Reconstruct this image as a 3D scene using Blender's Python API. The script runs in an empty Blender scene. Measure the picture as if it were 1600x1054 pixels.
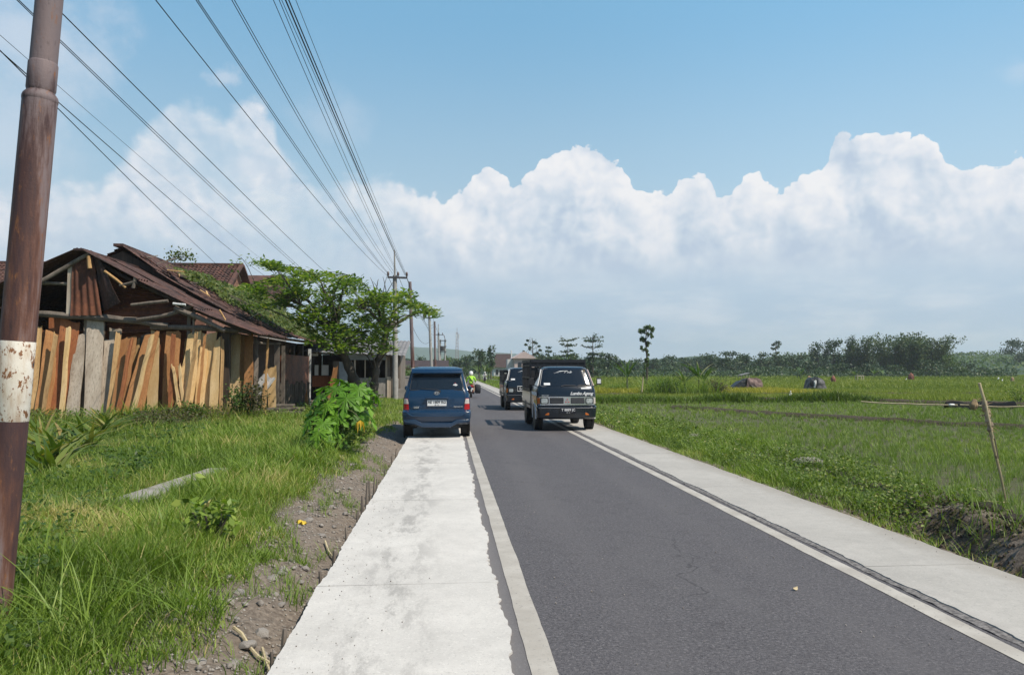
import bpy, bmesh, math, random
import numpy as np
from mathutils import Vector, Matrix, noise
R = math.radians
rng = np.random.default_rng(11)
random.seed(5)
SC = bpy.context.scene
COL = SC.collection

# ------------------------------------------------------------------ camera
EYE = Vector((0.0, 0.0, 1.67))
FPX, CX, CY = 1200.0, 800.0, 527.0
PITCH = math.atan((578 - CY) / FPX)
YAW = math.atan((800 - 700) / FPX * math.cos(PITCH))
cd = bpy.data.cameras.new('camera'); cam = bpy.data.objects.new('camera', cd); COL.objects.link(cam)
cam.location = EYE
cam.rotation_euler = (R(90) + PITCH, 0, -YAW)
cd.sensor_width = 36; cd.lens = 36 * FPX / 1600
cd.clip_start = 0.05; cd.clip_end = 20000
SC.camera = cam
_h = Vector((math.sin(YAW) * math.cos(PITCH), math.cos(YAW) * math.cos(PITCH), math.sin(PITCH)))
_r = Vector((math.cos(YAW), -math.sin(YAW), 0))
_u = _r.cross(_h)
def ray(px, py): return (_h + _r * ((px - CX) / FPX) + _u * ((CY - py) / FPX))
def at(px, py, Y):
    """surveying helper: the world point that stands Y metres up the road on the sight line of a photo pixel"""
    d = ray(px, py); return EYE + d * (Y / d.y)
def gnd(px, py, z=0.0):
    d = ray(px, py); return EYE + d * ((z - EYE.z) / d.z)

# ------------------------------------------------------------------ light
SUN_EL, SUN_AZ = R(54), R(34)           # sun to the right of the road and a little behind the viewer
sdir = Vector((math.cos(SUN_EL) * math.cos(SUN_AZ), -math.cos(SUN_EL) * math.sin(SUN_AZ), math.sin(SUN_EL)))
sl = bpy.data.lights.new('sun', 'SUN'); so = bpy.data.objects.new('sun', sl); COL.objects.link(so)
sl.energy = 5.0; sl.angle = R(0.5); sl.color = (1.0, 0.92, 0.79)
so.rotation_euler = (-sdir).to_track_quat('-Z', 'Y').to_euler()
so.location = (20, -20, 60)
SC.view_settings.view_transform = 'Standard'; SC.view_settings.look = 'None'
SC.cycles.max_bounces = 8; SC.cycles.volume_bounces = 1
SC.view_settings.exposure = 0.0; SC.view_settings.gamma = 1.0

# ------------------------------------------------------------------ node helper
class NT:
    def __init__(s, tree): s.t = tree
    def n(s, typ, ins=None, **props):
        nd = s.t.nodes.new(typ)
        for k, v in props.items(): setattr(nd, k, v)
        for k, v in (ins or {}).items():
            if isinstance(v, bpy.types.NodeSocket): s.t.links.new(v, nd.inputs[k])
            else: nd.inputs[k].default_value = v
        return nd
    def m(s, op, a, b=0.0, c=0.0, clamp=False):
        return s.n('ShaderNodeMath', {0: a, 1: b, 2: c}, operation=op, use_clamp=clamp).outputs[0]
    def vm(s, op, a, b=(0, 0, 0)):
        return s.n('ShaderNodeVectorMath', {0: a, 1: b}, operation=op).outputs[0]
    def scale(s, a, f):
        nd = s.n('ShaderNodeVectorMath', {0: a}, operation='SCALE')
        if isinstance(f, bpy.types.NodeSocket): s.t.links.new(f, nd.inputs['Scale'])
        else: nd.inputs['Scale'].default_value = f
        return nd.outputs[0]
    def mix(s, f, a, b, blend='MIX'):
        nd = s.n('ShaderNodeMix', data_type='RGBA', blend_type=blend)
        for i, v in ((0, f), (6, a), (7, b)):
            if isinstance(v, bpy.types.NodeSocket): s.t.links.new(v, nd.inputs[i])
            elif i: nd.inputs[i].default_value = (*v[:3], 1)
            else: nd.inputs[i].default_value = v
        return nd.outputs[2]
    def ss(s, x, a, b, lo=0.0, hi=1.0, kind='SMOOTHSTEP'):
        return s.n('ShaderNodeMapRange', {0: x, 1: a, 2: b, 3: lo, 4: hi}, interpolation_type=kind).outputs[0]
    def noise(s, vec, scale, detail=4, rough=0.55, dist=0.0, lac=2.0):
        ins = {'Scale': scale, 'Detail': detail, 'Roughness': rough, 'Distortion': dist, 'Lacunarity': lac}
        if vec is not None: ins['Vector'] = vec
        return s.n('ShaderNodeTexNoise', ins).outputs['Fac']
    def ramp(s, x, stops):
        nd = s.n('ShaderNodeValToRGB', {0: x}); cr = nd.color_ramp
        while len(cr.elements) < len(stops): cr.elements.new(0.5)
        for e, (p, c) in zip(cr.elements, stops): e.position = p; e.color = (*c[:3], 1)
        return nd.outputs[0]
    def fcurve(s, x, pts):
        nd = s.n('ShaderNodeFloatCurve', {1: x}); cu = nd.mapping.curves[0]
        pts = sorted(pts)
        for i, (a, b) in enumerate(pts):
            if i < 2: cu.points[i].location = (a, b)
            else: cu.points.new(a, b)
        nd.mapping.update(); return nd.outputs[0]

# ------------------------------------------------------------------ sky
W = bpy.data.worlds.new('World'); SC.world = W; W.use_nodes = True
def build_sky():
    t = NT(W.node_tree); W.node_tree.nodes.clear()
    sky = t.n('ShaderNodeTexSky', sky_type='NISHITA')
    sky.sun_disc = False; sky.sun_elevation = SUN_EL
    sky.sun_rotation = math.atan2(sdir.x, sdir.y)
    sky.air_density = 1.0; sky.dust_density = 1.5; sky.ozone_density = 2.0
    D = t.n('ShaderNodeTexCoord').outputs['Generated']
    sep = t.n('ShaderNodeSeparateXYZ', {0: D})
    x, y, z = sep.outputs
    az = t.m('ARCTAN2', x, y)
    hyp = t.m('SQRT', t.m('ADD', t.m('MULTIPLY', x, x), t.m('MULTIPLY', y, y)))
    el = t.m('DIVIDE', z, t.m('MAXIMUM', hyp, 0.02))
    p = t.n('ShaderNodeCombineXYZ', {0: az, 1: el, 2: 0.0}).outputs[0]
    def ae(px, py):
        d = ray(px, py); return math.atan2(d.x, d.y), d.z / math.hypot(d.x, d.y)
    top = [(1600,258),(1560,252),(1520,266),(1490,262),(1468,235),(1440,206),(1415,206),(1390,198),(1360,202),(1318,202),(1302,215),(1286,252),(1262,272),(1240,282),(1215,290),(1198,274),(1178,266),(1155,285),(1130,300),(1108,268),(1080,262),(1060,270),(1050,300),(1025,294),(1000,288),(975,262),(950,236),(925,220),(900,217),(872,228),(848,240),(832,275),(805,286),(785,270),(760,262),(740,282),(715,300),(690,308),(650,288),(610,268),(570,262),(540,268),(505,282),(470,260),(440,215),(420,160),(395,140),(370,150),(345,165),(315,150),(285,143),(255,160),(225,190),(195,225),(170,255),(140,275),(100,272),(50,282),(0,285)]
    A0, A1, E1 = -0.75, 0.75, 0.6
    pts = []
    for px, py in top:
        a, e = ae(px, py); pts.append(((a - A0) / (A1 - A0), e / E1))
    pts += [(0.0, 0.42), (0.05, 0.36), (0.95, 0.40), (1.0, 0.35)]
    pts = [q for q in pts if 0 <= q[0] <= 1]
    azn = t.ss(az, A0, A1, 0, 1, 'LINEAR')
    topc = t.m('MULTIPLY', t.fcurve(azn, pts), E1)
    # cauliflower edge: rounded cells at three sizes
    warp = t.scale(t.vm('SUBTRACT', t.n('ShaderNodeTexNoise', {'Vector': p, 'Scale': 16.0, 'Detail': 3.0}).outputs['Color'], (0.5, 0.5, 0.5)), 0.035)
    pw = t.vm('ADD', p, warp)
    def cells(sc, vec):
        return t.n('ShaderNodeTexVoronoi', {'Vector': vec, 'Scale': sc, 'Smoothness': 0.35}, feature='SMOOTH_F1').outputs['Distance']
    def field(vec):
        a = t.m('MULTIPLY', t.m('SUBTRACT', 0.45, cells(24.0, vec)), 0.034)
        b = t.m('MULTIPLY', t.m('SUBTRACT', 0.45, cells(70.0, vec)), 0.022)
        c = t.m('MULTIPLY', t.m('SUBTRACT', t.noise(vec, 40.0, 9, 0.64), 0.5), 0.054)
        return t.m('ADD', t.m('ADD', a, b), c)
    f1 = field(pw)
    off = t.vm('ADD', pw, (0.009, 0.010, 0))
    f2 = field(off)
    relief = t.m('SUBTRACT', f1, f2)
    big = t.m('SUBTRACT', t.noise(p, 9.0, 5, 0.55), t.noise(t.vm('ADD', p, (0.02, 0.025, 0)), 9.0, 5, 0.55))
    depth = t.m('ADD', t.m('MULTIPLY', t.m('SUBTRACT', topc, el), 1.7), f1)
    left = t.ss(az, -0.16, 0.02, 1.0, 0.0)                      # thin, softer cloud to the left of the road
    edge = t.m('ADD', 0.004, t.m('MULTIPLY', left, 0.05))
    aA = t.n('ShaderNodeMapRange', {0: depth, 1: 0.0, 2: edge, 3: 0.0, 4: 1.0}, interpolation_type='SMOOTHSTEP').outputs[0]
    wisp = t.ss(t.noise(t.vm('MULTIPLY', pw, (1, 1.3, 1)), 6.5, 7, 0.6), 0.36, 0.66)
    aA = t.m('MULTIPLY', aA, t.m('SUBTRACT', 1.0, t.m('MULTIPLY', left, t.m('SUBTRACT', 0.66, t.m('MULTIPLY', wisp, 0.66)))))
    # extra soft puffs high on the left
    def puff(px, py, rx, ry, s, amp=1.0):
        a, e = ae(px, py)
        q = t.vm('DIVIDE', t.vm('SUBTRACT', pw, (a, e, 0)), (rx, ry, 1))
        ln = t.n('ShaderNodeVectorMath', {0: q}, operation='LENGTH').outputs['Value']
        g = t.m('ADD', t.m('SUBTRACT', 1.0, ln), t.m('MULTIPLY', t.m('SUBTRACT', t.noise(p, s, 7, 0.6), 0.5), 1.7))
        return t.m('MULTIPLY', t.ss(g, 0.0, 0.9), amp)
    extra = None
    for a in ((60, 60, .12, .10, 14, .62), (20, 200, .10, .12, 12, .5), (350, 118, .026, .018, 40, .5), (410, 262, .05, .03, 26, .55), (520, 190, .06, .05, 20, .22), (90, 100, .05, .04, 20, .3), (1590, 115, .03, .02, 30, .25)):
        q = puff(*a); extra = q if extra is None else t.m('MAXIMUM', extra, q)
    # lower, flat-based grey deck, then pale air down to the skyline
    e_base = ae(1300, 398)[1]
    under = t.ss(el, e_base - 0.035, e_base + 0.06)              # 0 below the cloud base, 1 in the lit heaps
    lit = t.m('ADD', t.m('ADD', 0.60, t.m('MULTIPLY', relief, 13.0)), t.m('MULTIPLY', big, 2.3))
    lit = t.m('ADD', lit, t.ss(depth, 0.0, 0.14, 0.16, -0.16))
    lit = t.m('MULTIPLY', lit, t.m('ADD', 0.30, t.m('MULTIPLY', under, 0.70)), clamp=True)
    ccol = t.ramp(lit, [(0.0, (0.52, 0.62, 0.76)), (0.30, (0.65, 0.73, 0.83)), (0.62, (0.81, 0.84, 0.90)), (1.0, (0.95, 0.94, 0.95))])
    e_low = t.ss(t.m('ADD', el, t.m('MULTIPLY', t.m('SUBTRACT', t.noise(p, 8.0, 4), 0.5), 0.05)), e_base - 0.05, e_base + 0.005)
    airc = t.mix(t.ss(t.noise(t.vm('MULTIPLY', p, (1, 3, 1)), 7.0, 6, 0.6), 0.38, 0.7), (0.46, 0.595, 0.75), (0.69, 0.76, 0.85))
    skyc = t.scale(sky.outputs[0], 1.0)
    # measured clear-sky tint: a milky blue, mixed from the physical sky
    milky = t.mix(t.ss(el, 0.10, 0.50), (4.9, 6.75, 8.0), (2.05, 4.75, 7.35))
    milky = t.mix(t.ss(el, 0.55, 1.8), milky, (0.55, 1.5, 3.4))
    milky = t.mix(t.ss(t.m('ABSOLUTE', az), 0.9, 1.6, 0, .75), milky, (0.8, 1.9, 3.6))
    milky = t.mix(t.ss(az, 0.05, 0.55), milky, t.scale(milky, 1.12))
    clear = t.mix(0.88, skyc, milky)
    base = t.mix(t.ss(el, 0.05, 0.26, 0.95, 0.0), clear, t.scale(airc, 10.0))
    cl10 = t.scale(ccol, 10.0)
    aA = t.m('MULTIPLY', aA, 0.97)
    low_a = t.m('MULTIPLY', aA, t.m('ADD', 0.10, t.m('MULTIPLY', e_low, 0.90)))
    back = t.ss(t.m('ABSOLUTE', az), 1.0, 1.7, 1.0, .25)          # thinner cloud behind the viewer
    low_a = t.m('MULTIPLY', low_a, back)
    out = t.mix(extra, base, (7.3, 7.8, 8.7))
    out = t.mix(low_a, out, cl10)
    below = t.ss(el, -0.02, 0.0)
    out = t.mix(below, (2.0, 2.3, 2.2), out)
    bg = t.n('ShaderNodeBackground', {0: out, 1: 0.1})
    t.t.links.new(bg.outputs[0], t.n('ShaderNodeOutputWorld').inputs[0])
build_sky()

# ------------------------------------------------------------------ object helpers
def put(name, me, mat=None, parent=None, origin=None):
    if origin is not None:
        me.transform(Matrix.Translation(-Vector(origin)))
    o = bpy.data.objects.new(name, me); COL.objects.link(o)
    if mat is not None: me.materials.append(mat)
    if parent is not None: o.parent = parent
    if origin is not None: o.location = origin
    return o
def tag(o, label=None, cat=None, group=None, kind=None):
    if label: o['label'] = label
    if cat: o['category'] = cat
    if group: o['group'] = group
    if kind: o['kind'] = kind
    return o
def root(name, loc, label, cat, group=None, rz=0.0):
    o = bpy.data.objects.new(name, None); COL.objects.link(o)
    o.location = loc; o.rotation_euler = (0, 0, rz); o.empty_display_size = 0.2
    return tag(o, label, cat, group)
def copy_tree(o, parent=None):
    c = o.copy(); COL.objects.link(c)
    if parent is not None: c.parent = parent; c.matrix_parent_inverse = o.matrix_parent_inverse
    for ch in list(o.children): copy_tree(ch, c)
    return c

class M:
    """collects geometry for ONE mesh"""
    def __init__(s): s.v = []; s.f = []
    def add(s, v, f):
        n = len(s.v); s.v += [tuple(p) for p in v]; s.f += [tuple(i + n for i in q) for q in f]; return s
    def box(s, c, size, rot=None):
        c = Vector(c); hx, hy, hz = [q / 2 for q in size]
        v = [Vector((a * hx, b * hy, d * hz)) for a in (-1, 1) for b in (-1, 1) for d in (-1, 1)]
        if rot is not None: v = [rot @ q for q in v]
        return s.add([c + q for q in v], [(0, 1, 3, 2), (4, 6, 7, 5), (0, 4, 5, 1), (2, 3, 7, 6), (0, 2, 6, 4), (1, 5, 7, 3)])
    def beam(s, a, b, w, h, up=(0, 0, 1)):
        a, b = Vector(a), Vector(b); d = (b - a).normalized(); side = d.cross(Vector(up))
        if side.length < 1e-4: side = d.cross(Vector((0, 1, 0)))
        side.normalize(); up = side.cross(d)
        v = [q + side * (i * w / 2) + up * (j * h / 2) for q in (a, b) for i, j in ((-1, -1), (1, -1), (1, 1), (-1, 1))]
        return s.add(v, [(3, 2, 1, 0), (4, 5, 6, 7), (0, 1, 5, 4), (1, 2, 6, 5), (2, 3, 7, 6), (3, 0, 4, 7)])
    def tube(s, pts, rad, n=8, cap=True):
        pts = [Vector(p) for p in pts]
        if not hasattr(rad, '__len__'): rad = [rad] * len(pts)
        d0 = (pts[1] - pts[0]).normalized()
        side = d0.cross(Vector((0, 0, 1)))
        if side.length < 1e-3: side = d0.cross(Vector((0, 1, 0)))
        side.normalize(); V = []
        for i, p in enumerate(pts):
            d = (pts[min(i + 1, len(pts) - 1)] - pts[max(i - 1, 0)]).normalized()
            side = (side - d * side.dot(d))
            if side.length < 1e-6: side = d.orthogonal()
            side.normalize(); up = d.cross(side)
            V += [p + (side * math.cos(k * 2 * math.pi / n) + up * math.sin(k * 2 * math.pi / n)) * rad[i] for k in range(n)]
        F = [(i * n + k, i * n + (k + 1) % n, (i + 1) * n + (k + 1) % n, (i + 1) * n + k) for i in range(len(pts) - 1) for k in range(n)]
        if cap: F += [tuple(reversed(range(n))), tuple((len(pts) - 1) * n + k for k in range(n))]
        return s.add(V, F)
    def lathe(s, prof, axis='Z', c=(0, 0, 0), n=20):
        """prof: (radius, height along axis)"""
        c = Vector(c); V = []
        for r, h in prof:
            for k in range(n):
                a = k * 2 * math.pi / n; p = (r * math.cos(a), r * math.sin(a), h)
                V.append(c + (Vector(p) if axis == 'Z' else Vector((p[2], p[0], p[1])) if axis == 'X' else Vector((p[1], p[2], p[0]))))
        F = [(i * n + k, i * n + (k + 1) % n, (i + 1) * n + (k + 1) % n, (i + 1) * n + k) for i in range(len(prof) - 1) for k in range(n)]
        F += [tuple(reversed(range(n))), tuple((len(prof) - 1) * n + k for k in range(n))]
        return s.add(V, F)
    def grid(s, fn, us, vs, flip=False):
        us, vs = list(us), list(vs); nv = len(vs)
        V = [fn(u, v) for u in us for v in vs]
        F = [(i * nv + j, (i + 1) * nv + j, (i + 1) * nv + j + 1, i * nv + j + 1) for i in range(len(us) - 1) for j in range(nv - 1)]
        if flip: F = [q[::-1] for q in F]
        return s.add(V, F)
    def slab(s, fn, us, vs, th):
        """a sheet fn(u, v) given a thickness along vector th"""
        us, vs = list(us), list(vs); nu, nv = len(us), len(vs); th = Vector(th)
        A = [Vector(fn(u, v)) for u in us for v in vs]; B = [p + th for p in A]; n = len(A)
        F = [(i * nv + j, (i + 1) * nv + j, (i + 1) * nv + j + 1, i * nv + j + 1) for i in range(nu - 1) for j in range(nv - 1)]
        G = [tuple(k + n for k in q[::-1]) for q in F]
        ring = [(0, j) for j in range(nv)] + [(i, nv - 1) for i in range(1, nu)] + [(nu - 1, j) for j in range(nv - 2, -1, -1)] + [(i, 0) for i in range(nu - 2, 0, -1)]
        ring = [i * nv + j for i, j in ring]
        S = [(ring[k], ring[(k + 1) % len(ring)], ring[(k + 1) % len(ring)] + n, ring[k] + n) for k in range(len(ring))]
        return s.add(A + B, F + G + S)
    def prism(s, poly, d):
        """closed polygon (points in order) pushed along d"""
        d = Vector(d); n = len(poly); A = [Vector(p) for p in poly]
        return s.add(A + [p + d for p in A], [tuple(range(n)), tuple(reversed(range(n, 2 * n)))] + [(k, (k + 1) % n, (k + 1) % n + n, k + n) for k in range(n)])
    def rings(s, rings, cap=True):
        n = len(rings[0]); V = [p for r in rings for p in r]
        F = [(i * n + k, i * n + (k + 1) % n, (i + 1) * n + (k + 1) % n, (i + 1) * n + k) for i in range(len(rings) - 1) for k in range(n)]
        if cap: F += [tuple(reversed(range(n))), tuple((len(rings) - 1) * n + k for k in range(n))]
        return s.add(V, F)
    def build(s, name, mat, parent=None, origin=None, smooth=40, bevel=0.0, fix=True):
        me = bpy.data.meshes.new(name); me.from_pydata(s.v, [], s.f)
        if fix:
            bm = bmesh.new(); bm.from_mesh(me); bmesh.ops.recalc_face_normals(bm, faces=bm.faces); bm.to_mesh(me); bm.free()
        me.validate()
        if smooth:
            me.polygons.foreach_set('use_smooth', [True] * len(me.polygons)); me.set_sharp_from_angle(angle=R(smooth))
        o = put(name, me, mat, parent, origin)
        if bevel:
            b = o.modifiers.new('bevel', 'BEVEL'); b.width = bevel; b.segments = 2; b.limit_method = 'ANGLE'; b.harden_normals = False
        return o

def text(M_, s, size, c, shear=0.0, ext=0.004, spacing=1.0, bold=0.0, align='CENTER', rot=0.0):
    """lettering that reads from -Y, centred on c"""
    cu = bpy.data.curves.new('t', 'FONT'); cu.body = s; cu.size = size; cu.shear = shear; cu.extrude = ext / 2
    cu.align_x = align; cu.align_y = 'CENTER'; cu.space_character = spacing; cu.offset = bold; cu.resolution_u = 4
    o = bpy.data.objects.new('t', cu); COL.objects.link(o)
    dg = bpy.context.evaluated_depsgraph_get(); me = bpy.data.meshes.new_from_object(o.evaluated_get(dg))
    ca, sa = math.cos(rot), math.sin(rot)
    V = [Vector((c[0] + v.co.x * ca - v.co.y * sa, c[1] - v.co.z, c[2] + v.co.x * sa + v.co.y * ca)) for v in me.vertices]
    M_.add(V, [tuple(p.vertices) for p in me.polygons])
    bpy.data.objects.remove(o); bpy.data.curves.remove(cu); bpy.data.meshes.remove(me)
    return M_

def np_mesh(name, V, F, mat, parent=None, rnd=None, origin=None, smooth=False):
    """V (n,3) float, F (m,4) int, rnd (n,) per-vertex leaf variation"""
    V = np.asarray(V, dtype=np.float32).reshape(-1, 3); F = np.asarray(F, dtype=np.int32)
    k = F.shape[1]
    if origin is not None: V = V - np.array(origin, dtype=np.float32)
    me = bpy.data.meshes.new(name)
    me.vertices.add(len(V)); me.vertices.foreach_set('co', V.ravel())
    me.loops.add(F.size); me.loops.foreach_set('vertex_index', F.ravel())
    me.polygons.add(len(F)); me.polygons.foreach_set('loop_start', np.arange(0, F.size, k, dtype=np.int32))
    if smooth: me.polygons.foreach_set('use_smooth', np.ones(len(F), dtype=bool))
    me.update(calc_edges=True)
    if rnd is not None:
        a = me.attributes.new('rnd', 'FLOAT', 'POINT'); a.data.foreach_set('value', np.asarray(rnd, dtype=np.float32))
    o = put(name, me, mat, parent)
    if origin is not None: o.location = origin
    return o

def blades(P, h, w, az, lean, bend, seg=3):
    """grass blades: returns V, F; P (n,3), the rest (n,)"""
    n = len(P); t = np.linspace(0, 1, seg + 1)[None, :, None]
    d = np.stack([np.cos(az), np.sin(az), np.zeros(n)], 1)[:, None, :]
    tw = az + rng.uniform(0.9, 2.2, n)
    s = np.stack([np.cos(tw), np.sin(tw), np.zeros(n)], 1)[:, None, :]
    hh = h[:, None, None]
    fwd = hh * (lean[:, None, None] * t + bend[:, None, None] * t * t)
    up = hh * (t - 0.42 * bend[:, None, None] * t ** 2.4)
    c = P[:, None, :] + d * fwd + np.array([0, 0, 1.0])[None, None, :] * up
    ww = w[:, None, None] * (0.55 + 0.9 * t) * (1.0 - t ** 1.7) * 0.62 + 0.0006
    V = np.stack([c - s * ww, c + s * ww], 2).reshape(-1, 3)
    base = (np.arange(n) * (seg + 1) * 2)[:, None, None]
    k = (np.arange(seg) * 2)[None, :, None]
    F = (base + k + np.array([0, 1, 3, 2])[None, None, :]).reshape(-1, 4)
    return V, F
def leafquads(P, size, nrm=None, asp=0.5, droop=None):
    """pointed leaf quads (diamonds) at P; size (n,)"""
    n = len(P)
    d = rng.normal(size=(n, 3)) if nrm is None else nrm
    d = d / np.linalg.norm(d, axis=1, keepdims=True)
    a = rng.normal(size=(n, 3)) if droop is None else droop
    a = a - d * (a * d).sum(1, keepdims=True); a /= (np.linalg.norm(a, axis=1, keepdims=True) + 1e-9)
    b = np.cross(d, a); s = size[:, None]
    V = np.stack([P - a * s * .5, P + b * s * asp * .5 + a * s * .06, P + a * s * .5, P - b * s * asp * .5 + a * s * .06], 1).reshape(-1, 3)
    F = np.arange(n * 4).reshape(-1, 4)
    return V, F
def join(parts):
    Vs, Fs, o = [], [], 0
    for V, F in parts: Vs.append(V); Fs.append(F + o); o += len(V)
    return np.concatenate(Vs), np.concatenate(Fs)
def vnoise(x, y, s, seed=0.0):
    """cheap smooth value noise on arrays"""
    x = np.asarray(x, float) * s + 31.7 * seed; y = np.asarray(y, float) * s + 17.3 * seed
    xi, yi = np.floor(x), np.floor(y); fx, fy = x - xi, y - yi
    fx = fx * fx * (3 - 2 * fx); fy = fy * fy * (3 - 2 * fy)
    def hsh(a, b): q = np.sin(a * 127.1 + b * 311.7) * 43758.5453; return q - np.floor(q)
    return (hsh(xi, yi) * (1 - fx) + hsh(xi + 1, yi) * fx) * (1 - fy) + (hsh(xi, yi + 1) * (1 - fx) + hsh(xi + 1, yi + 1) * fx) * fy
# ------------------------------------------------------------------ materials
MAT = {}
def material(name, fn):
    m = bpy.data.materials.new(name); m.use_nodes = True; m.node_tree.nodes.clear(); t = NT(m.node_tree)
    sh = fn(t); t.t.links.new(sh, t.n('ShaderNodeOutputMaterial').inputs[0]); MAT[name] = m; return m
def P(t, col, rough=0.6, bump=None, bstr=0.3, bdist=0.01, **kw):
    ins = {'Base Color': col if isinstance(col, bpy.types.NodeSocket) else (*col[:3], 1), 'Roughness': rough}
    if bump is not None:
        ins['Normal'] = t.n('ShaderNodeBump', {'Height': bump, 'Strength': bstr, 'Distance': bdist}).outputs[0]
    for k, v in kw.items(): ins[k.replace('_', ' ')] = v
    return t.n('ShaderNodeBsdfPrincipled', ins).outputs[0]
def oc(t): return t.n('ShaderNodeTexCoord').outputs['Object']
def stretch(t, v, s): return t.vm('MULTIPLY', v, s)
def rand(t): return t.n('ShaderNodeObjectInfo').outputs['Random']

def plain(name, col, rough=0.6, var=0.12, sc=6.0, bump=0.0, **kw):
    def f(t):
        n = t.noise(oc(t), sc, 5)
        c = t.mix(t.ss(n, 0.3, 0.7), [q * (1 - var) for q in col], [min(1, q * (1 + var)) for q in col])
        return P(t, c, rough, n if bump else None, bump, 0.01, **kw)
    return material(name, f)

def leafmat(name, stops, trans=0.32, rough=0.5, tint=(1.25, 1.35, 0.45)):
    def f(t):
        r = t.n('ShaderNodeAttribute', attribute_name='rnd').outputs['Fac']
        c = t.ramp(r, stops)
        a = P(t, c, rough, Specular_IOR_Level=0.35)
        tc = t.mix(1.0, c, (*tint,), 'MULTIPLY')
        b = t.n('ShaderNodeBsdfTranslucent', {'Color': tc}).outputs[0]
        return t.n('ShaderNodeMixShader', {0: trans, 1: a, 2: b}).outputs[0]
    return material(name, f)
G = lambda *c: c
leafmat('grass_blade', [(0, (.066, .105, .012)), (.35, (.140, .225, .027)), (.75, (.225, .32, .047)), (.93, (.35, .40, .09)), (1, (.52, .43, .19))])
leafmat('rice_blade', [(0, (.110, .170, .034)), (.6, (.215, .310, .058)), (1, (.34, .38, .10))])
leafmat('rice_far', [(0, (.140, .195, .026)), (.5, (.220, .280, .038)), (1, (.31, .33, .06))])
leafmat('rice_ripe', [(0, (.24, .25, .025)), (.5, (.36, .34, .035)), (1, (.46, .40, .06))])
leafmat('weed_leaf', [(0, (.025, .058, .010)), (.5, (.060, .115, .018)), (1, (.11, .175, .03))])
leafmat('verge_weed', [(0, (.050, .090, .012)), (.5, (.125, .195, .024)), (.9, (.21, .28, .04)), (1, (.30, .27, .11))])
leafmat('dry_weed', [(0, (.040, .045, .015)), (.5, (.075, .075, .025)), (1, (.12, .10, .05))])
leafmat('turmeric_leaf', [(0, (.06, .11, .018)), (.55, (.14, .20, .035)), (.85, (.26, .27, .07)), (1, (.36, .27, .10))])
leafmat('papaya_leaf', [(0, (.075, .19, .016)), (.5, (.13, .29, .022)), (1, (.20, .38, .035))], .38)
leafmat('yellow_leaf', [(0, (.50, .30, .02)), (1, (.65, .45, .05))])
leafmat('tree_leaf', [(0, (.058, .115, .024)), (.5, (.135, .225, .046)), (.85, (.235, .325, .072)), (1, (.36, .38, .11))], .45)
leafmat('creeper_leaf', [(0, (.050, .085, .018)), (.6, (.120, .165, .035)), (1, (.22, .22, .07))], .3)
leafmat('far_leaf', [(0, (.022, .045, .018)), (.6, (.042, .078, .026)), (1, (.07, .11, .035))], .2)
leafmat('far_leaf_light', [(0, (.050, .09, .024)), (.6, (.095, .155, .038)), (1, (.15, .20, .06))], .3)
leafmat('bamboo_leaf', [(0, (.035, .068, .022)), (.5, (.065, .108, .032)), (1, (.12, .155, .05))], .25)
leafmat('banana_leaf', [(0, (.055, .115, .025)), (.6, (.10, .18, .04)), (.9, (.20, .25, .08)), (1, (.34, .30, .14))], .3)

def asphalt(t):
    v = oc(t)
    fine = t.noise(v, 170.0, 3, 0.7); mid = t.noise(v, 34.0, 5, 0.65); big = t.noise(stretch(t, v, (1, .22, 1)), 1.1, 4)
    c = t.mix(t.ss(fine, .32, .68), (.050, .046, .051), (.175, .162, .168))
    c = t.mix(t.ss(mid, .34, .66, .62, 0), c, (.042, .038, .043)); c = t.mix(t.ss(t.noise(v, 48.0, 4, .75), .53, .62, 0, .75), c, (.215, .20, .20)); c = t.mix(t.ss(t.noise(t.vm('ADD', v, (7, 3, 0)), 44.0, 4, .75), .55, .64, 0, .85), c, (.016, .014, .017))
    c = t.mix(t.ss(t.noise(v, 5.5, 6, .7), .48, .66, 0, .35), c, (.056, .050, .053))
    c = t.mix(t.ss(big, .4, .75, 0, .40), c, (.120, .112, .114))
    x = t.n('ShaderNodeSeparateXYZ', {0: v}).outputs[0]
    # pale cement dust washed along the edge beside the slabs
    dl = t.ss(t.m('ADD', x, t.m('MULTIPLY', t.m('SUBTRACT', mid, .5), .10)), .34, .62, .75, 0)
    c = t.mix(dl, c, (.20, .185, .180))
    lane = t.m('ABSOLUTE', t.m('SUBTRACT', t.m('ABSOLUTE', t.m('SUBTRACT', x, 1.93)), .72))
    lw = t.m('MULTIPLY', t.ss(t.m('ADD', lane, t.m('MULTIPLY', t.noise(stretch(t, v, (1, .15, 1)), 2.0, 4), .25)), .10, .48, .38, 0), t.ss(big, .3, .6, .4, 1))
    c = t.mix(lw, c, (.125, .115, .117))
    crk = t.n('ShaderNodeTexVoronoi', {'Vector': t.vm('ADD', v, t.scale(t.n('ShaderNodeTexNoise', {'Vector': v, 'Scale': 2.0, 'Detail': 6.0}).outputs['Color'], .9)), 'Scale': .33}, feature='DISTANCE_TO_EDGE').outputs['Distance']
    c = t.mix(t.m('MULTIPLY', t.ss(crk, .0, .006, .55, 0), t.ss(big, .45, .6)), c, (.02, .018, .02))
    st = t.ss(t.noise(v, 3.2, 4), .70, .74)
    c = t.mix(t.m('MULTIPLY', st, .45), c, (.22, .20, .185)); c = t.mix(t.ss(t.noise(t.vm('ADD', v, (4, 8, 0)), 1.6, 5, .7), .62, .72, 0, .35), c, (.035, .031, .034))
    return P(t, c, .82, t.m('ADD', fine, mid), .55, .006, Specular_IOR_Level=.4)
material('asphalt', asphalt)

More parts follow.
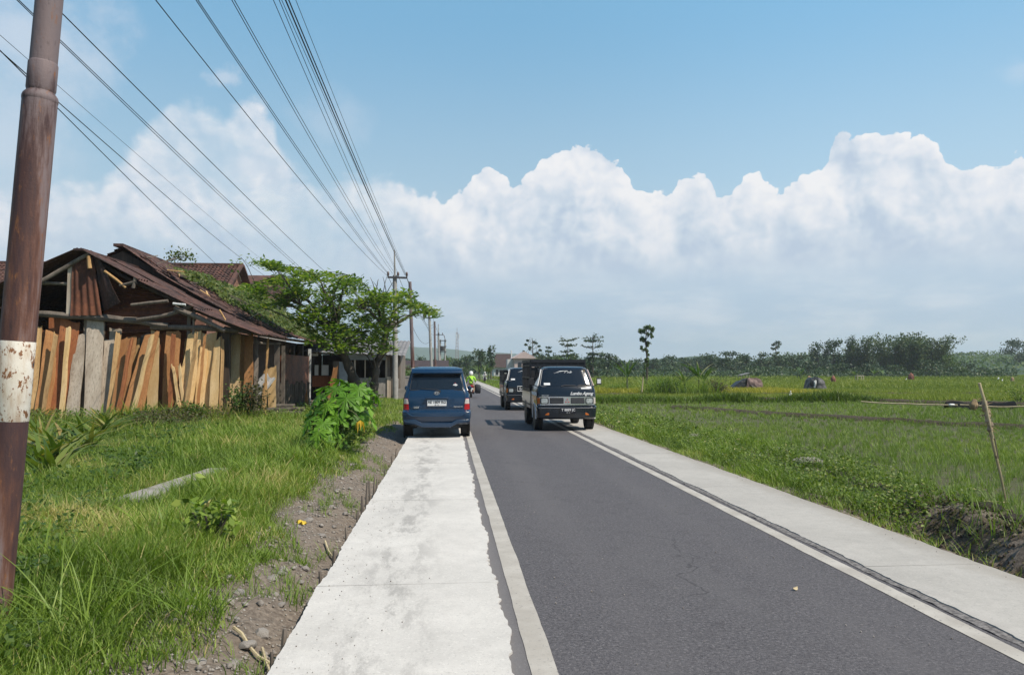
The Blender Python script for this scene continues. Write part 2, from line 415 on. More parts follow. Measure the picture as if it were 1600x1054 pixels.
def concrete(name, col, scuff):
    def f(t):
        v = oc(t)
        big = t.noise(v, .9, 5, .6); mid = t.noise(v, 7.0, 6, .65); fine = t.noise(v, 120.0, 3, .6)
        broom = t.noise(stretch(t, v, (2.5, 70, 1)), 1.0, 3, .6)
        c = t.mix(t.ss(big, .3, .7), [q * .90 for q in col], [min(1, q * 1.06) for q in col])
        c = t.mix(t.ss(mid, .35, .75, 0, .40), c, [q * .74 for q in col])
        c = t.mix(t.ss(t.noise(v, 52.0, 4, .75), .54, .66, 0, .45), c, [q * .55 for q in col]); c = t.mix(t.ss(t.noise(t.vm('ADD', v, (3, 9, 0)), 46.0, 4, .75), .56, .68, 0, .5), c, [min(1, q * 1.35) for q in col])
        xo = t.n('ShaderNodeSeparateXYZ', {0: v}).outputs[0]; eo = t.ss(t.m('ADD', xo, t.m('MULTIPLY', t.noise(stretch(t, v, (1, .5, 1)), 3.0, 6, .7), .5)), 4.45, 4.85, 0, .55); c = t.mix(eo, c, (.27, .235, .19))
        c = t.mix(t.ss(broom, .55, .8, 0, .22), c, [q * .72 for q in col])
        x = t.n('ShaderNodeSeparateXYZ', {0: v}).outputs[0]
        lane = t.m('ABSOLUTE', t.m('ADD', x, .42))
        dirt = t.noise(stretch(t, v, (1, .28, 1)), 3.4, 9, .78)
        k = t.m('MULTIPLY', t.ss(dirt, .46, .60), t.ss(lane, .0, .50, scuff, 0))
        c = t.mix(k, c, (.245, .23, .215))
        # shallow pop-outs and grit
        sp = t.ss(t.noise(stretch(t, v, (26, 16, 1)), 1.0, 4, .7), .66, .72, 0, .65)
        sp = t.m('MULTIPLY', sp, t.ss(lane, .1, .75, 1.0, .08))
        c = t.mix(sp, c, (.26, .245, .225))
        return P(t, c, .88, t.m('ADD', t.m('MULTIPLY', broom, .6), t.m('ADD', fine, mid)), .35, .006)
    return material(name, f)
concrete('concrete_white', (.60, .57, .53), .60)
concrete('concrete_grey', (.43, .405, .37), 0.0)
def slabside(t):
    v = oc(t); return P(t, t.mix(t.noise(v, 9, 5), (.16, .14, .12), (.40, .38, .35)), .9)
material('slab_side', slabside)
def paintline(t):
    v = oc(t); n = t.noise(v, 30.0, 7, .72); b = t.noise(v, 3.0, 4); f = t.noise(v, 160.0, 2)
    c = t.mix(t.ss(b, .3, .7), (.38, .345, .30), (.48, .445, .395))
    c = t.mix(t.ss(n, .56, .70, 0, .9), c, (.16, .15, .15))
    return P(t, c, .75, f, .3, .004)
material('road_paint', paintline)

def ground(t):
    v = oc(t); s = t.n('ShaderNodeSeparateXYZ', {0: v}); x, y = s.outputs[0], s.outputs[1]
    n1 = t.noise(v, 2.3, 6, .65); n2 = t.noise(v, 22.0, 6, .7); n3 = t.noise(v, 90.0, 3)
    soil = t.mix(t.ss(n2, .3, .7), (.115, .088, .066), (.30, .245, .195))
    soil = t.mix(t.ss(n1, .35, .7, 0, .55), soil, (.185, .15, .118))
    mudc = t.mix(t.ss(n2, .35, .7), (.050, .036, .024), (.15, .11, .075))
    grassy = t.mix(t.ss(n2, .3, .7), (.035, .052, .014), (.085, .105, .028))
    far = t.mix(t.ss(t.noise(v, .09, 5), .35, .65), (.055, .095, .022), (.10, .135, .032))
    field = t.mix(t.ss(n1, .30, .62, .25, 1), mudc, t.mix(n2, (.055, .070, .020), (.105, .125, .036)))
    # left: soil strip beside the slab, grassy earth further out
    e = t.m('ADD', x, t.m('MULTIPLY', t.m('SUBTRACT', n1, .5), .8))
    left = t.mix(t.ss(e, -2.3, -1.75), grassy, soil)
    left = t.mix(t.ss(y, 22.0, 27.0), left, t.mix(t.ss(n1, .45, .6), soil, grassy))
    right = t.mix(t.ss(e, 6.3, 7.0), t.mix(t.ss(n1, .42, .58), soil, mudc), field)
    c = t.mix(t.ss(x, 1.9, 2.1), left, right)
    c = t.mix(t.ss(y, 120.0, 220.0), c, far)
    return P(t, c, .95, t.m('ADD', t.m('MULTIPLY', n2, 1.0), t.m('MULTIPLY', n3, .4)), .9, .03)
material('earth', ground)
def stone(t):
    v = oc(t); n = t.noise(v, 14, 5); r = rand(t)
    c = t.mix(t.ss(n, .3, .7), (.19, .165, .14), (.40, .365, .325))
    return P(t, t.mix(t.m('MULTIPLY', r, .5), c, (.22, .20, .19)), .9, n, .5, .02)
material('stone', stone)
def bundmat(t):
    v = oc(t); n = t.noise(v, 9, 6, .7)
    return P(t, t.mix(t.ss(n, .3, .7), (.040, .030, .020), (.125, .092, .060)), .95, t.m('ADD', n, t.noise(v, 40, 4)), 1.0, .06)
material('mud', bundmat)

def rustpole(t):
    v = oc(t); a = t.noise(stretch(t, v, (9, 9, 1.0)), 1.0, 7, .68); b = t.noise(stretch(t, v, (26, 26, 7)), 1.0, 6, .7); f = t.noise(v, 70, 4)
    z = t.n('ShaderNodeSeparateXYZ', {0: v}).outputs[2]
    c = t.mix(t.ss(a, .36, .64), (.052, .026, .028), (.165, .066, .036))
    c = t.mix(t.ss(t.m('ADD', a, t.ss(z, 2.3, 4.2, -.10, .12)), .40, .58, 0, .80), c, (.205, .170, .180))      # old grey-violet paint left on the upper pole
    c = t.mix(t.ss(b, .56, .70, 0, .85), c, (.245, .100, .035))
    c = t.mix(t.ss(b, .28, .40, .6, 0), c, (.028, .018, .018))
    return P(t, c, .7, t.m('ADD', b, f), .35, .006)
material('rusty_steel', rustpole)
def bandpaint(t):
    v = oc(t); b = t.noise(stretch(t, v, (22, 22, 14)), 1.0, 6, .7); a = t.noise(v, 6, 5); f = t.noise(v, 60, 4)
    c = t.mix(t.ss(a, .3, .7), (.66, .60, .50), (.80, .77, .71))
    c = t.mix(t.ss(t.noise(stretch(t, v, (14, 14, 3)), 1.0, 5, .65), .46, .66, 0, .70), c, (.44, .30, .19))
    c = t.mix(t.ss(b, .545, .585), c, t.mix(f, (.16, .06, .025), (.30, .14, .05)))
    c = t.mix(t.ss(b, .655, .68), c, (.045, .04, .045))
    return P(t, c, .6, b, .4, .006)
material('band_paint', bandpaint)
def tin(name, dark, mid, lite):
    def f(t):
        v = oc(t); a = t.noise(v, 1.6, 6, .65); b = t.noise(stretch(t, v, (3, 3, 3)), 4.0, 7, .72)
        c = t.mix(t.ss(a, .3, .7), dark, mid); c = t.mix(t.ss(b, .52, .72, 0, .8), c, lite)
        return P(t, c, .75, b, .25, .01, Metallic=.0)
    return material(name, f)
tin('rusty_tin', (.026, .014, .013), (.105, .046, .034), (.24, .15, .125))
tin('tin_sheet', (.070, .024, .014), (.19, .065, .030), (.30, .13, .06))
tin('grey_tin', (.14, .13, .13), (.26, .25, .25), (.36, .36, .36))
tin('tile_clay', (.042, .022, .018), (.135, .060, .042), (.24, .135, .095))
tin('far_tile', (.040, .024, .022), (.062, .036, .031), (.085, .055, .046))

def wood(name, a, b, dark, grain=1.0):
    def f(t):
        v = oc(t); r = rand(t)
        v = t.vm('ADD', v, t.n('ShaderNodeCombineXYZ', {0: t.m('MULTIPLY', r, 9.0), 1: 0.0, 2: t.m('MULTIPLY', r, 5.0)}).outputs[0])
        g = t.noise(stretch(t, v, (34, 34, .8)), 1.0, 6, .64, .12); l = t.noise(stretch(t, v, (4, 4, .9)), 1.0, 4)
        c = t.mix(t.ss(l, .3, .7), a, b)
        c = t.mix(t.ss(g, .47, .68, 0, .62 * grain), c, dark)
        k = t.ss(t.noise(stretch(t, v, (11, 11, 5)), 1.0, 3), .70, .74, 0, .8)
        c = t.mix(k, c, [q * .5 for q in dark])
        br = t.m('ADD', .78, t.m('MULTIPLY', r, .46))
        c = t.mix(1.0, c, t.n('ShaderNodeCombineXYZ', {0: br, 1: br, 2: br}).outputs[0], 'MULTIPLY')
        return P(t, c, .8, g, .35, .006)
    return material(name, f)
wood('wood_orange', (.37, .165, .055), (.46, .225, .085), (.22, .085, .028))
wood('wood_red', (.24, .078, .026), (.32, .118, .042), (.13, .040, .015))
wood('wood_cream', (.56, .37, .16), (.65, .47, .25), (.40, .23, .09), .8)
wood('wood_tan', (.46, .27, .11), (.54, .35, .16), (.29, .14, .055))
wood('wood_grey', (.42, .34, .26), (.60, .51, .41), (.20, .15, .11))
wood('wood_weathered', (.13, .105, .085), (.23, .19, .155), (.06, .05, .04))
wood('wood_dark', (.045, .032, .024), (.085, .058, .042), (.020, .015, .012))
wood('bark', (.065, .052, .040), (.125, .105, .082), (.030, .025, .02))
wood('bamboo_dry', (.42, .34, .20), (.56, .47, .30), (.24, .18, .10))
plain('log_end', (.42, .30, .17), .85)

plain('cement_wall', (.30, .275, .25), .9, .22, 3.0, .3)
plain('white_wall', (.62, .63, .62), .85, .1, 1.0)
plain('pink_wall', (.60, .47, .44), .85, .1, 1.0)
plain('brick_wall', (.26, .13, .09), .9, .25, 3.0)
plain('blue_grey_board', (.33, .38, .42), .8, .15, 3.0)
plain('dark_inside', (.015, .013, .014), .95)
plain('cement_pole', (.34, .33, .31), .85, .15, 4.0)
plain('steel_dark', (.07, .07, .075), .5)
plain('cage_black', (.014, .016, .022), .5)
plain('liner_black', (.012, .014, .016), .95, Specular_IOR_Level=.1)
plain('porcelain', (.10, .055, .04), .3)
plain('stem_green', (.10, .12, .05), .7, .3, 8)
plain('cable', (.012, .013, .018), .55)
plain('lattice_steel', (.30, .22, .22), .6)
plain('rubber', (.018, .018, .019), .85, .2, 20, .2)
def carpaint(name, col, rough=.28, dirt=(.20, .18, .15), dk=.28):
    def f(t):
        v = oc(t); z = t.n('ShaderNodeSeparateXYZ', {0: v}).outputs[2]
        d = t.m('MULTIPLY', t.ss(t.m('ADD', z, t.m('MULTIPLY', t.noise(v, 5, 5), .5)), .55, 1.2, 1, .12), dk)
        c = t.mix(d, col, dirt)
        return P(t, c, t.m('ADD', rough, t.m('MULTIPLY', d, .7)), None, Coat_Weight=.5, Coat_Roughness=.12, Specular_IOR_Level=.5)
    return material(name, f)
carpaint('paint_blue', (.004, .030, .078), .22, (.035, .058, .09), .22)
carpaint('paint_black', (.004, .009, .017), .22, (.04, .042, .045), .14)
carpaint('paint_white', (.62, .61, .58), .35)
carpaint('paint_bed', (.34, .26, .185), .45)
plain('plastic_black', (.020, .021, .024), .55, .1, 20)
plain('plastic_grey', (.16, .16, .17), .5)
def glass(t): return P(t, (.010, .016, .024), .06, None, Specular_IOR_Level=.55, Coat_Weight=.2)
material('dark_glass', glass)
def chrome(t): return P(t, (.72, .73, .75), .18, None, Metallic=.9)
material('chrome', chrome)
plain('lamp_red', (.42, .012, .016), .22, .1, 40)
plain('lamp_clear', (.55, .50, .46), .18, .15, 60)
plain('lamp_head', (.42, .46, .46), .10, .35, 40)
plain('lamp_orange', (.62, .17, .03), .25, .15, 40)
plain('plate_white', (.78, .78, .78), .5, .05)
plain('plate_black', (.010, .011, .018), .45, .05)
plain('ink_black', (.015, .015, .015), .6)
plain('decal_white', (.80, .80, .80), .5, .04)
plain('decal_red', (.55, .05, .04), .5, .04)
plain('decal_yellow', (.70, .45, .08), .5, .04)
plain('vest_lime', (.42, .80, .07), .75, .1, 20)
plain('helmet_white', (.80, .80, .80), .25, .03)
plain('cloth_dark', (.030, .032, .042), .9, .2, 20)
plain('cloth_tan', (.36, .25, .17), .9, .2, 20)
plain('cloth_white', (.78, .77, .76), .85, .08, 20)
plain('skin', (.30, .16, .10), .6, .08, 20)
plain('bag_black', (.022, .024, .030), .7, .3, 12, .3)
plain('scooter_red', (.35, .03, .035), .3)
plain('tarp_black', (.020, .024, .030), .5, .3, 3)
plain('tarp_brown', (.25, .17, .155), .8, .22, 2.5, .4)
plain('tarp_grey', (.15, .145, .15), .8, .3, 2.5, .4)
plain('straw', (.30, .215, .125), .95, .3, 8, .6)
plain('reddish_cloth', (.22, .09, .065), .9, .25, 8)
plain('rag', (.34, .26, .19), .95, .3, 10, .5)
plain('feather_white', (.85, .85, .82), .8, .05)
plain('scrap_yellow', (.70, .50, .05), .7)
def hillmat(t):
    v = oc(t); n = t.noise(v, .012, 6, .65); return P(t, t.mix(n, (.03, .06, .03), (.06, .095, .045)), .95)
material('hill_green', hillmat)
# ------------------------------------------------------------------ ground, road, shoulders
def gz(x, y):
    x = np.asarray(x, float); y = np.asarray(y, float)
    b = (vnoise(x, y, 2.2, 1) - .5) * .10 + (vnoise(x, y, 7.0, 2) - .5) * .05 + (vnoise(x, y, 17.0, 3) - .5) * .028
    zl = np.interp(-x, [0.98, 1.14, 1.32, 1.6, 2.1, 3.0, 5.0, 9.0, 14.0], [-.15, -.13, -.035, .03, .07, .11, .10, .04, .0])
    near = np.clip((10.1 - y) / 1.3, 0, 1)
    zr = np.interp(x, [4.56, 4.8, 5.2, 5.75, 6.15, 6.5, 6.9, 7.3], [-.07, -.06, -.12, -.20, -.20, -.06, -.12, -.27])
    zr2 = np.interp(x, [4.56, 4.8, 5.15, 5.5, 5.9, 6.25, 6.8, 7.4], [-.07, -.08, -.22, -.50, -.48, -.08, -.10, -.27])
    zr = zr * (1 - near) + zr2 * near
    mid = np.full_like(x, -.13)
    z = np.where(x < -.97, zl + b * np.clip((-x - 1.0) / .3, 0, 1), np.where(x > 4.57, zr + b * np.where(x > 7.2, .35, 1.0), mid))
    f = np.clip((y - 100) / 200, 0, 1); z = z * (1 - f) - .13 * f
    return np.where(y > 1500, -.13, z)
def axis_pts(*segs):
    out = []
    for a, b, s in segs: out += list(np.arange(a, b, s))
    return out
gX = [-q for q in reversed(list(np.geomspace(42, 3200, 26)))] + axis_pts((-40, -6, .6), (-6, -3, .16), (-3, -.96, .06)) + [-.93, -.5, .5, 1.5, 2.5, 3.5, 4.53] + axis_pts((4.58, 7.6, .06), (7.6, 12, .3), (12, 42, 1.2)) + list(np.geomspace(43, 3200, 26))
gY = [-3000, -400, -60, -12] + axis_pts((-5, 2, .5), (2, 12, .09), (12, 20, .18), (20, 60, .5), (60, 130, 2.0)) + list(np.geomspace(132, 3200, 30))
gx, gy = np.meshgrid(gX, gY, indexing='ij')
gv = np.stack([gx, gy, gz(gx, gy)], -1).reshape(-1, 3); nY = len(gY)
ii, jj = np.meshgrid(np.arange(len(gX) - 1), np.arange(nY - 1), indexing='ij')
gf = np.stack([ii * nY + jj, (ii + 1) * nY + jj, (ii + 1) * nY + jj + 1, ii * nY + jj + 1], -1).reshape(-1, 4)
tag(np_mesh('ground', gv, gf, MAT['earth'], smooth=True), kind='structure')

def bend(y): return -max(0.0, y - 128.0) ** 2 / 150.0
def strip(name, x0, x1, ys, z, mat, th=None, wob=None):
    L, Rr = [], []
    for y in ys:
        a, b = (x0(y) if callable(x0) else x0), (x1(y) if callable(x1) else x1)
        L.append((a + bend(y), y, z)); Rr.append((b + bend(y), y, z))
    m = M()
    n = len(ys)
    m.add(L + Rr, [(i, i + n, i + n + 1, i + 1) for i in range(n - 1)])
    return m
ys = axis_pts((-6, 30, .5), (30, 128, 4), (128, 230, 6))
rd = strip('road', .12, 3.80, ys, 0.0, None); o = rd.build('road', MAT['asphalt'], fix=True); tag(o, kind='structure')
def wl(y, s, a=.05): return (noise.noise(Vector((s, y * 1.1, 0))) + .6 * noise.noise(Vector((s, y * 3.7, 5))) + .45 * noise.noise(Vector((s, y * 9.0, 9))) + .4 * noise.noise(Vector((s, y * 23.0, 3)))) * a
def slabs(name, joints, xl, xr, z, mat):
    m = M()
    for a, b in zip(joints[:-1], joints[1:]):
        st = .04 if a < 14 else .12 if a < 30 else .8
        n = max(2, int((b - a) / st)); yy = [a + .007 + (b - a - .014) * i / n for i in range(n + 1)]
        poly = [(xl(y) + bend(y), y + wl(xl(y) * 3, 3, .006), z) for y in yy] + [(xr(y) + bend(y), y + .01 * math.sin(a), z) for y in reversed(yy)]
        m.prism(poly, (0, 0, -.19))
    o = m.build(name, mat, smooth=0); return tag(o, kind='structure')
jl = [-6, -1.85, 2.1, 6.07, 9.95, 13.85, 17.7, 21.6] + [25.5 + 3.9 * k for k in range(40)]
slabs('left_shoulder', jl, lambda y: -.98 + wl(y, 1, .02), lambda y: .375 + wl(y, 7, .055), .016, MAT['concrete_white'])
jr = [-6, -2.5, 1.9, 6.3, 10.75, 15.2, 19.6] + [24 + 4.4 * k for k in range(36)]
slabs('right_shoulder', jr, lambda y: 3.53 + wl(y, 3, .03), lambda y: 4.57 + wl(y, 5, .025), .013, MAT['concrete_grey'])
ysl = axis_pts((-6, 26, .14), (26, 128, 2.0), (128, 200, 6))
for nm, a, b, s in (('edge_line', .465, .615, 11), ('edge_line', 3.265, 3.405, 13)):
    o = strip(nm, lambda y: a + wl(y, s, .008), lambda y: b + wl(y, s + 1, .008), ysl, .004, None).build(nm, MAT['road_paint']); tag(o, kind='structure')
# groove of broken asphalt between the outer line and the right slab
m = M()
def groove(u, v):
    x = 3.455 + v * .09; return (x + wl(u, 21 + v, .022), u, .003 + .014 * abs(noise.noise(Vector((u * 5, v * 9, 2)))))
m.grid(groove, axis_pts((-2, 26, .10)), (0, .5, 1)); 
def rough_asph(t):
    v = oc(t); n = t.noise(v, 24, 6, .7); return P(t, t.mix(t.ss(n, .35, .65), (.085, .078, .076), (.26, .24, .23)), .95, n, .8, .02)
material('broken_asphalt', rough_asph)
tag(m.build('road_edge_strip', MAT['broken_asphalt']), kind='structure')

# ------------------------------------------------------------------ stones on the soil strip
def rock_mesh(seed, sub=2):
    bm = bmesh.new(); bmesh.ops.create_icosphere(bm, subdivisions=sub, radius=1.0)
    for v in bm.verts:
        k = 1 + .35 * noise.noise(v.co * 1.3 + Vector((seed * 3.1, 0, 0))) + .12 * noise.noise(v.co * 3.5 + Vector((0, seed, 0)))
        v.co *= k; v.co.z *= .62
    me = bpy.data.meshes.new('stone'); bm.to_mesh(me); bm.free()
    me.polygons.foreach_set('use_smooth', [True] * len(me.polygons)); me.set_sharp_from_angle(angle=R(30)); return me
rocks = [rock_mesh(i) for i in range(6)]
for me in rocks: me.materials.append(MAT['stone'])
def stone_at(x, y, s, label, group='stones on the soil beside the slab', me=None):
    o = bpy.data.objects.new('stone', me or random.choice(rocks)); COL.objects.link(o)
    o.location = (x, y, float(gz(x, y)) + s * .18); o.scale = (s, s * random.uniform(.7, 1.1), s * random.uniform(.7, 1.0)); o.rotation_euler = (random.uniform(-.3, .3), random.uniform(-.3, .3), random.uniform(0, 6))
    return tag(o, label, 'stone', group)
for k in range(46):
    y = 3.6 + 10.5 * random.random() ** 1.4; x = -1.10 - .75 * random.random()
    stone_at(x, y, random.uniform(.022, .05), 'small grey brown stone lying on the bare soil beside the white slab')
for px, py, s, lb in ((985 * .393, 640 + 895 * .393, .065, 'pale rounded stone largest on the soil near the dry sticks'), (1150 * .393, 640 + 855 * .393, .06, 'pale flat stone close to the slab edge beside a leaning peg'), (1118 * .393, 640 + 650 * .393, .045, 'dark grey rounded stone on the soil strip amid pale stones'), (1255 * .393, 640 + 690 * .393, .07, 'grey boulder wedged against the slab edge under the pegs'), (475, 877, .05, 'broad buff stone at the grass edge of the soil strip')):
    g = gnd(px, py, 0.0); stone_at(g.x, g.y, s, lb, None)
# gravel: uncountable small lumps
N = 5200; gy_ = 3.4 + 17 * rng.random(N) ** 1.3; gx_ = -1.04 - (.85 + .25 * vnoise(gy_, gy_ * 0, .9, 4)) * rng.random(N)
sz = rng.uniform(.004, .017, N) * (1 + 1.2 * (rng.random(N) > .93)); cz = gz(gx_, gy_) + sz * .3
octa = np.array([(1, 0, 0), (0, 1, 0), (-1, 0, 0), (0, -1, 0), (0, 0, 1), (0, 0, -1)], float)
ov = octa[None] * sz[:, None, None] * rng.uniform(.6, 1.25, (N, 6, 1)); ov[:, 4:, 2] *= .7
V = (ov + np.stack([gx_, gy_, cz], 1)[:, None]).reshape(-1, 3)
tri = np.array([(0, 1, 4), (1, 2, 4), (2, 3, 4), (3, 0, 4), (1, 0, 5), (2, 1, 5), (3, 2, 5), (0, 3, 5)])
F = (np.arange(N)[:, None, None] * 6 + tri[None]).reshape(-1, 3)
tag(np_mesh('gravel', V, F, MAT['stone']), kind='stuff')
# crumbs of soil and grit scattered on the left slab and along the right slab edge
N = 420; y_ = 3.3 + 12 * rng.random(N) ** 1.2; x_ = -.96 + np.abs(rng.normal(0, .30, N)); x_[::4] = 4.54 - np.abs(rng.normal(0, .09, len(x_[::4])))
y_[::4] = 5.5 + 16 * rng.random(len(y_[::4])); sz = rng.uniform(.002, .006, N)
ov = octa[None] * sz[:, None, None] * rng.uniform(.6, 1.3, (N, 6, 1)); V = (ov + np.stack([x_, y_, .018 + sz * .4], 1)[:, None]).reshape(-1, 3)
F = (np.arange(N)[:, None, None] * 6 + tri[None]).reshape(-1, 3); tag(np_mesh('grit', V, F, MAT['stone']), kind='stuff')

N = 260; y_ = 3.4 + 22 * rng.random(N) ** 1.3; x_ = np.where(rng.random(N) < .6, 3.3 - np.abs(rng.normal(0, .5, N)), .7 + np.abs(rng.normal(0, .4, N))); sz = rng.uniform(.003, .008, N)
ov = octa[None] * sz[:, None, None] * rng.uniform(.6, 1.3, (N, 6, 1)); V = (ov + np.stack([x_, y_, .004 + sz * .4], 1)[:, None]).reshape(-1, 3)
F = (np.arange(N)[:, None, None] * 6 + tri[None]).reshape(-1, 3); tag(np_mesh('grit', V, F, MAT['stone']), kind='stuff')
for px, py, lb in ((1243, 921, 'pale dry leaf lying alone in the middle of the road'),):
    g = gnd(px, py, .004); m = M(); m.slab(lambda u, v: (u * .026, v * .012 * (1 - u * u) , .008 + .010 * u * u + .006 * v), np.linspace(-.98, .98, 9), np.linspace(-1, 1, 5), (0, 0, .002)); o = m.build('dry_leaf', MAT['bamboo_dry'], smooth=60); o.location = g; o.rotation_euler = (0, 0, .5); tag(o, lb, 'leaf')
# pegs that held the slab formwork
pegs = [(566, 803, .22, 0), (572, 790, .30, .05), (578, 782, .26, -.04), (584, 772, .24, .06), (560, 815, .12, 0), (588, 762, .14, .1), (545, 845, .14, -.05), (602, 745, .13, .05), (612, 722, .12, 0), (618, 712, .15, .1), (528, 878, .10, .05), (506, 912, .10, -.1), (455, 1010, .11, .05), (431, 1040, .08, -.08)]
peg_lab = ['third peg from the tall pegs cluster at the slab edge', 'tallest weathered peg of the cluster at the slab edge', 'split grey peg just past the tallest peg', 'slim grey peg at the far end of the cluster', 'low stub peg just before the cluster', 'low peg past the cluster leaning over', 'short stub peg midway along the slab edge', 'short peg past the bend of the soil strip', 'short peg near the shaded soil by the car', 'leaning peg furthest up the slab edge', 'tiny peg stub nearly buried at the slab edge', 'tiny dark peg stub beside the grey boulder', 'pale broken peg standing beside the dry sticks', 'dark peg at the lowest corner of the soil strip']
for (px, py, h, ln), lb in zip(pegs, peg_lab):
    g = gnd(px, py, -.06); x = min(g.x, -1.02); w = random.uniform(.022, .04)
    m = M(); pts = [(0, 0, -.14), (ln * h * .4, 0, h * .45), (ln * h, .01, h)]
    m.tube(pts, [w * .5, w * .5, w * .42], 6)
    o = m.build('peg', MAT['wood_weathered'], smooth=30); o.location = (x, g.y, -.06); tag(o, lb, 'peg', 'formwork pegs along the slab')
# dry sticks lying at the slab edge
for (a, b, r, lb) in (((365, 985), (432, 1010), .012, 'pale dry stalk lying across the soil toward the slab'), ((425, 1050), (462, 1003), .016, 'thick dry stick lying against the slab corner'), ((410, 990), (430, 1035), .010, 'thin bent twig on the soil beside the pale stalk'), ((508, 838), (535, 865), .012, 'short dry stick on the soil below the peg cluster')):
    p, q = gnd(*a, -.0), gnd(*b, -.0); pts = []
    for k in range(6):
        c = p.lerp(q, k / 5); c.z = float(gz(c.x, c.y)) + .03 + .004 * math.sin(k * 2); pts.append(c)
    m = M(); m.tube(pts, [r, r * .95, r * .9, r * .85, r * .7, r * .4], 6)
    o = m.build('dry_stick', MAT['bamboo_dry'], origin=pts[0]); tag(o, lb, 'stick', 'dry sticks on the soil')
g = gnd(470, 822, 0); m = M(); m.slab(lambda u, v: (u * .05, v * .028, .02 + .02 * math.sin(u * 5 + v * 3)), np.linspace(-1, 1, 7), np.linspace(-1, 1, 5), (0, 0, .004))
o = m.build('plastic_scrap', MAT['scrap_yellow']); o.location = (g.x, g.y, float(gz(g.x, g.y)) + .01); o.rotation_euler = (.2, .3, .6); tag(o, 'crumpled yellow scrap of litter on the soil strip', 'litter')

# old concrete drain cover half hidden in the grass on the left
p, q = gnd(200, 788, .17), gnd(345, 738, .17)
m = M(); d = (q - p).normalized(); m.beam(p, q, .36, .14)
o = m.build('concrete_kerb', MAT['cement_wall'], origin=p, bevel=.015); tag(o, 'old grey concrete kerb slab half buried in the tall grass', 'kerb')

# ------------------------------------------------------------------ grass on the left
def scatter(n, y0, y1, xl, xr, pw=1.0):
    y = y0 + (y1 - y0) * rng.random(n) ** pw; a, b = xl(y), xr(y); return a + (b - a) * rng.random(n), y
parts, rn = [], []
def put_blades(x, y, h, w, leanr=(.05, .45), bendr=(.1, .7), seg=3, tone=None):
    n = len(x); P_ = np.stack([x, y, gz(x, y) - .01], 1)
    V, F = blades(P_, h, w, rng.uniform(0, 6.283, n), rng.uniform(*leanr, n), rng.uniform(*bendr, n), seg)
    parts.append((V, F)); t = rng.random(n) ** 1.1 if tone is None else tone
    rn.append(np.repeat(np.clip(t, 0, 1), (seg + 1) * 2))
def flush(name, mat):
    V, F = join(parts); o = np_mesh(name, V, F, MAT[mat], rnd=np.concatenate(rn), smooth=True); parts.clear(); rn.clear(); return tag(o, kind='stuff')
edge = lambda y: -1.72 - .22 * np.sin(y * .8) - .12 * np.sin(y * 2.3)
def tuft_field(n, y0, y1, hr, wr, seg, pw=1.0, k=7, spread=.07, xl=None):
    cx, cy = scatter(n, y0, y1, xl or (lambda y: -.68 * y - 1.8), edge, pw)
    dn = vnoise(cx, cy, .55, 8)
    gx2 = np.repeat(cx, k) + rng.normal(0, spread, n * k); gy2 = np.repeat(cy, k) + rng.normal(0, spread, n * k)
    hh = (hr[0] + (hr[1] - hr[0]) * np.repeat(rng.random(n) * .5 + dn * .5, k)) * rng.uniform(.5, 1.1, n * k)
    hh *= np.clip((-gx2 - 1.45) / .9, .35, 1.0)
    dry = np.clip(vnoise(cx, cy, 1.5, 12) - .62, 0, 1) * 1.5; dry = np.where(rng.random(n) < .10, dry + .35, dry)
    tone = np.repeat(.17 + .52 * vnoise(cx, cy, .9, 3) + .12 * dn + dry + rng.normal(0, .10, n), k) + rng.normal(0, .18, n * k)
    bare = (np.abs(gx2 - np.interp(gy2, [7.5, 12], [p.x, q.x])) < .22) & (gy2 > p.y - .3) & (gy2 < q.y)
    hh = np.where(bare, hh * .22, hh)
    put_blades(gx2, gy2, hh, rng.uniform(*wr, n * k), seg=seg, tone=tone)
tuft_field(3700, 2.6, 6.5, (.24, .46), (.0032, .0068), 4, k=10)
tuft_field(7600, 6.0, 11.5, (.22, .44), (.004, .008), 3, k=9)
tuft_field(7600, 11, 18, (.22, .46), (.007, .013), 3, xl=lambda y: -.70 * y - 2)
tuft_field(6200, 17, 26, (.20, .42), (.010, .018), 2, xl=lambda y: -.70 * y - 2)
# taller arching clumps
for px, py, n in ((300, 975, 40), (120, 1010, 35), (345, 800, 45), (400, 760, 50), (250, 870, 40), (345, 700, 50), (420, 690, 50), (540, 690, 45), (480, 735, 60), (60, 930, 30), (470, 700, 60), (520, 720, 50)):
    g = gnd(px, py, .05); s = .05 + .008 * g.y
    put_blades(g.x + rng.normal(0, s, n), g.y + rng.normal(0, s, n), rng.uniform(.38, .70, n), rng.uniform(.004, .008, n) * (1 + g.y * .06), (.1, .6), (.3, .9), 5, rng.uniform(.3, .8, n))
cx, cy = scatter(5200, 25, 58, lambda y: -5.6 + 0 * y, lambda y: -1.25 + 0 * y); sel = vnoise(cx, cy, .5, 3) > .40; cx, cy = cx[sel], cy[sel]
cx2, cy2 = scatter(900, 13.5, 26, lambda y: -2.2 + 0 * y, lambda y: -1.15 + 0 * y); sel = vnoise(cx2, cy2, .8, 6) > .45; cx, cy = np.concatenate([cx, cx2[sel]]), np.concatenate([cy, cy2[sel]]); k = 6
put_blades(np.repeat(cx, k) + rng.normal(0, .1, len(cx) * k), np.repeat(cy, k) + rng.normal(0, .1, len(cx) * k), rng.uniform(.06, .24, len(cx) * k), rng.uniform(.010, .02, len(cx) * k), seg=2, tone=rng.uniform(.25, .95, len(cx) * k))
flush('grass', 'grass_blade')
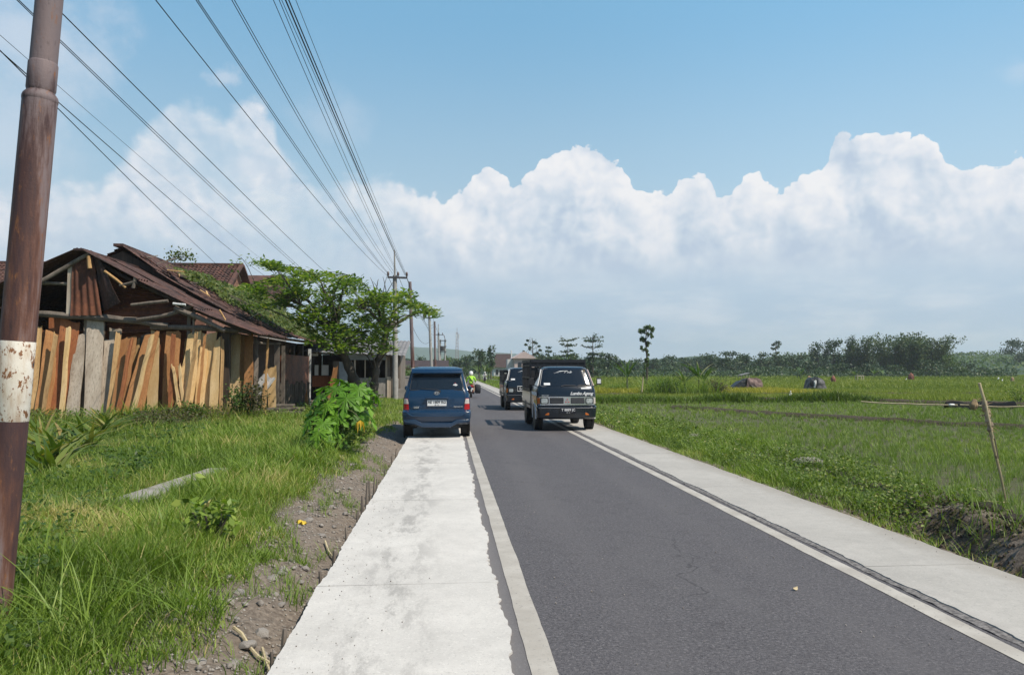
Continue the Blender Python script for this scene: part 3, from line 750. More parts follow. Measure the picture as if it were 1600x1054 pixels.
# thin tufts on the soil strip
cx, cy = scatter(150, 3.5, 15, lambda y: -1.75 + 0 * y, lambda y: -1.06 + 0 * y); sel = vnoise(cx, cy, 1.1, 3) > .52; cx, cy = cx[sel], cy[sel]
k = 22; put_blades(np.repeat(cx, k) + rng.normal(0, .045, len(cx) * k), np.repeat(cy, k) + rng.normal(0, .07, len(cx) * k), rng.uniform(.05, .17, len(cx) * k), rng.uniform(.003, .006, len(cx) * k), tone=rng.uniform(.25, .75, len(cx) * k))
flush('soil_grass', 'grass_blade')
# low broad-leaved weeds among the grass
def weeds(name, mat, x, y, hmax, size, n_each, spread, tone=(0, 1)):
    n = len(x); X = np.repeat(x, n_each) + rng.normal(0, spread, n * n_each); Y = np.repeat(y, n_each) + rng.normal(0, spread, n * n_each)
    Z = gz(X, Y) + np.repeat(rng.uniform(.4, 1, n), n_each) * hmax * rng.random(n * n_each) ** .7
    nr = rng.normal(size=(n * n_each, 3)) * .55 + np.array([0.25, -.25, .9])
    V, F = leafquads(np.stack([X, Y, Z], 1), rng.uniform(.6, 1.3, n * n_each) * np.repeat(size if hasattr(size, '__len__') else np.full(n, size), n_each), nr, .55)
    return tag(np_mesh(name, V, F, MAT[mat], rnd=np.repeat(np.clip(rng.uniform(*tone, n * n_each), 0, 1), 4)), kind='stuff')
x, y = scatter(420, 3.0, 10, lambda y: -.62 * y - 1, lambda y: -.30 * y - 1.0); weeds('weeds', 'weed_leaf', x, y, .34, .055, 26, .09, (.2, 1))
x, y = scatter(260, 9, 22, lambda y: -.6 * y, lambda y: -2.2 - .18 * y); weeds('weeds', 'weed_leaf', x, y, .36, .08, 26, .14, (.1, .9))
# brown-green undergrowth along the foot of the shed
x, y = scatter(560, 20.5, 24.5, lambda y: -15.5 + 0 * y, lambda y: -6.4 + 0 * y); s_ = vnoise(x, y, .55, 6) > .50; weeds('undergrowth', 'dry_weed', x[s_], y[s_], .58, .085, 36, .22)
cx, cy = scatter(1500, 19.5, 24.6, lambda y: -15.5 + 0 * y, lambda y: -5.9 + 0 * y); k = 7; hh = np.repeat(.25 + .75 * vnoise(cx, cy, .7, 9) ** 1.6, k) * rng.uniform(.5, 1.1, len(cx) * k)
put_blades(np.repeat(cx, k) + rng.normal(0, .09, len(cx) * k), np.repeat(cy, k) + rng.normal(0, .09, len(cx) * k), hh, rng.uniform(.010, .018, len(cx) * k), (.05, .5), (.1, .8), 3, np.clip(rng.normal(.55, .3, len(cx) * k), 0, 1)); flush('grass', 'grass_blade')
x, y = scatter(220, 21.5, 24.4, lambda y: -15.5 + 0 * y, lambda y: -6.8 + 0 * y); s_ = vnoise(x, y, .6, 2) > .52; weeds('undergrowth', 'weed_leaf', x[s_], y[s_], .62, .09, 36, .2)
x, y = scatter(160, 24.5, 33, lambda y: -7.2 + 0 * y, lambda y: -4.6 + 0 * y); weeds('undergrowth', 'verge_weed', x, y, .35, .08, 26, .25)

# ------------------------------------------------------------------ right verge and paddies
rx0 = lambda y: 4.64 + 0 * y
def verge(n, y0, y1, xl, xr, hr, wr, seg, tone, k=8, sp=.08):
    cx, cy = scatter(n, y0, y1, xl, xr); keep = (cy > 9.5) | (rng.random(n) < .22); cx, cy = cx[keep], cy[keep]; n = len(cx)
    gx2 = np.repeat(cx, k) + rng.normal(0, sp, n * k); gy2 = np.repeat(cy, k) + rng.normal(0, sp, n * k); gx2 = np.maximum(gx2, 4.6)
    dn = np.repeat(vnoise(cx, cy, .7, 5), k)
    put_blades(gx2, gy2, rng.uniform(*hr, n * k) * (.5 + .9 * dn), rng.uniform(*wr, n * k), seg=seg, tone=np.clip(rng.normal(tone, .16, n * k) + (dn - .5) * .4, 0, 1))
verge(900, 6.5, 22, rx0, lambda y: 5.2 + 0 * y, (.05, .16), (.004, .008), 3, .62)
verge(1500, 8, 22, lambda y: 5.0 + 0 * y, lambda y: 6.9 + 0 * y, (.16, .42), (.005, .010), 3, .40)
verge(1500, 21, 60, rx0, lambda y: 6.9 + 0 * y, (.14, .38), (.010, .020), 2, .45, sp=.14)
verge(900, 58, 130, rx0, lambda y: 8.5 + 0 * y, (.2, .5), (.03, .05), 2, .45, sp=.3)
flush('verge_grass', 'grass_blade')
x, y = scatter(270, 9.2, 22, lambda y: 5.1 + 0 * y, lambda y: 6.8 + 0 * y); weeds('verge_weeds', 'verge_weed', x, y, .42, .055, 48, .13)
x, y = scatter(260, 20, 60, lambda y: 4.9 + 0 * y, lambda y: 6.8 + 0 * y); weeds('verge_weeds', 'verge_weed', x, y, .40, .10, 40, .22)
x, y = scatter(60, 7.2, 10.5, lambda y: 4.9 + 0 * y, lambda y: 6.6 + 0 * y); weeds('verge_weeds', 'dry_weed', x, y, .16, .05, 26, .12)
# clods of mud thrown up on the ditch bank
for k, (px, py, s) in enumerate(((1500, 845, .10), (1545, 802, .15), (1590, 812, .14), (1565, 860, .11), (1595, 865, .10), (1530, 870, .08))):
    g = gnd(px, py, -.1); o = bpy.data.objects.new('mud_clod', rock_mesh(20 + k, 3)); COL.objects.link(o); o.data.materials.append(MAT['mud'])
    o.location = (g.x, g.y, float(gz(g.x, g.y)) + .02); o.scale = (s * 1.2, s, s * .62); o.rotation_euler = (0, 0, k)
    tag(o, 'dark damp mud clod dug up on the ditch bank below the tied stick', 'mud clod', 'mud clods on the ditch bank')
for k, (px, py, s) in enumerate(((1088, 683, .22), (1210, 700, .26), (1262, 722, .20))):
    g = gnd(px, py, -.05); o = bpy.data.objects.new('mud_clod', rock_mesh(40 + k, 3)); COL.objects.link(o); o.data.materials.append(MAT['stone'])
    o.location = (g.x, g.y, float(gz(g.x, g.y)) + .08); o.scale = (s * 1.3, s, s * .8)
    tag(o, ('dry grey clod on the weedy verge closest to the truck', 'largest dry grey clod on the weedy verge', 'dry brown clod on the verge nearer the tied stick')[k], 'mud clod')

N = 1500; y_ = 5.5 + 4.6 * rng.random(N); x_ = rng.uniform(4.85, 6.95, N); sz = rng.uniform(.008, .028, N) * (1 + 1.4 * (rng.random(N) > .95)); ov = octa[None] * sz[:, None, None] * rng.uniform(.5, 1.3, (N, 6, 1)); V = (ov + np.stack([x_, y_, gz(x_, y_) + sz * .3], 1)[:, None]).reshape(-1, 3)
F = (np.arange(N)[:, None, None] * 6 + tri[None]).reshape(-1, 3); tag(np_mesh('dirt_crumbs', V, F, MAT['mud']), kind='stuff')
# low earth ridges between the paddies
def ridge(pts, w, h, name='field_bund'):
    m = M(); pts = [Vector(p) for p in pts]; dense = []
    for a, b in zip(pts[:-1], pts[1:]):
        n = max(2, int((b - a).length / .6)); dense += [a.lerp(b, i / n) for i in range(n)]
    dense.append(pts[-1])
    def fn(u, v):
        c = dense[int(u)]; nx = dense[min(int(u) + 1, len(dense) - 1)] - dense[max(int(u) - 1, 0)]; sd = Vector((nx.y, -nx.x, 0)).normalized()
        k = 1 - abs(v) ** 1.6; q = c + sd * (v * w / 2 + .12 * noise.noise(Vector((c.x, c.y, v))))
        return (q.x, q.y, -.30 + (h + .03) * k * (1 + .35 * noise.noise(Vector((c.x * 1.5, c.y * 1.5, v * 2)))))
    m.grid(fn, range(len(dense)), np.linspace(-1, 1, 9)); o = m.build(name, MAT['mud']); tag(o, kind='structure'); return dense
b1 = ridge([(11.5, 38.5, 0), (14, 32, 0), (18.3, 24.5, 0), (24, 17.5, 0), (34, 11, 0)], .75, .16)
b2 = ridge([(7.5, 44.5, 0), (24, 45, 0), (26.5, 42, 0), (30, 38, 0), (34, 34.5, 0), (60, 24, 0)], .9, .26)
b3 = ridge([(8, 57, 0), (30, 56, 0), (60, 55, 0)], .8, .22)
b4 = ridge([(10, 72, 0), (28, 71, 0), (90, 66, 0)], .8, .22)
def ridge_green(dense, n, h, w, tone, sp, names='grass_blade', x0=-99, x1=999):
    pick = rng.integers(0, len(dense), n); c = np.array([tuple(d) for d in dense])[pick]; c = c[(c[:, 0] > x0) & (c[:, 0] < x1)]; n = len(c)
    k = 6; X = np.repeat(c[:, 0], k) + rng.normal(0, sp, n * k); Y = np.repeat(c[:, 1], k) + rng.normal(0, sp, n * k)
    put_blades(X, Y, rng.uniform(*h, n * k) * (.5 + vnoise(X, Y, .5, 2)), rng.uniform(*w, n * k), seg=2, tone=np.clip(rng.normal(tone, .15, n * k), 0, 1))
ridge_green(b1, 2400, (.05, .24), (.008, .016), .35, .22)
ridge_green(b2, 6000, (.22, .50), (.02, .04), .22, .40, x1=25.5)
ridge_green(b2, 2600, (.40, .75), (.03, .05), .10, .35, x0=15, x1=25.5)
ridge_green(b2, 2200, (.12, .32), (.015, .03), .40, .4, x0=25)
ridge_green(b3, 2000, (.08, .26), (.02, .04), .30, .4)
ridge_green(b4, 2600, (.15, .42), (.03, .05), .35, .5)
flush('bund_grass', 'grass_blade')
# transplanted rice in the near paddy: small separate tufts in rough rows
def rice(n, y0, y1, xl, xr, h, w, k, seg, tone, sp=.035, thin=None):
    cx, cy = scatter(n, y0, y1, xl, xr, .85)
    cx = np.round(cx / .30) * .30 + rng.normal(0, .03, n); cy = np.round(cy / .30) * .30 + rng.normal(0, .03, n)
    keep = (rng.random(n) < (.45 + .9 * vnoise(cx, cy, .30, 6))); cx, cy = cx[keep], cy[keep]; n = len(cx)
    X = np.repeat(cx, k) + rng.normal(0, sp, n * k); Y = np.repeat(cy, k) + rng.normal(0, sp, n * k)
    put_blades(X, Y, rng.uniform(*h, n * k) * (.7 + .6 * vnoise(X, Y, .22, 9)), rng.uniform(*w, n * k), (.02, .35), (.05, .45), seg, np.clip(rng.normal(tone, .18, n * k) + .5 * (vnoise(X, Y, .16, 4) - .5), 0, 1))
rice(3000, 6.5, 16, lambda y: 7.0 + 0 * y, lambda y: .95 * y + 7, (.12, .26), (.004, .007), 10, 3, .5)
rice(6800, 15, 27, lambda y: 7.0 + 0 * y, lambda y: .98 * y + 5, (.11, .23), (.006, .011), 9, 2, .5)
rice(8200, 26, 44, lambda y: 7.0 + 0 * y, lambda y: .98 * y + 5, (.11, .22), (.011, .02), 7, 2, .52)
flush('rice_plants', 'rice_blade')
def block(n, y0, y1, x0, x1, h, w, tone, mat, name, k=5):
    cx, cy = scatter(n, y0, y1, x0, x1); X = np.repeat(cx, k) + rng.normal(0, .12, n * k); Y = np.repeat(cy, k) + rng.normal(0, .12, n * k)
    put_blades(X, Y, rng.uniform(*h, n * k), rng.uniform(*w, n * k), (.02, .3), (.05, .4), 2, np.clip(rng.normal(tone, .2, n * k) + .5 * (vnoise(X, Y, .10, 7) - .5), 0, 1)); flush(name, mat)
K = lambda c, s=0.0: (lambda y: c + s * y)
block(9000, 46, 56, K(8), K(4, .98), (.20, .40), (.02, .035), .5, 'rice_far', 'rice_plants')
block(3800, 58, 71, K(8), K(30), (.35, .55), (.03, .05), .55, 'rice_ripe', 'ripe_rice')
block(6200, 58, 70, K(28), K(4, .98), (.25, .45), (.03, .05), .5, 'rice_far', 'rice_plants')
block(11500, 73, 125, K(9), K(4, .98), (.35, .6), (.06, .10), .5, 'rice_far', 'rice_plants', 6)
block(6500, 120, 215, K(10), K(4, .98), (.4, .8), (.12, .20), .4, 'rice_far', 'rice_plants', 6)
# ------------------------------------------------------------------ near steel pole
a0, a1 = at(77, 0, 4.9), at(6.5, 760, 4.9)
ax = (a0 - a1).normalized(); base = a1 + ax * ((-.1 - a1.z) / ax.z)
def on_pole(py):
    """distance along the axis where the pole crosses this photo row"""
    lo, hi = 0.0, 12.0
    for _ in range(40):
        mid = (lo + hi) / 2; p_ = base + ax * mid; q = p_ - EYE; row = CY - FPX * (q.dot(_u) / q.dot(_h))
        if row > py: lo = mid
        else: hi = mid
    return lo
tl, tr = (lambda py: on_pole(py)), None
pole = root('utility_pole', base, 'thick rusty steel pole with chipped white band, leaning in the roadside grass', 'utility pole')
rot = Vector((0, 0, 1)).rotation_difference(ax).to_matrix().to_4x4()
def lathe_part(name, prof, mat, n=32):
    m = M(); m.lathe(prof, n=n); o = m.build(name, mat, smooth=50); o.data.transform(rot); o.parent = pole; return o
h95, h147, hb0, hb1 = on_pole(98), on_pole(147), on_pole(533), on_pole(657)
lathe_part('shaft', [(.097, 0), (.097, h147 - .03), (.095, h147 - .012), (.077, h147 + .012), (.077, h95), (.074, 6.5)], MAT['rusty_steel'])
lathe_part('painted_band', [(.0972, hb1), (.0982, hb1 + .002), (.0982, hb0 - .002), (.0972, hb0)], MAT['band_paint'])
lathe_part('joint_collar', [(.077, h147 + .012), (.0825, h147 + .03), (.0825, h95 - .012), (.077, h95)], MAT['rusty_steel'])
lathe_part('weld_ring', [(.0972, h147 - .05), (.0995, h147 - .042), (.0995, h147 - .026), (.094, h147 - .010)], MAT['rusty_steel'])

# ------------------------------------------------------------------ the timber shed
SH = root('timber_shed', (-11.8, 25, 0), 'weathered timber shed with rusty tin roof and planks leaned along its front', 'shed')
def sp(name, m, mat, smooth=40, **k):
    o = m.build(name, MAT[mat], smooth=smooth, origin=SH.location, **k); o.parent = SH; o.location = (0, 0, 0); return o
RA, EA = at(133, 396, 25), at(404, 521, 25); LA = Vector((-16.6, 25, 3.15))
RB, EB = at(190, 387, 29), Vector((-6.75, 29, 3.12)); LB = Vector((-18.2, 29, 3.1))
def tin_slope(m, ridge, eave, y0, y1, over=.25, pitch=.21, amp=.030, w=.80, lens=3, jit=.09, seed=0):
    rr = random.Random(seed); d = eave - ridge; L = d.length; dn = d.normalized(); nrm = Vector((0, 1, 0)).cross(dn); nrm = nrm if nrm.z > 0 else -nrm
    y = y0
    while y < y1 - .1:
        for k in range(lens):
            s0 = L * k / lens - (.12 if k else 0); s1 = L * (k + 1) / lens + (over if k == lens - 1 else .05) + rr.uniform(-jit, jit)
            lift = .018 * (lens - k) + rr.uniform(0, .06); tw = rr.uniform(-.03, .03); sk = rr.uniform(-.035, .035)
            ww = min(w + .05, y1 - y + .05)
            def fn(u, v, s0=s0, s1=s1, lift=lift, tw=tw, sk=sk, y=y, ww=ww):
                s = s0 + (s1 - s0) * u; yy = v * ww
                p_ = ridge + dn * s; sagz = -.15 * math.sin(math.pi * s / L) * (1 + .6 * noise.noise(Vector((y * .4, s * .5, seed))))
                hgt = lift + amp * math.sin(2 * math.pi * yy / pitch) + tw * yy * 2
                q = p_ + nrm * hgt; return (q.x, y + yy + sk * s, q.z + sagz)
            m.slab(fn, np.linspace(0, 1, 5), np.linspace(0, 1, max(5, int(ww / pitch * 8))), -nrm * .006)
        y += w
m = M(); tin_slope(m, RA, EA, 24.55, 29.2, seed=1); sp('roof', m, 'rusty_tin', smooth=60)
m = M(); tin_slope(m, RA, LA, 24.55, 29.2, seed=2); sp('roof', m, 'rusty_tin', smooth=60)
# rear slopes: the strip next to the gable in tin, then old clay tiles
m = M(); tin_slope(m, RB, EB, 28.7, 33.4, lens=4, seed=3); sp('roof', m, 'rusty_tin', smooth=60)
def tiles(m, ridge, eave, y0, y1, row=.27, col=.24, seed=0, sag=.12):
    d = eave - ridge; L = d.length; dn = d.normalized(); nrm = Vector((0, 1, 0)).cross(dn); nrm = nrm if nrm.z > 0 else -nrm
    nr = int(L / row); nc = int((y1 - y0) / col)
    us = [k * row + e for k in range(nr + 1) for e in (0, row * .98)]; vs = [y0 + j * col + e * col for j in range(nc) for e in (0, .3, .6, .85)] + [y1]
    def fn(s, y):
        k = int(s / row + 1e-6); fr = s / row - k; c = ((y - y0) / col) % 1.0; jd = noise.noise(Vector((k * 1.7, math.floor((y - y0) / col) * 2.3, seed)))
        hgt = .05 * fr + .028 * math.cos(2 * math.pi * c) + .03 * jd
        q = ridge + dn * s + nrm * hgt; return (q.x, y, q.z - sag * math.sin(math.pi * s / L) + .05 * noise.noise(Vector((s * .6, y * .35, seed))))
    m.grid(fn, us, vs)
m = M(); tiles(m, RB + Vector((0, 0, -.05)), EB, 33.2, 45.0, seed=4); sp('tile_roof', m, 'tile_clay', smooth=30)
m = M(); tiles(m, RB, LB, 29.0, 45.0, seed=6); sp('tile_roof', m, 'tile_clay', smooth=30)
m = M(); m.beam(RB + Vector((0, -.3, .06)), RB + Vector((0, 16, .0)), .34, .10); sp('ridge_cap', m, 'rusty_tin')
m = M(); m.beam(RA + Vector((0, -.45, .06)), RA + Vector((0, 4, .08)), .30, .07); sp('ridge_cap', m, 'rusty_tin')
# upright edges between the two roof heights
m = M(); m.prism([RB + Vector((0, .1, -.1)), EB + Vector((0, .1, -.05)), EA + Vector((-.3, 4.1, .0)), RA + Vector((0, 4.1, 0))], (0, .04, 0)); sp('gable_board', m, 'wood_dark')
m = M(); m.prism([RB + Vector((0, .1, -.1)), LB + Vector((0, .1, -.05)), LA + Vector((.3, 4.1, 0)), RA + Vector((0, 4.1, 0))], (0, .04, 0)); sp('gable_board', m, 'wood_dark')
# slipped tiles and broken laths along the joint between the two roofs
m = M(); rr = random.Random(8)
for k in range(90):
    f = rr.uniform(.05, .98); y = rr.choice((rr.uniform(29.0, 29.9), rr.uniform(33.0, 33.9))); q = RB.lerp(EB, f); q.y = y; a = rr.uniform(-.5, .5); m.box(q + Vector((0, 0, .10 + rr.uniform(0, .05))), (rr.uniform(.18, .34), rr.uniform(.14, .26), .025), Matrix.Rotation(.52 + rr.uniform(-.3, .3), 3, 'Y') @ Matrix.Rotation(a, 3, 'Z'))
sp('loose_tiles', m, 'tile_clay', smooth=0)['kind'] = 'stuff'
for k in range(9):
    f = rr.uniform(.1, .9); q = RB.lerp(EB, f); q.y = 28.9 + rr.uniform(-.2, .6); q.z += .12; m = M(); m.beam(q, q + Vector((rr.uniform(-.6, .6), rr.uniform(.2, .9), rr.uniform(.0, .35))), .05, .03); sp('lath', m, 'wood_tan' if k % 2 else 'wood_weathered')
# walls
def wall(x0, y0, x1, y1, z1, mat, name='wall'):
    m = M(); m.beam((x0, y0, z1 / 2 - .02), (x1, y1, z1 / 2 - .02), .05, z1); return sp(name, m, mat)
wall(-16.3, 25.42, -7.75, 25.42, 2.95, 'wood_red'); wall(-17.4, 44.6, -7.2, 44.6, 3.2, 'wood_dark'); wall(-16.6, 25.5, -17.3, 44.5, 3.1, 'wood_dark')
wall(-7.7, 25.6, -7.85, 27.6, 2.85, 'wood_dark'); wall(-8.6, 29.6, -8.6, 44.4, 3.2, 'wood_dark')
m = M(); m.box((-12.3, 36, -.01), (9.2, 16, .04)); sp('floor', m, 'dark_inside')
# posts, beams, rafters
def log(name, pts, r, mat='wood_weathered', parent_sp=True):
    m = M(); P_ = [Vector(q) for q in pts]; dense = []
    for a, b in zip(P_[:-1], P_[1:]): dense += [a.lerp(b, i / 4) for i in range(4)]
    dense.append(P_[-1]); dense = [q + Vector((noise.noise(q * 1.3), noise.noise(q * 1.3 + Vector((9, 0, 0))), noise.noise(q * 1.3 + Vector((0, 7, 0))))) * r * .7 for q in dense]
    m.tube(dense, [r * (1 + .25 * noise.noise(q * 2)) for q in dense], 8); return sp(name, m, mat)
log('beam', [at(45, 488, 24.9), at(108, 493, 24.9), at(165, 497, 24.85), at(220, 503, 24.9), at(262, 509, 24.9)], .10)
log('beam', [at(235, 511, 24.95), at(300, 512, 24.95), at(352, 514, 24.95), at(372, 516, 25.1)], .085)
log('brace', [at(215, 501, 24.8), at(262, 491, 24.8), at(302, 477, 24.8)], .07)
log('brace', [at(272, 480, 24.7), at(312, 497, 24.7), at(352, 516, 24.7)], .075)
log('rafter', [at(40, 452, 24.75), at(62, 440, 24.75), at(140, 397, 24.75)], .075)
log('rafter', [at(140, 402, 24.9), at(210, 440, 24.9), at(300, 482, 24.9), at(392, 521, 24.9)], .06, 'wood_dark')
log('tie_beam', [at(64, 442, 24.95), at(112, 443, 24.95)], .055)
m = M(); m.beam(at(111, 411, 24.85), at(108, 493, 24.85), .16, .06, (0, 1, 0)); sp('post', m, 'wood_grey')
for px, t_, b_, Y, w, mt in ((136, 497, 640, 25.25, .14, 'wood_grey'), (353, 514, 655, 25.1, .26, 'wood_dark'), (342, 516, 652, 25.25, .14, 'wood_dark'), (433, 538, 640, 27.6, .16, 'wood_weathered'), (443, 540, 640, 28.4, .12, 'wood_weathered'), (484, 545, 610, 35.0, .12, 'white_wall'), (296, 478, 512, 25.0, .10, 'wood_weathered'), (303, 482, 512, 24.9, .06, 'wood_weathered'), (470, 540, 632, 34, .2, 'wood_dark'), (456, 540, 632, 32, .2, 'wood_dark')):
    a, b = at(px, t_, Y), at(px - 1, b_, Y); b.z = -.05
    m = M(); m.beam(a, b, w, w * .7, (0, 1, 0)); sp('post', m, mt)
log('eave_beam', [at(352, 512, 25.2), at(420, 525, 31), at(470, 533, 38), at(505, 539, 44.5)], .06, 'grey_tin' if False else 'wood_weathered')
log('cross_rail', [at(395, 535, 26.6), at(437, 537, 28)], .045)
# hanging and fallen tin in the gable
def sheet(name, a, b, c, d, mat, pitch=.16, amp=.02, along='v', n=44):
    """corner points a-b (top), d-c (bottom)"""
    a, b, c, d = map(Vector, (a, b, c, d)); nr = (b - a).cross(d - a).normalized(); L = (b - a).length if along == 'v' else (d - a).length
    m = M()
    def fn(u, v):
        q = (a.lerp(b, u)).lerp(d.lerp(c, u), v); w = (u if along == 'v' else v) * L
        return q + nr * (amp * math.sin(2 * math.pi * w / pitch) + .05 * noise.noise(q * 1.1))
    us, vs = (np.linspace(0, 1, n), np.linspace(0, 1, 7)) if along == 'v' else (np.linspace(0, 1, 7), np.linspace(0, 1, n))
    m.slab(fn, us, vs, nr * .006); return sp(name, m, mat, smooth=60)
sheet('tin_sheet', at(113, 409, 24.8), at(146, 401, 24.8), at(159, 492, 24.72), at(109, 493, 24.75), 'tin_sheet')
sheet('tin_sheet', at(146, 402, 24.7), at(154, 404, 24.6), at(188, 472, 24.4), at(163, 486, 24.9), 'rusty_tin')
sheet('tin_sheet', at(158, 415, 25.5), at(215, 442, 25.6), at(282, 482, 25.6), at(168, 487, 25.5), 'tin_sheet', along='h')
sheet('tin_sheet', at(165, 478, 25.1), at(270, 470, 25.3), at(300, 505, 25.2), at(160, 500, 25.1), 'tin_sheet', along='h')
sheet('tin_sheet', at(165, 500, 25.3), at(310, 490, 25.3), at(300, 516, 25.2), at(170, 522, 25.2), 'tin_sheet', along='h')
for a, b, r, mt in (((163, 423), (196, 450), .045, 'wood_tan'), ((186, 447), (214, 440), .05, 'wood_weathered'), ((208, 450), (213, 433), .05, 'wood_weathered'), ((270, 474), (291, 476), .04, 'white_wall'), ((342, 484), (352, 500), .03, 'wood_tan'), ((139, 400), (141, 420), .06, 'wood_tan'), ((205, 476), (262, 470), .05, 'wood_weathered')):
    log('batten', [at(*a, 24.6), at(*b, 24.6)], r, mt)
# slatted paling and its rail on the road side
m = M()
for k in range(20):
    f = k / 19; a = at(438 + 44 * f, 598 - 2 * f, 29 + 5 * f); h = a.z + random.uniform(-.1, .12)
    m.beam((a.x, a.y, -.05), (a.x + random.uniform(-.05, .05), a.y, h), .10, .03, (0, 1, 0))
sp('paling', m, 'wood_weathered')
wall(*at(438, 590, 29.6).xy, *at(482, 590, 35).xy, 2.3, 'tin_sheet', 'back_panel')

# ------------------------------------------------------------------ planks leaned against it, one object each
def plank(tl_, tr_, br, bl, Yt, Yb, mat, label, th=.04, wav=.035):
    a, b, c, d = at(*tl_, Yt), at(*tr_, Yt), at(*br, Yb), at(*bl, Yb)
    ext = lambda t_, q: t_ + (q - t_) * ((t_.z + .03) / max(.2, t_.z - q.z)) if q.z > -.03 else q
    if abs(b.x - a.x) > .2: e_ = (b - a) * .09; a, b, c, d = a - e_, b + e_, c + e_, d - e_
    c, d = ext(b, c), ext(a, d); sd = random.random() * 50; m = M(); o0 = (c + d) / 2
    def fn(u, v):
        q = a.lerp(b, v).lerp(d.lerp(c, v), u); e = (v - .5) * 2
        q = q + (b - a).normalized() * (wav * (noise.noise(Vector((u * 3.2, sd, 0))) + e * .6 * noise.noise(Vector((u * 4, sd + 9, 3 if v > .5 else 0)))))
        q.z += (.10 * noise.noise(Vector((sd, v * 3, 1))) + (v - .5) * .16 * math.sin(sd * 7)) * (1 - u); q.y += .02 * noise.noise(Vector((u * 2, sd, 8))); return q
    m.slab(fn, np.linspace(0, 1, 16), np.linspace(0, 1, 6), (.0, th, .004))
    o = m.build('plank', MAT[mat], origin=o0, smooth=45); return tag(o, label, 'plank', 'planks leaned on the shed')
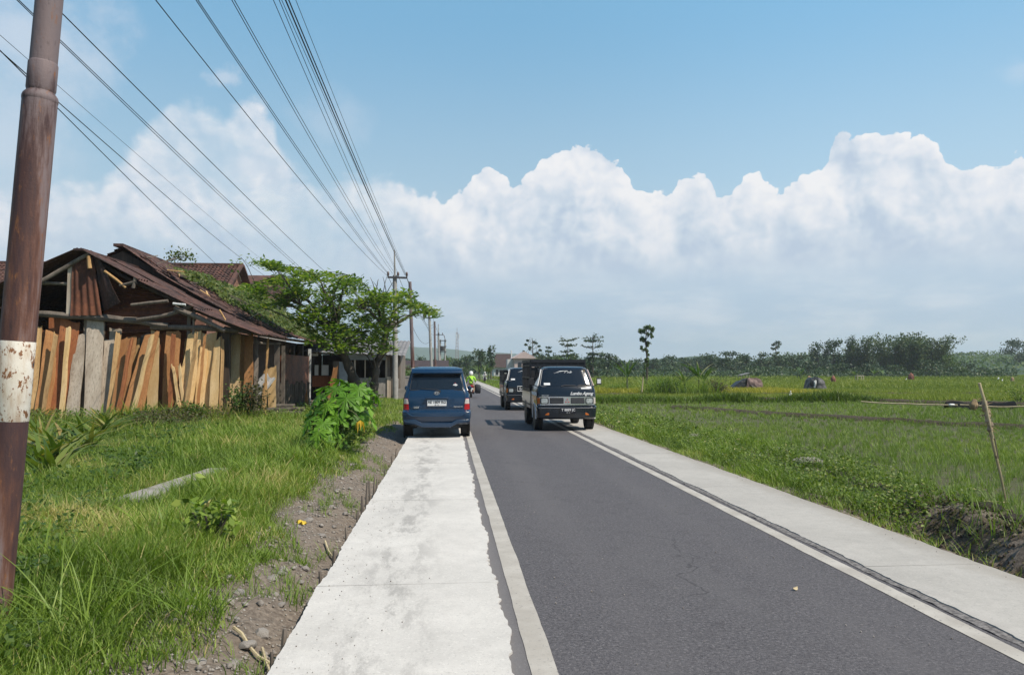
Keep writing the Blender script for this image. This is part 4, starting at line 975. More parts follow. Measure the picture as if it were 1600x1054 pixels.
PL = [
 ((58,511),(66,512),(56,645),(47,645),24.95,24.3,'wood_tan','narrow tan plank just clear of the rusty pole'),
 ((73,519),(91,519),(76,646),(55,646),24.9,24.2,'wood_orange','broad orange-brown plank second from the rusty pole'),
 ((96,499),(121,500),(104,645),(79,645),24.98,24.3,'wood_red','broad reddish plank between the orange plank and the grey one'),
 ((78,496),(94,497),(92,610),(76,610),25.2,25.0,'wood_red','dark reddish board standing behind the broad reddish plank'),
 ((120,522),(134,523),(121,643),(103,643),24.92,24.2,'wood_grey','grey plank with squared top, first of the grey planks'),
 ((131,496),(138,497),(133,625),(126,625),25.2,24.9,'wood_grey','thin grey plank in shade behind the squared grey one'),
 ((138,497),(161,498),(153,646),(132,646),24.95,24.3,'wood_grey','wide pale grey plank with wavy edges below the tin sheet'),
 ((156,505),(164,506),(161,640),(152,640),25.15,24.8,'wood_grey','narrow grey plank tucked behind the wide wavy grey one'),
 ((164,530),(178,528),(170,642),(156,642),25.0,24.5,'wood_grey','grey-brown plank with slanted top beside the crooked one'),
 ((172,509),(188,513),(182,630),(170,630),25.1,24.9,'wood_grey','crooked grey plank bending over at its top'),
 ((190,527),(211,527),(194,637),(175,637),24.95,24.2,'wood_orange','light orange plank just past the grey planks'),
 ((209,530),(219,531),(206,632),(194,632),25.1,24.6,'wood_tan','shorter tan plank behind the light orange one'),
 ((222,522),(238,520),(224,640),(212,640),25.15,25.0,'wood_weathered','dull brown board behind the strongly slanted orange plank'),
 ((228,521),(247,520),(221,643),(192,643),24.85,23.9,'wood_orange','orange plank slanted most strongly of all'),
 ((237,519),(248,519),(244,647),(229,647),24.98,24.4,'wood_cream','pale plank with light top right behind the slanted orange one'),
 ((250,521),(262,519),(254,645),(244,645),25.12,24.7,'wood_red','narrow dark red plank before the tall reddish plank'),
 ((262,518),(281,518),(275,649),(253,649),24.95,24.3,'wood_orange','tall reddish-orange plank beside the two short sticks'),
 ((276,530),(289,532),(286,590),(273,590),25.15,25.0,'wood_red','dark red board between the tall reddish plank and the pale ones'),
 ((267,572),(272,571),(280,622),(275,622),24.25,24.15,'wood_cream','short pale stick leaned across the tall reddish plank'),
 ((277,571),(282,570),(286,605),(281,605),24.3,24.25,'wood_cream','shorter of two pale sticks leaned by the reddish plank'),
 ((296,518),(314,518),(297,652),(272,652),24.9,24.1,'wood_cream','broad pale plank, first of the pale group by the corner'),
 ((311,522),(324,523),(316,652),(296,652),24.98,24.4,'wood_cream','second pale plank of the corner group'),
 ((325,520),(338,520),(327,650),(316,650),25.0,24.5,'wood_cream','narrow pale plank third in the corner group'),
 ((333,530),(343,530),(340,652),(326,652),24.9,24.2,'wood_cream','pale plank next to the dark corner post'),
 ((288,532),(297,524),(290,600),(283,600),25.1,24.9,'wood_tan','tan sliver board behind the broad pale plank'),
 ((363,521),(374,521),(372,646),(355,646),25.6,24.9,'wood_cream','pale plank first past the dark corner post'),
 ((357,525),(362,525),(360,600),(356,600),25.9,25.8,'wood_tan','thin shaded strip beside the dark corner post'),
 ((375,524),(384,522),(383,640),(373,640),26.0,25.5,'wood_tan','tan plank in the trio past the corner post'),
 ((383,525),(394,522),(393,646),(380,646),25.9,25.3,'wood_orange','orange-tan plank last of the trio past the corner post'),
 ((417,529),(420,529),(415,655),(411,655),26.6,26.2,'wood_tan','slender upright stick beside the dark doorway'),
 ((419,574),(430,573),(431,652),(421,652),26.9,26.5,'wood_cream','pale plank with pointed top beside the weathered post'),
 ((84,524),(90,524),(70,640),(64,640),24.5,24.05,'wood_tan','narrow tan offcut laid over the broad orange-brown plank'),
 ((103,512),(110,513),(100,640),(92,640),24.6,24.15,'wood_cream','pale strip laid over the broad reddish plank'),
 ((181,520),(189,521),(174,636),(167,636),24.8,24.35,'wood_tan','narrow tan plank where the grey planks give way to orange'),
 ((202,528),(208,529),(190,634),(183,634),24.5,24.05,'wood_red','slim reddish strip on the light orange plank'),
 ((233,524),(240,523),(212,640),(204,640),24.3,23.75,'wood_cream','pale strip lying along the most slanted orange plank'),
 ((268,522),(274,522),(268,646),(261,646),24.5,24.1,'wood_red','dark red strip on the tall reddish-orange plank'),
 ((304,520),(310,521),(292,650),(285,650),24.5,24.0,'wood_tan','tan strip on the broad pale plank'),
 ((318,524),(322,524),(309,650),(304,650),24.6,24.2,'wood_orange','thin orange strip between the first two pale planks of the corner group'),
 ((345,528),(350,528),(347,650),(342,650),24.9,24.4,'wood_tan','thin tan lath against the dark corner post'),
 ((398,528),(404,527),(402,640),(397,640),26.2,25.8,'wood_weathered','dark weathered lath just past the corner trio'),
 ((412,580),(418,575),(414,655),(408,655),26.8,26.4,'wood_tan','tan offcut standing behind the slender stick'),
]
for a in PL: plank(*a)
# boughs and cloth in the doorway, logs on the ground
for (px, py, Y, ln, r, lb, tlt) in ((432, 640, 26.6, .95, .085, 'sawn log lowest in the small pile by the paling', .10), (448, 646, 26.4, 1.0, .09, 'thick pale log in front of the pile by the paling', -.06), (440, 634, 27.0, .9, .075, 'thin log lying on top of the pile by the paling', .15), (458, 639, 27.0, .8, .08, 'dark log at the far end of the small pile', -.12)):
    c = at(px, py, Y); r0 = root('log', c, lb, 'log', 'logs by the paling'); m = M()
    m.tube([(-ln / 2, 0, 0), (-ln / 4, .01, .005), (0, 0, .01), (ln / 4, -.01, 0), (ln / 2, 0, 0)], [r, r * .97, r, r * .95, r * .92], 12, cap=False); m.build('bark', MAT['bark'], r0)
    m = M()
    for s in (-1, 1): m.lathe([(r * (.99 if s < 0 else .91), s * ln / 2), (r * .4, s * (ln / 2 + .004))], 'X', n=12)
    m.build('sawn_end', MAT['log_end'], r0); r0.rotation_euler = (0, 0, .35 + tlt)
c = at(413, 600, 26.9); m = M(); m.slab(lambda u, v: c + Vector((u * .22 + .06 * v, -.2 + .06 * math.sin(u * 6), .35 * v + .05 * math.sin(u * 5 + v * 4))), np.linspace(-1, 1, 10), np.linspace(-1, 1, 10), (0, .01, 0))
o = m.build('rag', MAT['cloth_white'], origin=c); o.rotation_euler = (0, .5, 0); tag(o, 'crumpled whitish rag hanging in the dark shed doorway', 'rag')

# ------------------------------------------------------------------ tile roofed house behind the shed
HB = root('tile_house', (-22, 52, 0), 'old house with mossy clay tile roof rising behind the timber shed', 'house')
rb = at(378, 415, 52).z
m = M(); tl_ = Vector((0, 52, rb)); 
def tfn(s, x):
    row, col = .30, .26; k = int(s / row + 1e-6); fr = s / row - k; c = (x / col) % 1.0; jd = noise.noise(Vector((k * 1.7, math.floor(x / col) * 2.3, 3)))
    d = Vector((0, -6.2, -3.6)).normalized(); q = Vector((x, 52, rb)) + d * s + Vector((0, -.5, .86)) * (.05 * fr + .03 * math.cos(6.283 * c) + .03 * jd)
    q.z += .06 * noise.noise(Vector((x * .3, s * .3, 2))); return q
x1 = at(378, 413, 52).x
m.grid(tfn, [k * .30 + e for k in range(23) for e in (0, .294)], [x1 - 20 + j * .26 + e * .26 for j in range(77) for e in (0, .3, .6, .85)])
o = m.build('roof', MAT['tile_clay'], smooth=30, origin=HB.location); o.parent = HB; o.location = (0, 0, 0)
m = M(); m.prism([(x1 - .4, 52, rb - .1), (x1 - .4, 45.8, rb - 3.7), (x1 - .4, 45.8, 0), (x1 - .4, 58.2, 0), (x1 - .4, 58.2, rb - 3.7)], (-19.3, 0, 0)); o = m.build('wall', MAT['brick_wall'], origin=HB.location); o.parent = HB; o.location = (0, 0, 0)
m = M(); m.beam((x1 - 20, 52, rb + .03), (x1 + .08, 52, rb + .06), .3, .16); m.beam((x1 + .02, 51.9, rb + .02), (x1 + .02, 45.7, rb - 3.62), .22, .14); m.beam((x1 + .02, 52.1, rb + .02), (x1 + .02, 58.3, rb - 3.62), .22, .14)
o = m.build('ridge_tiles', MAT['tile_clay'], origin=HB.location); o.parent = HB; o.location = (0, 0, 0)
m = M(); m.grid(lambda u, v: (x1 - 20 + 20 * u, 52 + 6.3 * v, rb - .02 - 3.66 * v), (0, 1), (0, 1)); o = m.build('roof', MAT['tile_clay'], origin=HB.location); o.parent = HB; o.location = (0, 0, 0)
# lower long roof beyond it
HC = root('long_house', (-11.5, 62, 0), 'low house with dark flat ridge just behind the tree crown', 'house')
zc = at(400, 430, 62).z; xa, xb = at(372, 430, 62).x, at(440, 430, 62).x
m = M(); m.prism([(xa, 58, zc - 2.2), (xa, 62, zc), (xa, 66, zc - 2.2)], (xb - xa, 0, 0)); o = m.build('roof', MAT['tile_clay'], origin=HC.location); o.parent = HC; o.location = (0, 0, 0)
m = M(); m.box(((xa + xb) / 2, 62, (zc - 2.2) / 2), (xb - xa - .6, 7, zc - 2.21)); o = m.build('wall', MAT['cement_wall'], origin=HC.location); o.parent = HC; o.location = (0, 0, 0)

# ------------------------------------------------------------------ roadside workshop behind the tree
WS = root('workshop', (-4.8, 42, 0), 'low grey workshop with a long dark window opening behind the leaning tree', 'workshop')
def wp(name, m, mat, parent=None, **k):
    o = m.build(name, MAT[mat], origin=WS.location, **k); o.parent = WS; o.location = (0, 0, 0); return o
Yw = 42.0; X = lambda px, y=Yw: at(px, 578, y).x; Z = lambda py, y=Yw: at(600, py, y).z
def wbox(name, px0, px1, py0, py1, mat, dy=0, th=.12, **k):
    m = M(); x0, x1, z0, z1 = X(px0), X(px1), max(-.05, Z(py1)), Z(py0)
    m.box(((x0 + x1) / 2, Yw + dy + th / 2, (z0 + z1) / 2), (x1 - x0, th, z1 - z0)); return wp(name, m, mat, **k)
wbox('wall', 555, 603, 590, 630, 'cement_wall', 0)
wbox('wall', 603.3, 623, 591, 630, 'cement_wall', .02)
wbox('wall_panel', 605, 611, 588, 626, 'wood_grey', -.06, .05); wbox('wall_panel', 617, 622, 589, 626, 'wood_grey', -.06, .05); wbox('wall_panel', 612, 616, 587, 626, 'wood_weathered', -.05, .05)
wbox('post', 569.5, 571.2, 562, 590, 'wood_grey', .02, .08); wbox('post', 553, 555.5, 553, 591, 'wood_grey', .02, .08); wbox('post', 602, 605, 556, 591, 'wood_grey', .01, .10)
wbox('fascia', 538, 603, 550, 562, 'blue_grey_board', -.05, .05)
wbox('board', 530, 543, 565, 602, 'blue_grey_board', -.02, .06)
wbox('board', 520, 530, 564, 602, 'wood_weathered', 0, .06)
for k, px in enumerate((607, 611.5, 616, 620.5)): wbox('siding', px - 2.1, px + 2.1, 556 - k * .2, 590, ('wood_weathered', 'wood_dark', 'blue_grey_board', 'wood_weathered')[k], .02 + .01 * k, .06)
wbox('window_frame', 483, 486, 545, 606, 'white_wall', -.1, .08); wbox('window_frame', 486.2, 497, 552.5, 556, 'white_wall', -.1, .05); wbox('window_frame', 494.5, 496, 545, 552.3, 'white_wall', -.1, .05)
wbox('notice', 490, 496, 570, 586, 'white_wall', .3, .02); wbox('notice', 501, 512, 570, 586, 'white_wall', .3, .02); wbox('shelf', 486, 515, 587, 604, 'wood_red', .4, .3)
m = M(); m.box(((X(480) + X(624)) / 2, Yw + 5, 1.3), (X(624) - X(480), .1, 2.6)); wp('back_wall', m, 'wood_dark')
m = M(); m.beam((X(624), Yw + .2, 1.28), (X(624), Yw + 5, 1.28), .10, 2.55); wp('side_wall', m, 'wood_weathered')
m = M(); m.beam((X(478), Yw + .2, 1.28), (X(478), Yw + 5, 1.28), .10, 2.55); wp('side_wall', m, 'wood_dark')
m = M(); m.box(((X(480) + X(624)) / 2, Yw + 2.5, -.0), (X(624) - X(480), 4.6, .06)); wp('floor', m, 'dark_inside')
m = M(); zr = Z(549)
def wroof(u, v): return (X(478) + (X(634) - X(478)) * u, Yw - .6 + 6.2 * v, zr + .0 - .22 * u + 1.0 * v + .02 * math.sin(u * 150))
m.slab(wroof, np.linspace(0, 1, 120), np.linspace(0, 1, 4), (0, 0, -.015)); wp('roof', m, 'grey_tin', smooth=60)
m = M(); m.beam((X(480), Yw + .03, zr - .08), (X(626), Yw + .03, zr - .24), .08, .10); wp('beam', m, 'wood_weathered')
m = M(); m.box((X(627), Yw - .2, .32), (.5, .16, .7)); wp('low_wall', m, 'cement_wall')
o = plank((521,575),(527,572),(524,606),(515,606),41.6,41.5,'wood_orange','orange board stood at the workshop front'); o['group'] = 'boards at the workshop'
o = plank((476,615),(480,611),(482,640),(477,642),31,30.8,'wood_orange','small orange offcut standing by the end of the paling'); o['group'] = 'boards at the workshop'

# ------------------------------------------------------------------ power and telephone poles up the road
def pole_at(px_top, py_top, px_base, Y, r0, r1, label, mat='cement_pole', arms=(), spike=None, band=False):
    t = at(px_top, py_top, Y); b = at(px_base, 578, Y); b.z = 0; 
    sl_ = (t - b).normalized(); rt = root('utility_pole', b, label, 'utility pole', 'utility poles along the road')
    L = t - b; m = M(); m.tube([(0, 0, -.2), L * .5, L], [r0, (r0 + r1) / 2, r1], 14); m.build('shaft', MAT[mat], rt, smooth=60)
    if spike: m = M(); s_ = at(*spike, Y) - b; m.tube([L * .97, s_], [r1 * .5, r1 * .32], 8); m.build('top_rod', MAT[mat], rt)
    if band:
        m = M(); k0, k1 = .12, .22; m.tube([L * k0, L * k1], [r0 * .985 + .004, r0 * .96 + .004], 14); m.build('painted_band', MAT['band_paint'], rt, smooth=60)
    for (pa, ya, pb, yb, ins) in arms:
        A, B = at(pa, ya, Y - .12) - b, at(pb, yb, Y - .12) - b; m = M(); m.beam(A, B, .09, .10); a = m.build('crossarm', MAT['steel_dark'], rt)
        for f in ins:
            q = A.lerp(B, f); m = M(); m.lathe([(.035, 0), (.035, .05), (.075, .06), (.045, .10), (.075, .12), (.045, .16), (.065, .18), (.03, .26)], c=(q.x, q.y, q.z + .05), n=10); m.build('insulator', MAT['porcelain'], a)
    return rt, L
pole_at(617, 430, 618, 41, .15, .11, 'grey concrete pole with three-insulator crossarm rising behind the leafy tree', arms=((605.5, 433, 636.5, 434, (.03, .53, .97)),), spike=(616.3, 391))
pole_at(640.5, 440, 646.5, 59, .16, .12, 'tall dark rusty pole without crossarm just behind the blue car', 'rusty_steel', band=True)
pole_at(670.8, 494, 675.5, 77, .16, .12, 'grey pole with short crossarm, next beyond the bare rusty pole', arms=((660.5, 496, 677, 496.5, (.05, .6, .97)),), spike=(670.6, 473))
pole_at(679, 502, 680.5, 100, .16, .13, 'thin dark pole without crossarm beside the far crossarm poles', 'rusty_steel')
pole_at(685, 520, 686.5, 112, .16, .13, 'distant pole with wide crossarm in front of the transformer frame', arms=((679.5, 522.5, 692, 523, (.05, .5, .95)),), spike=(684.8, 506))
# two-legged transformer frame
YT = 128; b = at(693, 578, YT); b.z = 0; TF = root('transformer_frame', b, 'far transformer on a two-legged pole frame with stacked crossarms', 'transformer frame')
for px in (688, 695.5): m = M(); q = at(px, 530, YT) - b; m.tube([(q.x, 0, -.2), (q.x, 0, q.z)], [.16, .13], 10); m.build('leg', MAT['cement_pole'], TF)
for py in (532, 541, 549): m = M(); m.beam(at(683.5, py, YT - .2) - b, at(697.5, py, YT - .2) - b, .12, .14); m.build('crossarm', MAT['steel_dark'], TF)
m = M(); q = at(692, 545, YT) - b; m.lathe([(.3, q.z - .3), (.34, q.z - .2), (.34, q.z + .35), (.2, q.z + .45)], c=(q.x, -.1, 0), n=12); m.build('tank', MAT['steel_dark'], TF)
m = M(); m.tube([at(693, 522, YT) - b, at(696, 531, YT) - b], .05, 6); m.tube([at(695.5, 530, YT) - b, at(694, 524, YT) - b], .05, 6); m.build('bushing', MAT['porcelain'], TF)
# lattice mast far away
YM = 520; b = at(714, 578, YM); b.z = 0; TW = root('lattice_mast', b, 'slender reddish lattice mast far away above the trees', 'mast'); m = M()
Hm = at(714, 519, YM).z; wd = lambda z: 2.3 * (1 - .55 * z / Hm) * .5; nb = 13
for sx, sy in ((-1, -1), (1, -1), (1, 1), (-1, 1)): m.beam((sx * wd(0), sy * wd(0), 0), (sx * wd(Hm), sy * wd(Hm), Hm), .22, .22)
for k in range(nb):
    z0, z1 = Hm * k / nb, Hm * (k + 1) / nb
    for (ax_, ay), (bx, by) in (((-1, -1), (1, -1)), ((1, -1), (1, 1)), ((1, 1), (-1, 1)), ((-1, 1), (-1, -1))):
        m.beam((ax_ * wd(z0), ay * wd(z0), z0), (bx * wd(z1), by * wd(z1), z1), .12, .12); m.beam((bx * wd(z0), by * wd(z0), z0), (ax_ * wd(z1), ay * wd(z1), z1), .12, .12)
m.build('lattice', MAT['lattice_steel'], TW)
m = M()
for s in (0, 2.1, 4.2): m.lathe([(.25, Hm - 4), (.25, Hm - 1.2)], c=(1.2 * math.cos(s), 1.2 * math.sin(s), 0), n=8)
m.build('antenna', MAT['white_wall'], TW)
m = M(); m.tube([(0, 0, Hm - .5), (0, 0, Hm + 3)], .12, 6); m.build('top_rod', MAT['lattice_steel'], TW)

# ------------------------------------------------------------------ overhead wires
def wire(A, Bpx, Db, r, label, sag=.25, Yend=-4.0, group='overhead wires along the road'):
    B = at(*Bpx, Db); tB = (A.y - Db) / (A.y - Yend); up = Vector((0, 0, 1))
    E = A + (B + up * sag * 4 * tB * (1 - tB) - A) / tB
    pts = [A.lerp(E, k / 40) - up * sag * 4 * (k / 40) * (1 - k / 40) for k in range(41)]
    m = M(); m.tube(pts, r * .78, 6); o = m.build('overhead_wire', MAT['cable'], origin=A, smooth=80); return tag(o, label, 'wire', group)
def span(A, B, r, label, sag, group='wires between the far poles'):
    pts = [A.lerp(B, k / 24) - Vector((0, 0, 1)) * sag * 4 * (k / 24) * (1 - k / 24) for k in range(25)]
    m = M(); m.tube(pts, r, 5); o = m.build('overhead_wire', MAT['cable'], origin=A, smooth=80); return tag(o, label, 'wire', group)
Y2 = 40.9
wire(at(376, 447, 45.9), (0, 79), 9.2, .0090, 'lowest wire, running past the rusty pole to the ridge behind the shed', .15)
wire(at(440, 448, 50), (0, 79.5), 9.0, .0085, 'second lowest wire, ending in the creeper over the shed', .35)
wire(at(455, 440, 52), (0, 55), 9.2, .0042, 'thinnest faint wire crossing behind the rusty pole joint', .22)
wire(at(510, 456, 43), (26, 0), 9.4, .0075, 'lower of the close wire pair emerging behind the rusty pole top', .25)
wire(at(513, 456, 43), (29, 0), 9.4, .0075, 'upper of the close wire pair emerging behind the rusty pole top', .18)
wire(at(530, 444, 43), (76, 0), 9.6, .0100, 'wire running from the rusty pole top to the tree crown peak', .2)
wire(at(604.5, 430, Y2), (243, 0), 10.2, .0095, 'lone wire to the near tip of the crossarm', .5)
wire(at(606.5, 428, Y2), (306, 0), 10.2, .0085, 'lower of the middle wire pair to the crossarm', .42)
wire(at(607, 427, Y2), (309, 0), 10.3, .0085, 'upper of the middle wire pair to the crossarm', .34)
wire(at(614, 428, Y2), (362, 0), 10.4, .0080, 'lower of the thin wire pair beside the dense bundle', .40)
wire(at(615, 424, Y2), (366, 0), 10.5, .0080, 'upper of the thin wire pair beside the dense bundle', .32)
wire(at(621, 427, Y2), (427, 0), 10.6, .0070, 'outermost thin wire on the pole side of the dense bundle', .40)
wire(at(622, 426, Y2), (436, 0), 10.6, .0070, 'second thin wire of the dense bundle', .34)
wire(at(633, 430, Y2), (446, 0), 10.7, .0150, 'thick black cable of the dense bundle', .22)
wire(at(634.5, 430, Y2), (451, 0), 10.8, .0130, 'second thick black cable touching the thickest one', .18)
wire(at(636, 431, Y2), (462, 0), 10.9, .0060, 'thin wire on the road side of the dense bundle', .12)
wire(at(616.3, 392, Y2), (440, 0), 10.3, .0060, 'thin wire to the very top of the crossarm pole', .15)
p3 = at(641, 444, 58.8)
span(at(635, 431, Y2), p3, .012, 'short cable from the crossarm to the bare rusty pole', .15)
for i, (pa, pb) in enumerate((((606, 431), (661, 494)), ((622, 430), (670, 494)), ((635, 431), (676, 494)))):
    span(at(*pa, 41), at(*pb, 77), .012, 'wire sagging from crossarm to crossarm beyond the tree', .9)
for i, (pa, pb) in enumerate((((641, 443), (679, 504)), ((642, 447), (679, 508)))): span(at(*pa, 59), at(*pb, 100), .014, 'telephone cable drooping beyond the bare rusty pole', 1.5)
for i, (pa, pb) in enumerate((((661, 494), (680, 522)), ((676, 494), (691, 522)))): span(at(*pa, 77), at(*pb, 112), .014, 'wire between the distant crossarm poles', .7)
span(at(641, 500, 59), at(674, 530, 77), .014, 'low slack cable from the bare rusty pole to the next grey pole', 1.0)
# ------------------------------------------------------------------ trees and plants
def arc(a, b, up=.0, n=7, wob=.0):
    a, b = Vector(a), Vector(b); out = []
    for k in range(n):
        t_ = k / (n - 1); q = a.lerp(b, t_); q.z += up * 4 * t_ * (1 - t_)
        if wob: q += Vector((noise.noise(q * .9), noise.noise(q * .9 + Vector((5, 0, 0))), noise.noise(q * .9 + Vector((0, 5, 0))))) * wob * math.sin(math.pi * t_)
        out.append(q)
    return out
def taper(r0, r1, n): return [r0 + (r1 - r0) * k / (n - 1) for k in range(n)]

# the leaning roadside tree with layered, drooping foliage
TB = gnd(577, 644, 0.0); YT0 = TB.y
T = root('roadside_tree', TB, 'leafy spreading tree with leaning trunk between the shed and the parked car', 'tree')
m = M(); loc = lambda px, py, dy=0.0: at(px, py, YT0 + dy)
b0 = loc(571, 652); b0.z = -.1; b1 = loc(583, 652); b1.z = -.1
tr1 = [b0, loc(566, 625), loc(556, 600), loc(545, 572), loc(534, 548), loc(520, 524)]
tr2 = [b1, loc(583, 625, .1), loc(586, 592, .1), loc(589, 568, .2), loc(596, 548, .4), loc(604, 520, .6)]
def smoothpath(P_, n=4):
    out = []
    for i in range(len(P_) - 1):
        p0, p1, p2, p3 = P_[max(i - 1, 0)], P_[i], P_[i + 1], P_[min(i + 2, len(P_) - 1)]
        for k in range(n):
            t_ = k / n; out.append(.5 * ((2 * p1) + (p2 - p0) * t_ + (2 * p0 - 5 * p1 + 4 * p2 - p3) * t_ ** 2 + (3 * p1 - p0 - 3 * p2 + p3) * t_ ** 3))
    return out + [P_[-1]]
s1, s2 = smoothpath(tr1), smoothpath(tr2)
m.tube(s1, [(.25 - .12 * k / len(s1)) * (1 + .12 * math.sin(k * 1.7)) for k in range(len(s1))], 12)
m.tube(s2, [(.19 - .09 * k / len(s2)) * (1 + .15 * math.sin(k * 2.1)) for k in range(len(s2))], 12)
limbs = []
def limb(a, b, r0, up=.3):
    p_ = arc(a, b, up, 9, .25); m.tube(p_, taper(r0, .018, 9), 7); limbs.append(p_)
e1, e2 = s1[-1], s2[-1]
for px, py, dy in ((470, 476, -1), (436, 442, 1.5), (500, 436, -.8), (455, 500, 2.0), (548, 432, 1.2), (405, 455, 2.8), (520, 470, -2.0)): limb(e1, loc(px, py, dy), .10)
for px, py, dy in ((640, 468, -.6), (672, 486, .4), (600, 462, 1.6), (575, 448, -.5), (622, 508, -1.4), (560, 480, -2.2), (640, 492, 1.8), (585, 470, 2.5)): limb(e2, loc(px, py, dy), .075, .2)
for a, b, r in ((s1[14], loc(505, 545, 1), .05), (s2[12], loc(612, 545, -.8), .04), (s2[10], loc(575, 535, -1), .04), (s1[16], loc(560, 520, .8), .05), (s2[9], loc(566, 552, .6), .03)): limb(a, b, r, .1)
sprays = []
tiers = [((408, 470), (404, 424), 16), ((425, 560), (424, 446), 46), ((446, 610), (446, 478), 72), ((575, 640), (452, 470), 20), ((640, 684), (470, 492), 13), ((462, 622), (478, 512), 74), ((488, 612), (512, 546), 62), ((385, 450), (440, 478), 22)]
for (xa, xb), (ya, yb), n in tiers:
    for _ in range(n):
        px = random.uniform(xa, xb); f = (px - xa) / (xb - xa); py = random.uniform(ya, yb)
        if (xa, ya) == (408, 404): py = 408 + 16 * f + random.uniform(-3, 3)
        if xa == 640: py = 472 + 18 * f + random.uniform(-4, 4)
        if xa == 446 and px > 560: py = max(py, 452 + (px - 560) * .25)
        sprays.append(loc(px, py, random.uniform(-2.6, 2.6) * (.4 if xa == 640 else 1)))
allp = [q for l in limbs for q in l[3:]]
for c in sprays:
    q = min(allp, key=lambda w: (w - c).length + (0 if w.z < c.z + .2 else .6)); m.tube(arc(q, c, .12, 5, .08), taper(.016, .006, 5), 5)
for a, b in (((596, 470), (583, 440)), ((596, 470), (606, 428)), ((600, 466), (622, 432)), ((585, 458), (578, 433)), ((604, 460), (598, 432)), ((588, 452), (592, 436)), ((405, 455), (377, 402)), ((377, 440), (366, 420))): m.tube(arc(loc(*a, 1), loc(*b, 1), .1, 6, .1), taper(.022, .006, 6), 5)
o = m.build('trunk', MAT['bark'], origin=TB, smooth=70); o.parent = T; o.location = (0, 0, 0)
Pc, Sz, Nr, Dr = [], [], [], []
for c in sprays:
    n = random.randint(22, 44); rad = random.uniform(.34, .66)
    a = rng.uniform(0, 6.283, n); r = rad * np.sqrt(rng.random(n)); p_ = np.array(c)[None] + np.stack([np.cos(a) * r, np.sin(a) * r, rng.normal(0, .06, n) - .28 * (r / rad) ** 2 * rad], 1)
    out = np.stack([np.cos(a), np.sin(a), -rng.uniform(.25, 1.1, n)], 1)
    Pc.append(p_); Sz.append(rng.uniform(.16, .31, n)); Dr.append(out); Nr.append(np.stack([-np.cos(a) * .35, -np.sin(a) * .35, np.ones(n)], 1) * -1 + rng.normal(0, .3, (n, 3)))
for px, py in ((368, 408), (379, 404), (392, 402), (376, 416), (402, 408), (388, 412), (364, 420), (410, 403), (360, 412)):
    n = 5; Pc.append(np.array(loc(px, py, 1))[None] + rng.normal(0, .10, (n, 3))); Sz.append(rng.uniform(.12, .22, n)); Dr.append(rng.normal(0, 1, (n, 3)) - [0, 0, .6]); Nr.append(rng.normal(0, 1, (n, 3)))
Pc, Sz, Dr, Nr = map(np.concatenate, (Pc, Sz, Dr, Nr))
V, F = leafquads(Pc, Sz, Nr, .40, Dr); o = np_mesh('crown', V, F, MAT['tree_leaf'], T, np.repeat(rng.random(len(Pc)) ** .9, 4), TB); o.location = (0, 0, 0)

# creeper grown over the rear roof of the shed
CB = root('creeper', (RB.x + 2, 38, 4.8), 'green creeper mounded over the clay tiles of the shed roof', 'creeper')
n = 15000; yy = 31 + 13.8 * rng.random(n); ss_ = rng.random(n)
dens = vnoise(yy, ss_ * 7, .55, 3) * .6 + .55 - np.abs(ss_ - .42 - .012 * (yy - 31)) * 1.5 - np.clip((33.5 - yy) / 4, 0, 1) * .3; keep = rng.random(n) < np.clip(dens * 1.5, 0, 1); yy, ss_ = yy[keep], ss_[keep]; n = len(yy)
rb_, eb_ = np.array(RB), np.array(EB); pt = rb_[None] + (eb_ - rb_)[None] * ss_[:, None]; pt[:, 1] = yy
mound = (vnoise(yy, ss_ * 7, .8, 5) ** 1.4) * .85 * np.sin(np.pi * np.clip(ss_, .05, 1)); pt[:, 2] += .05 + mound * rng.random(n) ** .5; pt[:, 0] += mound * .3
V, F = leafquads(pt, rng.uniform(.10, .22, n), rng.normal(0, .55, (n, 3)) + [.45, -.25, .8], .6); o = np_mesh('foliage', V, F, MAT['creeper_leaf'], CB, np.repeat(np.clip(rng.normal(.5, .22, n), 0, 1), 4), CB.location); o.location = (0, 0, 0)
m = M()
for k in range(16):
    y0 = random.uniform(32, 44); a = RB.lerp(EB, random.uniform(.1, .4)); b = RB.lerp(EB, random.uniform(.5, .9)); a = Vector((a.x, y0, a.z + .12)); b = Vector((b.x, y0 + random.uniform(-2, 2), b.z + .12)); m.tube(arc(a, b, .15, 8, .3), taper(.025, .01, 8), 5)
Ps = []
for k in range(9):
    a = at(random.uniform(256, 292), 408, 33.5); b = at(random.uniform(258, 296), random.uniform(397, 403), 33.5); m.tube(arc(a, b, .03, 5, .05), taper(.012, .005, 5), 5); Ps.append(np.array(b)[None] + rng.normal(0, .14, (26, 3)))
o = m.build('vine_stem', MAT['bark'], CB, origin=CB.location); o.location = (0, 0, 0)
Ps = np.concatenate(Ps); V, F = leafquads(Ps, rng.uniform(.08, .16, len(Ps)), None, .6); o = np_mesh('tip_foliage', V, F, MAT['creeper_leaf'], CB, np.repeat(rng.random(len(Ps)), 4), CB.location); o.location = (0, 0, 0)

